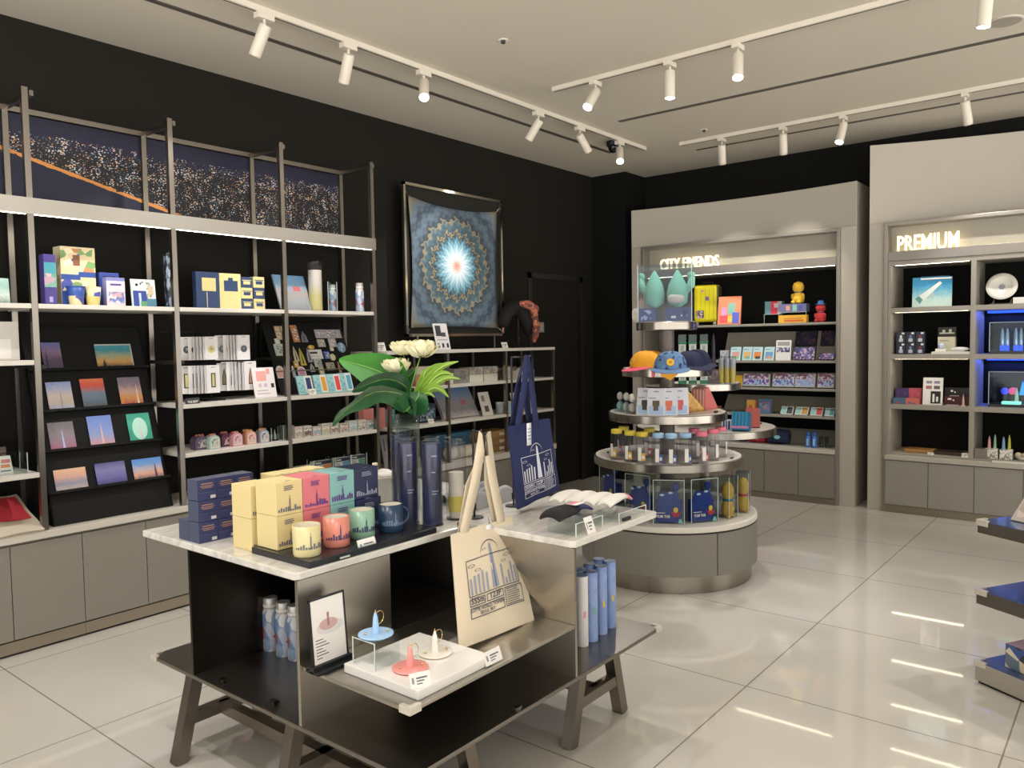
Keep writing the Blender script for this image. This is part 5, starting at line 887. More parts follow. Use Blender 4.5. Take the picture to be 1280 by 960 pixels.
Lc('picture_card', 'cream card with a dark figure print leaning on the middle low shelf', 'card', 642, 656, 513, 490, S2, .004, mat('cfc8b8', .5), [(.3, .1, .6, .6, mat('8a7a68', .5))], xf=-4.42, rx=-.25); Lc('picture_card', 'cream framed card behind the navy bag strap', 'card', 662, 670, 510, 494, S2, .02, mat('cfc8b4', .5), [(.2, .2, .8, .8, mat('a09880', .5))], xf=-4.40)
Lc('bag', 'coral pink paper bag at the left of the middle low shelf', 'bag', 455, 470, 535, 511, S2, .06, mat('d88a80', .7), xf=-4.40); Lc('bag', 'second coral pink paper bag right of the shelf post', 'bag', 474, 482, 533, 510, S2, .06, mat('d88a80', .7), xf=-4.40)
Lc('tin', 'teal tin beside the pink paper bags', 'tin', 483, 494, 532, 512, S2, .06, mat('5a8a90', .4), [(.1, .1, .9, .8, patch(60, '4a7a84', '7aa8ac', '3a6a74'))], xf=-4.40); Lc('gift_box', 'dark blue city print box behind the vase on the middle low shelf', 'box', 524, 545, 527, 505, S2, .08, mat('2c3444', .5), [(.05, .1, .95, .8, patch(70, '2c3444', '6a8aa0', '3a4a60', 'a8b8c0'))], xf=-4.40)
price_card('white price card before the dark blue box on the middle low shelf', (-4.315, onx(540, 527, -4.31).y, S2), H, .06, .035)
Lc('gift_box', 'long flat blue box on the low worktop', 'box', 545, 596, 576, 541, S3, .12, mat('3a7090', .5), [(.5, .5, .62, .75, patch(80, '6a9ab0', 'a8c8d0', '3a7090'))], xf=-4.50); 
for j, z in enumerate((0, .062, .124)): Lc('brown_box', 'brown cardboard carton, %s of the stack on the low worktop' % rows[j], 'box', 603, 637, 561, 545, S3+z, .18, mat(('8a6a42', '96744a', '9c7c50')[j], .7), [(.62, .3, .9, .7, mat('cfc8b8', .6))], xf=-4.36, group='stacked brown cartons', h=.06)
for j, (pl, pr) in enumerate(((562, 580), (578, 600))):
    yc, w, zt = WL(pl, pr, 580, 560, -4.38); t = thing('fabric_roll', 'rolled cream blanket on the low worktop, %s' % ('left one', 'right one')[j], 'blanket', (-4.40, yc, S3+.052), 0, 'rolled cream blankets'); M().at((0, 0, 0), 0, H).lathe([(.02, -.1), (.05, -.095), (.052, 0), (.05, .095), (.02, .1)], mat('d6d0c2', .9), 20).build('roll', t); M().at((0, 0, 0), 0, H).lathe([(.0535, -.02), (.0535, .02)], mat('b8b0a0', .7), 20, cap=False).build('band', t)
Lc('info_card', 'grey leaning sign with dark figures left of the vase', 'sign', 482, 495, 598, 543, S3, .006, mat('8f8f94', .5), [(.2, .55, .35, .9, mat('5a5a60', .5)), (.55, .55, .7, .9, mat('5a5a60', .5))], xf=-4.38, rx=-.2)
yc = (onx(678, 410, LX).y+onx(689, 410, LX).y)/2; sw = tag(M().cbox(.12, .01, .1, mat('8f8c88', .4)).fr(-.04, .02, -.005, .08, mat('a8a5a0', .4), -.0056).fr(.005, .02, .04, .08, mat('a8a5a0', .4), -.0056).build('light_switch', None, (LX+.018, D0+.2, 1.585), H), 'grey switch plate on the black door leaf', 'switch'); sw.location.x = LX-.02
# ------------------------------------------------------------------ goods on the round stand
def RP(px, py, z, c=RC): p = onz(px, py, z); return p
zb_, z2, z3, z4, z5 = .4025, .7575, 1.0365, 1.3175, 1.6085
cam2 = lambda p: math.atan2(p.y, p.x)+PI/2+PI      # local -Y faces the camera
def facing(p): v = Vector((-p.x, -p.y)); return math.atan2(v.y, v.x)+PI/2
def radial(p, c=RC): return math.atan2(p.y-c.y, p.x-c.x)+PI/2
POUCH = mat('2b4293', .75); RED, YEL = mat('c43a4a', .6), mat('e0c040', .6); AQ = mat('7fc4c0', .5)
def pouch_box(label, px, pb, w=.18, h=.262, d=.075, ang=None):
    p = onz(px, pb, zb_); rz = radial(p) if ang is None else ang; q = Vector((p.x, p.y, zb_))+Vector((math.cos(rz+H), math.sin(rz+H), 0))*d/2
    t = thing('pouch_pack', label, 'pouch pack', q, rz, 'clear boxes with blue pouches'); b = M(); e = .002
    for bx in ((-w/2, -d/2, 0, w/2, -d/2+e, h), (-w/2, d/2-e, 0, w/2, d/2, h), (-w/2, -d/2, 0, -w/2+e, d/2, h), (w/2-e, -d/2, 0, w/2, d/2, h), (-w/2, -d/2, h-e, w/2, d/2, h)): b.box(*bx, FILM2)
    for sx in (-1, 1): b.box(sx*w/2-.0015, -d/2-.001, 0, sx*w/2+.0015, -d/2+.001, h, EDGE)
    b.box(-w/2, -d/2-.001, h-.002, w/2, -d/2+.001, h+.001, EDGE); b.build('clear_box', t)
    b = M(); b.grid(lambda u, v: ((u-.5)*w*.86*(1-.55*max(0, v-.55)**1.3*2), -d/2+.006-.0+.02*(1-math.sin(PI*u)**.5), .006+h*.70*v+.004*math.sin(u*17)*v), 14, 10, POUCH); b.box(-w*.42, -d/2+.024, .004, w*.42, d/2-.006, h*.5, POUCH); b.build('pouch', t)
    b = M(); b.ball((w*.24, 0, h*.82), (.022, .016, .024), POUCH, 14); b.tube([(w*.2, 0, h*.66), (w*.24, 0, h*.78)], .008, POUCH, 8); b.build('drawstring_ball', t)
    b = M(); y = -d/2+.003; b.slab([(w*.08+.026*math.cos(PI+PI*i/10)+.028, h*.27+.03*math.sin(PI+PI*i/10)) for i in range(11)], y-.001, y+.003, RED); b.disc(w*.08+.026, h*.32, .014, YEL, y-.002, 14, .016); b.disc(-w*.22, h*.66, .014, mat('a8c8dc', .6), y-.002, 12, .007); b.disc(w*.06, h*.71, .014, mat('a8c8dc', .6), y-.002, 12, .007)
    b.text('YUM TAB', .022, PAPER, lambda x, yy, z: (x-w*.18, y-.002, yy+h*.14), .0008, .85); b.fr(-w*.42, h*.24, -w*.12, h*.255, PAPER, y-.002); b.add([(w*.3, y-.002, .004), (w*.46, y-.002, .004), (w*.42, y-.002, .03), (w*.34, y-.002, .03)], [(0, 1, 2, 3)], AQ); b.build('print', t)
FILM2 = clear('clear_box_film', 'eef2f4', .06, .04)
pouch_box('clear box with blue pouch in front, half over the table corner', 836, 655); pouch_box('clear box with blue pouch right of the front one on the round stand', 881, 653); pouch_box('clear box with blue pouch behind the white headbands', 797, 646); pouch_box('clear box with blue pouch at the far left of the round stand', 759, 628, ang=facing(RC)-.9)
YP_ = mat('e0b44c', .85); BLU = mat('2f7a9a', .7)
def yellow_pack(label, px, pb, bl):
    p = onz(px, pb, zb_); rz = radial(p); t = thing('plush_pack', label, 'plush pack', (p.x-.02, p.y+.03, zb_), rz, 'clear boxes with yellow plush toys'); w, d, h, e = .095, .08, .255, .002; b = M()
    for bx in ((-w/2, -d/2, 0, w/2, -d/2+e, h), (-w/2, d/2-e, 0, w/2, d/2, h), (-w/2, -d/2, 0, -w/2+e, d/2, h), (w/2-e, -d/2, 0, w/2, d/2, h), (-w/2, -d/2, h-e, w/2, d/2, h)): b.box(*bx, FILM2)
    for sx in (-1, 1): b.box(sx*w/2-.0015, -d/2-.001, 0, sx*w/2+.0015, -d/2+.001, h, EDGE)
    b.build('clear_box', t); M().lathe([(.012, .004), (.036, .02), (.04, .06), (.028, .105), (.026, .11), (.036, .14), (.037, .18), (.022, .21), (.001, .22)], YP_, 18).build('plush_body', t)
    M().lathe([(.028, .1), (.033, .108), (.028, .118)], bl, 18, cap=False).build('collar', t)
    for s in (-1, 1): M().ball((s*.02, -.018, .012), (.014, .018, .011), YP_, 10).build('foot', t)
yellow_pack('clear box with yellow plush and blue collar on the round stand', 911, 648, BLU); yellow_pack('clear box with yellow plush and red collar at the right end', 930, 641, RED)
# clear bottles on the second tier
def wbottle(label, px, pb, cap, pm, grp):
    p = onz(px, pb, z2); t = thing('water_bottle', label, 'bottle', (p.x, p.y, z2), radial(p), grp); r, h = .038, .188
    M().lathe([(r*.96, 0), (r, .005), (r, h*.78), (r*.92, h*.84), (r*.8, h*.86)], BOTTLE, 20).build('body', t); M().lathe([(r*.84, h*.86), (r*.9, h*.87), (r*.9, h*.98), (r*.84, h)], cap, 20).build('cap', t)
    b = M(); 
    for a0, a1, z0, z1, m in ((-1.95, -1.35, .02, .1, PAPER), (-1.3, -.75, .02, .065, pm), (-1.25, -.85, .03, .05, WHITE)): b.add([((r+.0008)*math.cos(a0+(a1-a0)*i/4), (r+.0008)*math.sin(a0+(a1-a0)*i/4), z) for i in range(5) for z in (z0, z1)], [(2*i, 2*i+2, 2*i+3, 2*i+1) for i in range(4)], m)
    b.build('label', t)
yc_, bc_, pc_ = mat('e0cc48', .4), mat('9cc4e8', .4), mat('e87a92', .4)
for i, (px, pb) in enumerate(((771, 574), (788, 577), (803, 579))): wbottle('clear bottle with yellow cap, %s of three on the second tier' % ('left', 'centre', 'right')[i], px, pb, yc_, mat('d8a838', .5), 'clear bottles with yellow caps')
for i, (px, pb) in enumerate(((823, 581), (839, 582), (857, 581))): wbottle('clear bottle with pale blue cap, %s of three on the second tier' % ('left', 'centre', 'right')[i], px, pb, bc_, mat('3a58a8', .5), 'clear bottles with pale blue caps')
for i, (px, pb) in enumerate(((877, 579), (891, 575), (901, 571))): wbottle('clear bottle with pink cap, %s of three on the second tier' % ('left', 'centre', 'right')[i], px, pb, pc_, mat('d84858', .5), 'clear bottles with pink caps')
for i, (px, pb) in enumerate(((812, 572), (780, 569), (868, 573))): wbottle(('clear bottle with yellow cap in the second row of the tier', 'clear bottle with yellow cap behind the left one', 'clear bottle with pink cap in the second row of the tier')[i], px, pb, (yc_, yc_, pc_)[i], RED, 'clear bottles in the second row')
p = onz(864, 578, z2); 
for px, py in ((793, 577), (869, 580), (915, 573), (760, 566)): q = onz(px, py, z2); tag(M().cbox(.04, .01, .008, INK).build('name_plate', None, (q.x, q.y, z2), radial(q), .001), 'tiny black name plate %s on the second tier' % {793: 'before the yellow capped bottles', 869: 'between the blue and pink caps', 915: 'right of the pink caps', 760: 'left of the yellow caps'}[px], 'name plate')
# third tier: egg keyrings, packets, striped pouches
for i, (px, pb, c, lb) in enumerate(((775, 514, '9ad0c8', 'mint and grey egg keyring in a clear tub, left on the third tier'), (783, 515, 'd8d6d2', 'white egg keyring in a clear tub on the third tier'), (790, 517, 'd0ccc4', 'cream egg keyring in a clear tub beside the white packets'))):
    p = onz(px, pb, z3); t = thing('keyring_tub', lb, 'keyring', (p.x, p.y, z3), 0, 'egg keyrings in clear tubs'); M().cbox(.056, .056, .085, FILM2).build('tub', t); M().ball((0, 0, .036), (.022, .022, .03), mat(c, .5), 12).build('lower_egg', t); M().ball((.004, -.004, .098), (.02, .02, .028), mat('b8b6b4', .5) if i == 0 else mat('dcdad6', .5), 12).build('upper_egg', t)
PK = mat('d9dde8', .4)
for i, (px, pb, c, lb) in enumerate(((804, 519, '4a4438', 'white packet with dark charm, left on the third tier'), (818, 520, '5a5044', 'white packet with dark charm beside the left packet'), (834, 520, 'd8705a', 'white packet with red charm on the third tier'), (848, 519, 'd86060', 'white packet with red charm next to the striped pouches'))):
    p = onz(px, pb, z3); carton('charm_packet', lb, 'packet', (p.x, p.y+.02, z3), .108, .02, .165, radial(p), PK, [(.3, .12, .7, .55, mat(c, .5)), (.1, .05, .9, .35, mat('a8c4e8', .4)), (.36, .18, .64, .5, mat(c, .5)), (.35, .86, .65, .9, mat('8a8a92', .5)), (.08, .62, .5, .66, mat('9aa0b0', .5))], 'white charm packets on the third tier', rx=-.15)
def wedge(label, px, pb, m, m2, w=.12, L_=.19, h=.15):
    p = onz(px, pb, z3); rz = radial(p)+.5; b = M(); b.add([(-w/2, 0, 0), (w/2, 0, 0), (w/2, L_, 0), (-w/2, L_, 0), (-w/2, L_*.72, h), (w/2, L_*.72, h), (-w/2, L_, h*.9), (w/2, L_, h*.9), (-w/2, 0, .015), (w/2, 0, .015)], [(0, 3, 2, 1), (0, 1, 9, 8), (8, 9, 5, 4), (4, 5, 7, 6), (6, 7, 2, 3), (0, 8, 4, 6, 3), (1, 2, 7, 5, 9)], m); tag(b.build('striped_pouch', None, (p.x, p.y, z3), rz, .004), label, 'pouch', 'slanted soft pouches on the third tier')
wedge('orange and brown striped pouch on the third tier', 862, 516, stripes(0, 320, 'b8744a', 'e09a6a'), None); wedge('yellow quilted pouch between the striped ones', 876, 513, patch(60, 'd8a850', 'e0b45c', 'cf9e48'), None, .08); wedge('pink and white striped pouch at the right of the third tier', 888, 510, stripes(0, 300, 'd87878', 'e8c8bc'), None, .1)
q = onz(895, 516, z3); tag(M().cbox(.04, .012, .012, INK).build('name_plate', None, (q.x, q.y, z3), radial(q), .002), 'tiny black name plate before the pink striped pouch', 'name plate')
# caps
def cap(label, px, pb, crown, brim, patchm, yaw, sc=1, dz=0):
    p = onz(px, pb, z4); t = thing('baseball_cap', label, 'cap', (p.x, p.y, z4+dz), yaw, 'baseball caps on the fourth tier'); r = .092*sc; hh = .1*sc
    b = M(); b.lathe([(r, .012)]+[(r*math.cos(a)**.7, .012+hh*math.sin(a)) for a in [PI/2*i/9 for i in range(1, 9)]]+[(.004, .012+hh)], crown, 28, cap=False)
    for k in range(6): 
        a = k*PI/3; b.tube([(r*1.004*math.cos(q)**.7*math.cos(a), r*1.004*math.cos(q)**.7*math.sin(a), .012+hh*1.004*math.sin(q)) for q in [PI/2*i/8*.98 for i in range(9)]], .0012, crown, 4)
    b.build('crown', t); M().ball((0, 0, .013+hh), (.006, .006, .004), crown, 8).build('button', t)
    def br(u, v): a = PI+PI*(.06+.88*u); rr = r*(.97+.62*v*math.sin(PI*(.06+.88*u))**.8); return (rr*math.cos(a), rr*math.sin(a), .013-.022*v*math.sin(PI*(.06+.88*u))+.006*(1-math.sin(PI*u)))
    s = M().grid(br, 18, 6, brim).build('brim', t); s.modifiers.new('thick', 'SOLIDIFY').thickness = .003
    if patchm: b = M().at((0, -r*.93, hh*.52), 0, -.35); b.slab([(.021*math.cos(2*PI*i/18), .021*math.sin(2*PI*i/18)) for i in range(18)], -.006, .002, patchm); b.slab([(.009*math.cos(2*PI*i/12), .009*math.sin(2*PI*i/12)) for i in range(12)], -.0075, -.006, mat('b88a30', .6)); b.build('badge', t)
    return t
fz = facing(RC)
cap('yellow cap with pink brim at the left of the fourth tier', 807, 462, mat('e8a428', .8), mat('e85a78', .8), mat('e0b040', .8), fz-1.1)
cap('yellow cap tucked behind the first yellow cap', 818, 459, mat('e8a428', .8), mat('e8a428', .8), None, fz-1.0, .95)
dn = patch(52, '5f83b0', '5f83b0', '5a7eac', '5f83b0', '2c3a60', '6488b4', rough=.8); cap('pale denim blue cap with yellow round badge in the middle', 838, 464, dn, mat('5f83b0', .8), mat('e8b838', .7), fz)
for i, (px, py) in enumerate(((862, 461), (867, 459), (872, 457))): cap('dark navy cap, %s of the three nested at the right' % ('front', 'middle', 'back')[i], px, py, mat('1b2244', .8), mat('1b2244', .8), None, fz+.75, .95)
q = onz(845, 466, z4); t = thing('hanging_badge', 'orange yellow felt piece hanging over the rim below the denim cap', 'felt badge', (RC.x+(q.x-RC.x)*1.05, RC.y+(q.y-RC.y)*1.05-.01, z4-.035), facing(RC)); a_ = Vector((q.x-RC.x, q.y-RC.y, 0)).normalized(); t.location = RC+a_*(.287+.004)+Vector((0, 0, z4-.04)); M().slab([(-.05, .03), (.045, .045), (.05, .005), (.03, -.01), (.005, -.03), (-.03, -.012), (-.055, -.005)], -.006, 0, mat('e8a830', .8)).build('felt', t)
M().box(-.012, -.003, .03, .012, .006, .05, mat('e8a830', .8)).build('tab', t)
q = onz(777, 466, z4); a_ = Vector((q.x-RC.x, q.y-RC.y, 0)).normalized(); tag(M().slab([(-.012, 0), (.012, 0), (.006, -.05), (-.008, -.06)], -.006, 0, mat('e86a80', .8)).build('ribbon_end', None, RC+a_*.292+Vector((0, 0, z4+.004)), facing(RC)), 'pink ribbon end hanging at the left rim of the fourth tier', 'ribbon')
# top tier: clear display box with plain mint soft toys
MINT = mat('8fd0bc', .85); c0 = Vector((RC.x, RC.y, z5)); fz_ = facing(RC)-.12
t = thing('display_box', 'clear display box with blue printed base on top of the round stand', 'display box', c0+Vector((0, 0, 0)), fz_); w, d, h, e = .335, .20, .36, .004; b = M()
for bx in ((-w/2, -d/2, 0, w/2, -d/2+e, h), (-w/2, d/2-e, 0, w/2, d/2, h), (-w/2, -d/2, 0, -w/2+e, d/2, h), (w/2-e, -d/2, 0, w/2, d/2, h), (-w/2, -d/2, h-e, w/2, d/2, h)): b.box(*bx, FILM2)
for sx in (-1, 1): b.box(sx*w/2-.002, -d/2-.001, 0, sx*w/2+.002, -d/2+.001, h, EDGE)
b.build('clear_panels', t); b = M().box(-w/2+.005, -d/2+.005, .001, -.06, d/2-.005, .085, mat('2a3f86', .5)).box(.01, -d/2+.005, .001, w/2-.005, d/2-.005, .085, mat('2a3f86', .5)); b.fr(-w/2+.02, .01, -.08, .075, patch(50, '2a3f86', '2a3f86', 'a8b4e0'), -d/2+.004); b.fr(.04, .02, .07, .035, PAPER, -d/2+.004); b.fr(.1, .03, .14, .065, patch(60, 'c8ccdc', '2a3f86'), -d/2+.004); b.build('printed_base', t)
def toy(label, x, s, lobe):
    q = thing('soft_toy', label, 'soft toy', c0+Vector((math.cos(fz_)*x, math.sin(fz_)*x, .09)), fz_, 'mint soft toys in the display box'); M().lathe([(.02, 0), (.06*s, .03), (.068*s, .09), (.055*s, .15), (.03*s, .20), (.008, .235), (.001, .24)], MINT, 20).build('body', q)
    M().tube([(lobe*.05, 0, .1), (lobe*.085, 0, .14), (lobe*.09, 0, .19)], [.022, .026, .02], MINT, 10).build('arm', q)
    if lobe > 0: M().ball((-.005, -.045, .055), (.055, .03, .035), mat('e2d6cc', .85), 14).build('belly', q)
    M().ball((lobe*.086, 0, .2), (.026, .02, .028), MINT, 10).build('paw', q)
toy('plain mint soft toy at the left inside the display box', -.075, .95, -1); toy('plain mint soft toy with pale belly at the right inside the display box', .07, 1.0, 1)
for i, x in enumerate((-.20, -.19, -.18)): pass
q = c0+Vector((math.cos(fz_)*-.16, math.sin(fz_)*-.16, 0)); 
for i in range(3): tag(M().tube([(0, 0, 0), (-.012, 0, .03), (-.01, 0, .07), (.004, 0, .085), (.012, 0, .07), (.012, 0, .03), (.004, 0, .004)], .0045, WHITE, 6).build('carabiner', None, Vector((RC.x-.175*_r0.x+.03*i*_f0.x, RC.y-.175*_r0.y-.03*i*_f0.y*0+.012*i-.02, z5+.004)), fz_+.6), 'white loop clip, %s of three left of the display box' % ('front', 'middle', 'back')[i], 'clip', 'white loop clips')
# ------------------------------------------------------------------ goods on the second round stand
za, zd = Z2[1][1]+.0035, Z2[0][1]+.0035
for i, px in enumerate((853, 866, 880)):
    p = dep(px, 478, 5.78); hh = .36; t = thing('bottle_case', 'tall pale case with green cap and base, %s of three on the rear stand' % ('left', 'centre', 'right')[i], 'bottle case', (p.x, p.y, za), facing(p), 'tall green capped cases'); GRN = mat('2f7a5c', .4)
    M().cbox(.058, .058, .025, GRN).build('base', t); M().cbox(.052, .052, .265, mat('cdd2d0', .4), .025).box(-.012, -.0266, .03, .012, -.026, .28, mat('a8b0ae', .4)).build('case_body', t, bev=.004); M().cbox(.06, .06, .016, GRN, .29).cbox(.056, .056, hh-.306, clear('green_cap', 'a8dcc8', .08), .306).build('cap', t)
p = dep(892, 478, 5.78); t = thing('tower_model', 'dark slim tower model on a square base on the rear stand', 'model', (p.x, p.y, za), facing(p)); M().cbox(.08, .07, .1, mat('5a5056', .5)).fr(-.035, .01, .035, .09, patch(60, '6a5a60', '8a7076', '4a4448'), -.0356).build('base', t); M().lathe([(.014, .1), (.018, .16), (.012, .2), (.012, .3), (.007, .34), (.001, .37)], mat('3c3a44', .4, .5), 12).build('tower', t)
for i, px in enumerate((902, 909, 916)): p = dep(px, 478, 5.74-.02*i); clear_tube('poster_tube', 'clear tube with yellow lower roll, %s of three on the rear stand' % ('left', 'centre', 'right')[i], (p.x, p.y, za), .0225, .185, grad('c8b83c', 'c8b83c', 'c8b83c', 'a8b0b8', 'b8c0c8'), clear('clear_cap', 'dfe6ea', .1), 'clear tubes with yellow rolls')
p = dep(926, 532, 5.55); carton('pouch', 'bright blue pleated pouch with pink edge on the rear stand', 'pouch', (p.x, p.y, zd), .12, .09, .13, facing(p)-.2, stripes(0, 260, '2f88b0', '1f6a94'), [(0, .08, 1, .2, mat('c878a8', .6))], rx=-.3); p = dep(941, 526, 5.75); carton('pouch', 'coral red pouch behind the blue pleated pouch', 'pouch', (p.x, p.y, zd), .1, .06, .14, facing(p), mat('b8605a', .8), rx=-.2)
p = dep(908, 533, 5.62); carton('card_box', 'clear striped card box beside the blue pleated pouch', 'box', (p.x, p.y, zd), .06, .05, .075, facing(p), mat('c8ccd4', .4), [(.1, .1, .3, .9, NAVY), (.4, .1, .6, .9, mat('4a68a8', .5)), (.7, .1, .9, .9, NAVY)])
p = dep(893, 528, 6.1); carton('card_box', 'brown carton at the back of the rear stand', 'box', (p.x, p.y, zd), .11, .08, .13, facing(p), mat('8a5a3a', .6), [(.1, .8, .9, .95, mat('c8783c', .6))])
for px, py in ((928, 536), (949, 530)): p = onz(px, py, zd); tag(M().cbox(.04, .012, .01, INK).build('name_plate', None, (p.x, p.y, zd), facing(p), .001), 'tiny black name plate at the %s of the rear stand rim' % ('front' if px == 928 else 'right'), 'name plate')
# ------------------------------------------------------------------ goods in the left back cabinet
C1, C2, C3, C4, C0 = 1.6275, 1.2835, 1.0305, .7825, .4925
def Bc(name, label, cat, pl, pr, pb, pt, zs, d, body, prints=(), yf=7.3, group=None, h=None, rx=0, rz=0, bev=.0015):
    xc, w, zt = WB(pl, pr, pb, pt, yf); return carton(name, label, cat, (xc, yf+d/2, zs), w, d, h or zt-zs, rz, body, prints, group, rx=rx, bev=bev)
xc, w, zt = WB(866, 894, 404, 356, 7.34); t = thing('suitcase', 'bright yellow small suitcase with stickers on the cabinet shelf', 'suitcase', (xc, 7.42, C1), .1); hh = zt-C1; YS = mat('e6dc1c', .35)
M().cbox(w, .13, hh-.035, YS, .035).build('shell', t, bev=.025); b = M(); 
for i in range(5): b.cbox(.006, .003, hh*.75, mat('cfc614', .4), .06, -w*.36+i*w*.18, -.066)
b.build('ribs', t); M().box(w/2-.01, -.05, .06, w/2+.012, .05, hh-.02, mat('4a4a30', .5)).build('side_band', t, bev=.004); M().tube([(-.05, .03, hh-.01), (-.05, .03, hh+.03), (.05, .03, hh+.03), (.05, .03, hh-.01)], .006, BLACK, 8).build('handle', t)
for s in (-1, 1):
    wq = M().at((s*w*.38, -.04, .018), 0, 0, H).lathe([(.017, -.012), (.018, -.01), (.018, .01), (.017, .012)], mat('c8c4bc', .4), 16); wq.build('wheel', t)
M().fr(-w*.4, .07, -w*.05, .15, patch(80, '4a4a58', 'd8c8c0', '8a6a90'), -.067).build('sticker', t); M().disc(.02, hh*.66, .022, mat('8a6aa8', .5), -.0675, 12).build('sticker', t); M().disc(-.03, hh*.85, .018, mat('d88a9a', .5), -.0675, 12, .01).build('sticker', t)
Bc('picture_book', 'coral book with pastel shapes on the cabinet shelf', 'book', 897, 924, 404, 370, C1, .03, mat('e8906a', .45), [(.15, .3, .4, .6, mat('d8a0c8', .5)), (.45, .35, .75, .75, mat('7fc0b0', .5)), (.1, .05, .45, .32, mat('e85a68', .5)), (.45, .08, .65, .3, mat('e8c850', .5)), (.65, .03, .95, .42, mat('5a68c8', .5))], yf=7.28, rx=-.18, rz=.12)
bx1 = Bc('gift_box', 'teal and pink gift box on the clear riser', 'box', 956, 977, 388, 370, C1, .08, mat('6a9aa8', .5), [(.35, 0, .75, 1, mat('d8405a', .5)), (.75, 0, 1, 1, mat('b8a8a8', .5)), (.55, .5, .8, .85, mat('d8c8d0', .5))], yf=7.42, h=.12); bx1.location.z = C1+.09
xc, w, zt = WB(956, 977, 404, 388, 7.42); riser('acrylic_stand', 'clear acrylic riser under the teal and pink box', (xc, 7.46, C1), 0, w*1.05, .09, .0895)
bx2 = Bc('gift_box', 'long slate blue box with pale shapes on the clear riser', 'box', 974, 1008, 386, 375, C1, .09, mat('6a6f9a', .5), [(.25, .2, .4, .8, mat('d89a8a', .5)), (.5, .1, .65, .9, mat('8ac0b8', .5)), (.72, .2, .85, .8, mat('4a58b0', .5))], yf=7.31, h=.075); xc, w, zt = WB(974, 1008, 404, 388, 7.31); bx2.location.z = C1+.1; riser('acrylic_stand', 'clear acrylic riser under the long slate blue box', (xc, 7.355, C1), 0, w, .1, .0995)
Bc('gift_box', 'yellow orange box with red marks under the riser', 'box', 973, 1008, 402, 391, C1, .06, mat('e8b43c', .5), [(.2, .15, .9, .4, mat('d86a3c', .5)), (.2, .5, .85, .65, mat('d88a3c', .5))], yf=7.25, h=.07)
def chick(label, px, pb, zs, yf, body, accent, hat, s):
    p = ony(px, pb, yf); t = thing('soft_toy', label, 'soft toy', (p.x, yf+.04, zs), -.2, 'plain soft toys in the back cabinet'); M().lathe([(.02*s, 0), (.055*s, .02*s), (.06*s, .06*s), (.045*s, .1*s), (.032*s, .115*s), (.052*s, .14*s), (.056*s, .175*s), (.04*s, .21*s), (.001, .225*s)], body, 22).build('body', t)
    for q in (-1, 1): M().ball((q*.03*s, -.04*s, .018*s), (.022*s, .028*s, .018*s), body, 10).build('foot', t); M().ball((q*.055*s, -.01, .075*s), (.018*s, .018*s, .03*s), body, 10).build('arm', t)
    M().lathe([(.034*s, .108*s), (.04*s, .115*s), (.034*s, .123*s)], accent, 20, cap=False).build('collar', t)
    if hat: M().lathe([(.06*s, .205*s), (.058*s, .212*s), (.034*s, .214*s), (.03*s, .245*s), (.001, .25*s)], accent, 20, cap=False).build('hat', t)
    return t
chick('plain yellow soft toy with blue collar sitting on the slate box', 996, 375, C1+.176, 7.345, mat('e8bc3c', .85), mat('2f6a9a', .7), False, .92); chick('plain red soft toy with blue hat at the right of the shelf', 1024, 401, C1, 7.27, mat('c83a3c', .85), mat('2f6aa8', .7), True, .78)
for i, (pl, pr, c1, c2) in enumerate(((912, 925, 'd89aa0', '8ac08a'), (927, 939, 'e0b070', '7ab0a0'), (940, 952, 'd8863c', '4a3c34'), (954, 967, '6a98c8', 'd89a6a'))):
    Bc('booklet', 'pale aqua booklet with round drawing, %s on the cabinet shelf' % ('first', 'second', 'third', 'fourth')[i], 'booklet', pl, pr, 449, 433, C2, .006, mat('b4d8dc', .45), [(.15, .15, .85, .62, mat(c1, .5)), (.3, .1, .8, .3, mat(c2, .5)), (.1, .78, .6, .84, mat('7a9aa0', .5))], yf=7.23, rx=-.3, group='aqua booklets')
Bc('packet', 'clear packet with pale pieces left of the aqua booklets', 'packet', 900, 910, 450, 438, C2, .02, mat('b8bcc8', .4), [(.1, .1, .9, .9, patch(70, '9a9cb0', 'd0d4dc', 'c0c4d0'))], yf=7.24)
Bc('product_sign', 'white sign with dark photo strip beside the booklets', 'sign', 969, 988, 449, 425, C2, .006, mat('e2e0e0', .45), [(.1, .72, .9, .92, mat('9a9a9c', .5)), (.08, .4, .92, .64, patch(60, '4a4a68', 'c8c8d8', '6a6a8a'))], yf=7.22, rx=-.15)
night = patch(50, '2a2c48', '3c3858', '4a4050', '241f30', '6a5048')
for i, (pl, pr, pb, pt, zz_, yy) in enumerate(((993, 1020, 431, 413, 1.41, 7.5), (1025, 1042, 430, 413, 1.41, 7.5), (990, 1018, 449, 433, C2, 7.24), (1022, 1042, 449, 438, C2, 7.24))):
    o_ = Bc('photo_print', ('dark night city print, upper left of four in the cabinet', 'dark night city print, upper right of four in the cabinet', 'violet city light print, lower left of four in the cabinet', 'bluish print lying low at the lower right of four')[i], 'photo print', pl, pr, pb, pt, zz_, .02, mat('1a1a26', .4), [(.03, .05, .97, .95, night if i < 2 else patch(60, '4a4078', '8a78a8', 'c8a8b8', '3a3458', '5a6aa0'))], yf=yy, rx=-.35 if i != 3 else -.9, group='city prints', h=.15 if i < 2 else None)
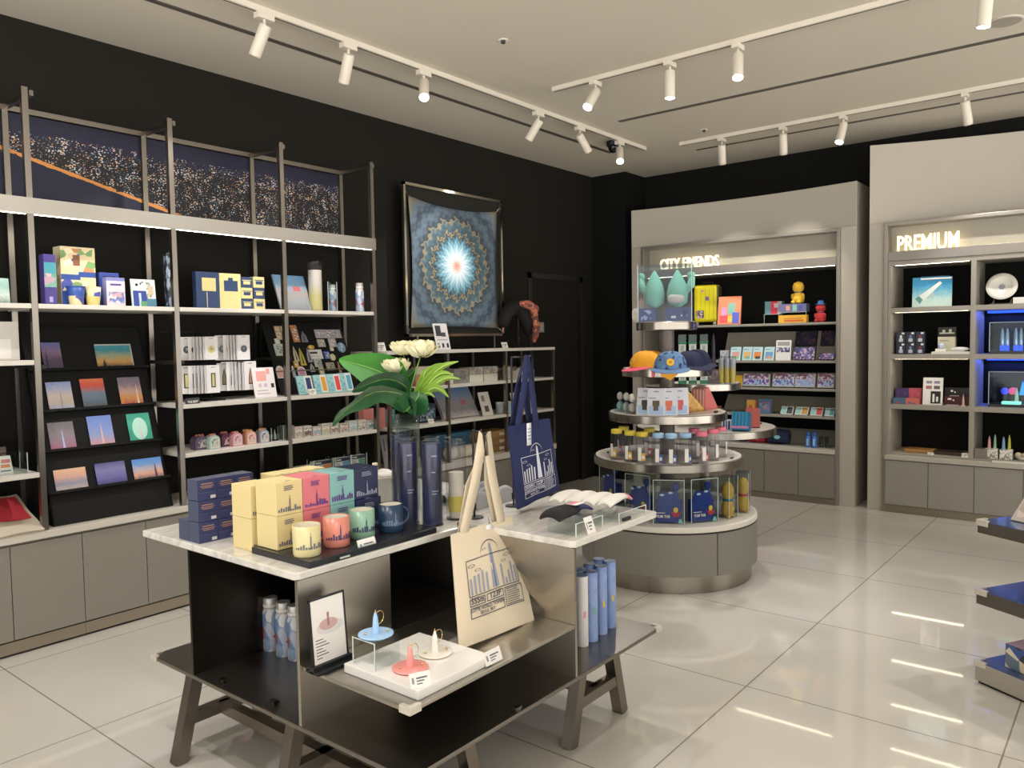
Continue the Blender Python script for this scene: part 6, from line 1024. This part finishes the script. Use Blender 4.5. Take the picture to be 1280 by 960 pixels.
for i, (pl, pr, c) in enumerate(((928, 961, '5a3f8a'), (965, 992, '4a5f98'), (993, 1018, '8a94b8'), (1021, 1042, '6a4a78'))):
    Bc('souvenir_box', 'flat printed box, %s from the left on the middle cabinet shelf' % ('first', 'second', 'third', 'fourth')[i], 'box', pl, pr, 486, 468, C3, .09, mat('aeb0a8', .5), [(.02, .1, .98, .55, patch(60, c, 'b8b0d0', c, '8fa8d0')), (.05, .58, .95, .98, patch(50, '6a4a60', c, '8a5a70', 'c8b8c0'))], yf=7.22, rx=-.25, group='flat boxes on the cabinet shelf')
Bc('pouch', 'small yellow pouch beside the clear yellow tubes', 'pouch', 920, 928, 479, 469, C3, .05, mat('d8b030', .7), yf=7.25)
Bc('picture_book', 'yellow picture book with red spine on the cabinet shelf', 'book', 933, 945, 520, 500, C4, .03, mat('e0b050', .5), [(.85, 0, 1, 1, mat('c8503c', .5)), (.2, .3, .6, .6, mat('d86a4a', .5))], yf=7.25, rx=-.1); Bc('picture_book', 'slate blue picture book with round figures on the cabinet shelf', 'book', 947, 963, 519, 499, C4, .035, mat('5a78a0', .5), [(.1, .2, .9, .8, patch(60, '5a78a0', '8fa8c0', '5a78a0', 'c86a78'))], yf=7.24, rx=-.1, rz=-.1)
for i, (pl, pr, c) in enumerate(((975, 990, '2a2c3a'), (993, 1009, 'b88a3c'), (1012, 1027, 'b83c3c'), (1030, 1042, '4a8a8a'))): Bc('bookmark_set', 'low white card set with %s bookmark on the cabinet shelf' % ('black', 'gold', 'red', 'teal')[i], 'card', pl, pr, 520, 512, C4, .02, mat('d4d6d6', .5), [(.05, .1, .45, .9, mat('8fc0bc', .5)), (.5, .1, .95, .9, mat(c, .5))], yf=7.22, rx=-.6, group='low card sets', h=.085)
b = M(); xc, w, zt = WB(935, 955, 552, 539, 7.25)
def duffel(label, pl, pr, pb, pt, m, m2):
    xc, w, zt = WB(pl, pr, pb, pt, 7.27); h = zt-C0; t = thing('pouch_bag', label, 'bag', (xc, 7.34, C0), .1, 'soft pouches on the cabinet worktop'); M().at((0, 0, h/2), 0, 0, H).lathe([(h*.2, -w/2), (h*.46, -w*.46), (h*.5, 0), (h*.46, w*.46), (h*.2, w/2)], m, 20).build('bag_body', t); b = M(); b.slab([(.03*math.cos(i), h/2+.02*math.sin(i)) for i in range(6)], -h*.52, -h*.49, m2); b.build('print', t); M().tube([(-w*.45, -.01, h*.85), (0, -.012, h*1.0), (w*.45, -.01, h*.85)], .004, INK, 6).build('zip', t)
duffel('red soft pouch with yellow print on the cabinet worktop', 933, 955, 553, 540, mat('b83040', .8), mat('e0a040', .7)); duffel('navy soft pouch with aqua print on the cabinet worktop', 957, 984, 553, 537, mat('232f50', .8), mat('8fd0d8', .7)); duffel('dark purple small pouch left of the red pouch', 918, 931, 551, 543, mat('2f2f58', .8), mat('5a4a80', .7))
for i, px in enumerate((1009, 1017)):
    p = ony(px, 556, 7.22); t = thing('water_bottle', 'slim bright blue bottle, %s of the pair on the cabinet worktop' % ('left', 'right')[i], 'bottle', (p.x, 7.25, C0), 0, 'slim blue bottles'); bl = mat('3f78c8', .3); M().lathe([(.02, 0), (.024, .004), (.024, .09), (.018, .105)], bl, 18).build('body', t); M().lathe([(.018, .105), (.02, .108), (.02, .135), (.014, .142)], mat('2f5fa8', .4), 18).build('cap', t); M().box(-.008, -.0248, .02, .008, -.0235, .08, mat('a8c8e8', .4)).build('label', t)
for i, px in enumerate((1024, 1031)): p = ony(px, 556, 7.24); tag(M().lathe([(.017, 0), (.019, .1), (.0175, .1), (.016, .003), (.001, .003)], GLASS, 18, cap=False).build('drinking_glass', None, (p.x, 7.30, C0)), 'clear drinking glass, %s of the pair by the blue bottles' % ('left', 'right')[i], 'glass', 'clear drinking glasses')
# ------------------------------------------------------------------ goods in the premium cabinet
Q1, Q2, Q3, Q4 = 1.7275, 1.3385, .9185, .5055
Bc('desk_calendar', 'spiral calendar with a pale slanted tower over blue sky and clouds', 'calendar', 1140, 1189, 384, 346, Q1, .03, grad('c8dcd4', 'b8d4d0', '6ab0c8', '2f88b8', '2f80b0'), [], yf=7.26, rx=-.12, rz=.08)
xc, w, zt = WB(1140, 1189, 384, 346, 7.26); t_ = bpy.data.objects['desk_calendar']; hc = zt-Q1
b = M(); y = -.0165; b.add([(-w*.42, y, hc*.28), (-w*.3, y, hc*.1), (w*.25, y, hc*.78), (w*.2, y, hc*.85)], [(0, 1, 2, 3)], mat('d4dcd8', .5)); b.add([(-w*.1, y-.0003, hc*.35), (w*.02, y-.0003, hc*.3), (w*.05, y-.0003, hc*.5)], [(0, 1, 2)], mat('b0bcbc', .5)); b.add([(-w*.42, y-.0003, hc*.28), (-w*.3, y-.0003, hc*.1), (-w*.22, y-.0003, hc*.24), (-w*.33, y-.0003, hc*.38)], [(0, 1, 2, 3)], mat('5a8f8c', .5)); b.build('print', t_)
b = M(); b.tube([(-w*.3, 0, hc+.004), (w*.42, 0, hc+.004)], .006, mat('1f4a6a', .4), 8); b.build('spiral', t_); M().cbox(w*.78, .004, .012, PAPER, hc*.92, w*.1, -.0165).build('header_strip', t_)
xc, w, zt = WB(1232, 1272, 379, 345, 7.32); t = thing('display_plate', 'white souvenir plate with grey crest on a wooden stand', 'plate', (xc, 7.34, Q1)); r = w/2; b = M().at((0, 0, r+.03), 0, H-.28); b.lathe([(.001, .0), (r*.62, 0), (r*.68, .006), (r, .018), (r, .022), (r*.66, .011), (r*.6, .005), (.001, .005)], mat('e8e6dc', .25), 40, cap=False); b.build('plate', t); b = M().at((0, 0, r+.03), 0, -.28); b.slab([(r*.22*math.cos(2*PI*i/14)*(1.2 if i % 2 else .8), r*.22*math.sin(2*PI*i/14)*(1.2 if i % 2 else .8)) for i in range(14)], -.0062, -.0052, mat('9a9ca4', .5)); b.build('crest', t)
for s in (-1, 1): M().slab([(-.012, 0), (.012, 0), (.012, .05), (0, .02)], 0, .012, mat('5a4a3c', .5)).build('stand_foot', t); t.children[-1].location = (s*r*.55, -.035, 0)
b = M().cbox(r*1.4, .09, .01, mat('5a4a3c', .5)); b.build('stand_base', t)
Bc('gift_box', 'white box at the right edge beside the plate', 'box', 1266, 1300, 383, 374, Q1, .08, WHITE, yf=7.24, h=.05); 
capk = [('white', 'd8d8dc'), ('blue', '6a7a9a'), ('red', '8a3a3c')]
for r_ in range(2):
    for k in range(3):
        pl = 1120+12*k; yc_h = .105; xc, w, zt = WB(pl, pl+11.5, 443, 428, 7.27); carton('cap_box', 'dark box with a pale tower figure, %s row, %s of three' % (('lower', 'upper')[r_], cols[k]), 'box', (xc, 7.31, Q2+r_*.094), w*.97, .08, .092, 0, mat('23283c', .4), [(.3, .1, .75, .4, mat('b8c0cc', .5)), (.4, .4, .65, .7, mat(capk[k][1], .5)), (.6, .8, .9, .95, PAPER)], 'dark cap figure boxes')
Bc('gift_box', 'cream upright box behind the white trays', 'box', 1172, 1194, 441, 423, Q2, .06, mat('d8d4c0', .5), [(.1, .75, .6, .8, mat('9a968a', .5))], yf=7.32, h=.14); Bc('gift_box', 'dark box with small white print behind the cream box', 'box', 1172, 1195, 441, 410, Q2, .05, mat('1c1a1c', .4), [(.1, .75, .9, .8, mat('c8c4bc', .5)), (.25, .8, .4, .9, mat('c8c4bc', .5)), (.6, .8, .75, .92, mat('c8c4bc', .5))], yf=7.40, h=.22)
Bc('tray', 'white low tray under the small figures in the cabinet', 'tray', 1164, 1213, 445, 441, Q2, .1, mat('e6e2d8', .4), yf=7.21, h=.02)
p = ony(1176, 440, 7.24); t = thing('snow_globe', 'small pale round figure on the white tray', 'figure', (p.x, 7.26, Q2+.0215)); M().cbox(.08, .05, .022, WHITE).build('base', t); M().ball((0, 0, .045), (.026, .024, .026), mat('b8c8dc', .3), 14).build('globe', t)
p = ony(1199, 441, 7.24); t = thing('soap_dish', 'white oval dish on the white tray', 'dish', (p.x, 7.26, Q2+.0215)); M().ball((0, 0, .018), (.07, .035, .018), mat('e2e0e4', .3), 20).build('dish', t); M().cyl(.03, 0, .004, WHITE, 16).build('foot', t)
for nm, pl, pr, pb, pt, c, c2, zz_ in (('purple box behind', 1119, 1136, 499, 479, '4a3a6a', '6a4a88', 0), ('pink box behind', 1136, 1152, 498, 478, 'c85a70', 'd87a8a', 0), ('flat slate box lying', 1116, 1132, 500, 492, '4a6a8a', 'a84a5a', 1), ('flat coral box lying', 1132, 1149, 500, 492, 'c86a5a', '5a6a90', 1)): Bc('souvenir_box', '%s at the left of the third premium niche' % nm, 'box', pl, pr, 500, pt, Q3, .06, mat(c, .5), [(.2, .1, .8, .8, patch(60, c, c2, c))], yf=7.3 if not zz_ else 7.22, h=.05 if zz_ else .13, group='souvenir boxes in the premium niche')
Bc('product_sign', 'white sign with rows of product photos in the third niche', 'sign', 1153, 1178, 500, 472, Q3, .006, mat('e8e6e6', .45), [(.15, .78, .45, .88, mat('8a88a8', .5)), (.55, .78, .85, .88, mat('8a88a8', .5)), (.15, .58, .45, .7, mat('a86a70', .5)), (.55, .58, .85, .7, mat('5a5a5c', .5)), (.4, .05, .9, .5, mat('1c1c20', .5)), (.5, .1, .6, .4, PAPER), (.68, .12, .78, .3, PAPER)], yf=7.24, rx=-.12)
Bc('gift_box', 'black glossy box with white sparks, on top of the maroon box', 'box', 1181, 1211, 489, 478, Q3+.075, .07, mat('141416', .2), [(.25, .5, .35, .7, PAPER), (.4, .4, .46, .55, PAPER), (.2, 0, .6, .08, mat('b8b0a8', .5))], yf=7.28, h=.07); Bc('gift_box', 'maroon glossy box with white sparks in the third niche', 'box', 1180, 1211, 500, 490, Q3, .09, mat('4a1c20', .2), [(.15, .6, .3, .8, PAPER), (.35, .5, .42, .65, PAPER), (.1, 0, .6, .1, mat('b8a0a0', .5))], yf=7.26, h=.0745)
p = ony(1204, 502, 7.215); t = thing('tower_model', 'pale pink small tower model before the maroon box', 'model', (p.x, 7.222, Q3)); M().cyl(.018, 0, .006, mat('d8b8b0', .4), 14).build('base', t); M().lathe([(.01, .006), (.008, .05), (.003, .085), (.0005, .1)], mat('d8b8b0', .4), 10).build('tower', t)
Bc('wooden_tray', 'amber wooden tray lying in the bottom niche', 'tray', 1130, 1166, 562, 556, Q4, .16, mat('9a7440', .5), [(.1, .6, .9, .8, mat('b88a48', .5))], yf=7.26, h=.03); Bc('wooden_tray', 'dark brown tray lying right of the amber tray', 'tray', 1168, 1202, 564, 558, Q4, .14, mat('3c2c22', .4), yf=7.26, h=.025)
price_card('white price card in the bottom niche by the divider', (ony(1206, 566, 7.2).x, 7.205, Q4), 0, .05, .035); price_card('small white card before the amber wooden tray', (ony(1163, 565, 7.2).x, 7.205, Q4), 0, .045, .02)
# blue lit acrylic showcases
BL_ = mat('1a3fe0', .5, emit=3.0)
def showcase(label, z, h):
    t = thing('showcase', label, 'showcase', (-.76, 7.37, z), 0, 'acrylic showcases in the blue niches'); w, d, e = .44, .2, .004; b = M()
    for bx in ((-w/2, -d/2, .02, w/2, -d/2+e, h), (-w/2, d/2-e, .02, w/2, d/2, h), (-w/2, -d/2, .02, -w/2+e, d/2, h), (w/2-e, -d/2, .02, w/2, d/2, h), (-w/2, -d/2, h-e, w/2, d/2, h)): b.box(*bx, ACR)
    for sx in (-1, 1): b.box(sx*w/2-.002, -d/2-.001, .02, sx*w/2+.002, -d/2+.002, h, EDGE)
    b.box(-w/2, -d/2-.001, h-.004, w/2, -d/2+.002, h, EDGE); b.build('clear_panels', t); M().cbox(w, d, .02, mat('1a1a20', .3)).build('base', t); return t
showcase('acrylic showcase with blue bottles in the upper blue niche', Q2, .25); showcase('acrylic showcase with glowing figures in the lower blue niche', Q3, .28)
for z, zt in ((Q2, 1.687), (Q3, 1.298)):
    l = tag(M().box(-1.04, 7.585, zt-.02, -.47, 7.6, zt-.001, BL_).build('blue_light_strip', None), 'blue light strip at the back of the %s blue niche' % ('upper' if z == Q2 else 'lower'), 'light strip')
    ld = bpy.data.lights.new('niche_light', 'AREA'); ld.shape = 'RECTANGLE'; ld.size = .54; ld.size_y = .02; ld.energy = 2.6; ld.color = (.08, .16, 1); lo = bpy.data.objects.new('niche_light', ld); COL.objects.link(lo); lo.location = (-.755, 7.58, zt-.025); lo.rotation_euler = (-.25, 0, 0)
for i, (px, py) in enumerate(((1256, 437), (1273, 437))):
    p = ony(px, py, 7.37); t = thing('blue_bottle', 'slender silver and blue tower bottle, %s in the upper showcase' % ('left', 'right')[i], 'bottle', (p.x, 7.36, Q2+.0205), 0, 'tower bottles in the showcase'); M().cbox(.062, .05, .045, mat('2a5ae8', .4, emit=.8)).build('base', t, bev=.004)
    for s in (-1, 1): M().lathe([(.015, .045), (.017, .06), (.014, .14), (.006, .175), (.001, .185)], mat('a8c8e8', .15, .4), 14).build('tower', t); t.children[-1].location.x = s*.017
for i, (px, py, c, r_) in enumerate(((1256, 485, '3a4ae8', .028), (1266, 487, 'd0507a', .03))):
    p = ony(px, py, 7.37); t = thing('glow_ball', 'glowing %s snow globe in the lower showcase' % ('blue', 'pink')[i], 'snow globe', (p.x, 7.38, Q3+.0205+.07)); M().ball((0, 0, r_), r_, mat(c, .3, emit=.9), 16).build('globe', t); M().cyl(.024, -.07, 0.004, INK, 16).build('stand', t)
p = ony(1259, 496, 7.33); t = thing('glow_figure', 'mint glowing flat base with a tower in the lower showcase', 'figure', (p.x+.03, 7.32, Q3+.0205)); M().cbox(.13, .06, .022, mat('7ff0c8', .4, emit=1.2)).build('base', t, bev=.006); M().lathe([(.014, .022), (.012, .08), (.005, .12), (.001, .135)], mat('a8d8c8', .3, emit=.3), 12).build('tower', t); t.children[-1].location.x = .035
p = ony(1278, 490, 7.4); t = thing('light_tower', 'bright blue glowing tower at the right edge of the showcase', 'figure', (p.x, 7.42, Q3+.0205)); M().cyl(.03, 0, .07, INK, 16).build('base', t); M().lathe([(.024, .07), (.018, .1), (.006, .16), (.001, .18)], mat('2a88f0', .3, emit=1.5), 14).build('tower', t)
# tower candles on the premium worktop
xw, ww, zz_ = WB(1216, 1232, 572, 558, 7.2); tag(M().cbox(.085, .12, .075, mat('7f7a70', .5)).build('stone_block', None, (-1.02, 7.26, Q4), 0, .002), 'grey block left of the white candle boxes', 'block')
wb_ = patch(90, 'e6e4da', 'e6e4da', 'e0ddd2', '9a988e')
for i, (px, c, c2, nm) in enumerate(((1239, 'd8a09a', '9ac0a4', 'pink and green'), (1257, '7fa8c8', 'c8c85a', 'blue and yellow'))):
    p = ony(px, 568, 7.22); t = thing('candle_box', 'white speckled box with %s tower candles' % nm, 'candle box', (p.x, 7.26, Q4)); M().cbox(.085, .06, .08, wb_).build('box_body', t, bev=.002)
    for s, cc, hz_ in ((-1, c, .12), (1, c2, .135)): M().lathe([(.013, .08), (.012, .085), (.008, .08+hz_*.6), (.003, .08+hz_*.8), (.0005, .08+hz_*.84)], mat(cc, .5), 12).build('candle', t); t.children[-1].location = (s*.018, .01*s, 0)
p = ony(1274, 572, 7.22); t = thing('gold_dish', 'pale dish with golden shells at the right edge', 'dish', (p.x+.01, 7.28, Q4)); M().lathe([(.02, 0), (.05, .03), (.048, .03), (.018, .004)], mat('e0dcd0', .4), 20).build('bowl', t)
for s in (-1, 1): M().ball((s*.022, 0, .04), (.024, .02, .02), mat('c8bca0', .35), 10).build('shell', t)
Bc('tray', 'white tray under the candle boxes', 'tray', 1240, 1290, 575, 572, .4885, .03, mat('e0dcd4', .5), yf=7.15, h=.014)
# ------------------------------------------------------------------ goods on the stepped gondola
gm = gd.matrix_world if False else (Matrix.Translation(gd.location) @ Matrix.Rotation(gd.rotation_euler.z, 4, 'Z'))
def G(x, y, z): return gm @ Vector((x, y, z))
grz = gd.rotation_euler.z
for i in range(4): tag(M().at((0, 0, 0), 0, -.75).cbox(.22, .008, .2, mat(('b0a8a0', '8a807a', 'c8c0b8', '6f665f')[i], .5)).fr(-.1, .02, .1, .18, patch(30, 'a89890', '8a7a74', 'c8b8b0'), -.0045).build('magazine', None, G(.17+.0*i, .12+.03*i, .708), grz), 'slanted grey magazine, %s of four on the top step' % ('front', 'second', 'third', 'back')[i], 'magazine', 'slanted magazines on the gondola')
t = thing('mint_ball', 'mint green ball on the middle step at the right edge', 'ball', G(.22, .1, .408)); M().ball((0, 0, .052), .052, mat('7fcabc', .5), 20).build('ball', t); M().cyl(.025, 0, .006, mat('6ab0a4', .5), 16).build('foot', t)  # plain plush ball, gives no light
carton('gift_box', 'small box with blue camouflage print on the bottom step', 'box', G(.17, .12, .0965), .15, .13, .1, grz, patch(24, '3a5a98', 'd8ccb0', '6a7a8a', '3a3a44', 'e0d4c0'), (), tops=[(0, 0, 1, 1, mat('d8b8c4', .5))])
t = thing('blue_tag', 'bright blue tag with white mark above the camouflage box', 'tag', G(.2, .16, .2)); t.rotation_euler.z = grz; M().cbox(.1, .004, .04, mat('2f58c8', .5)).fr(-.02, .014, .035, .026, PAPER, -.0025).build('tag_board', t); M().cyl(.004, -.004, .003, INK, 8).build('pin', t)
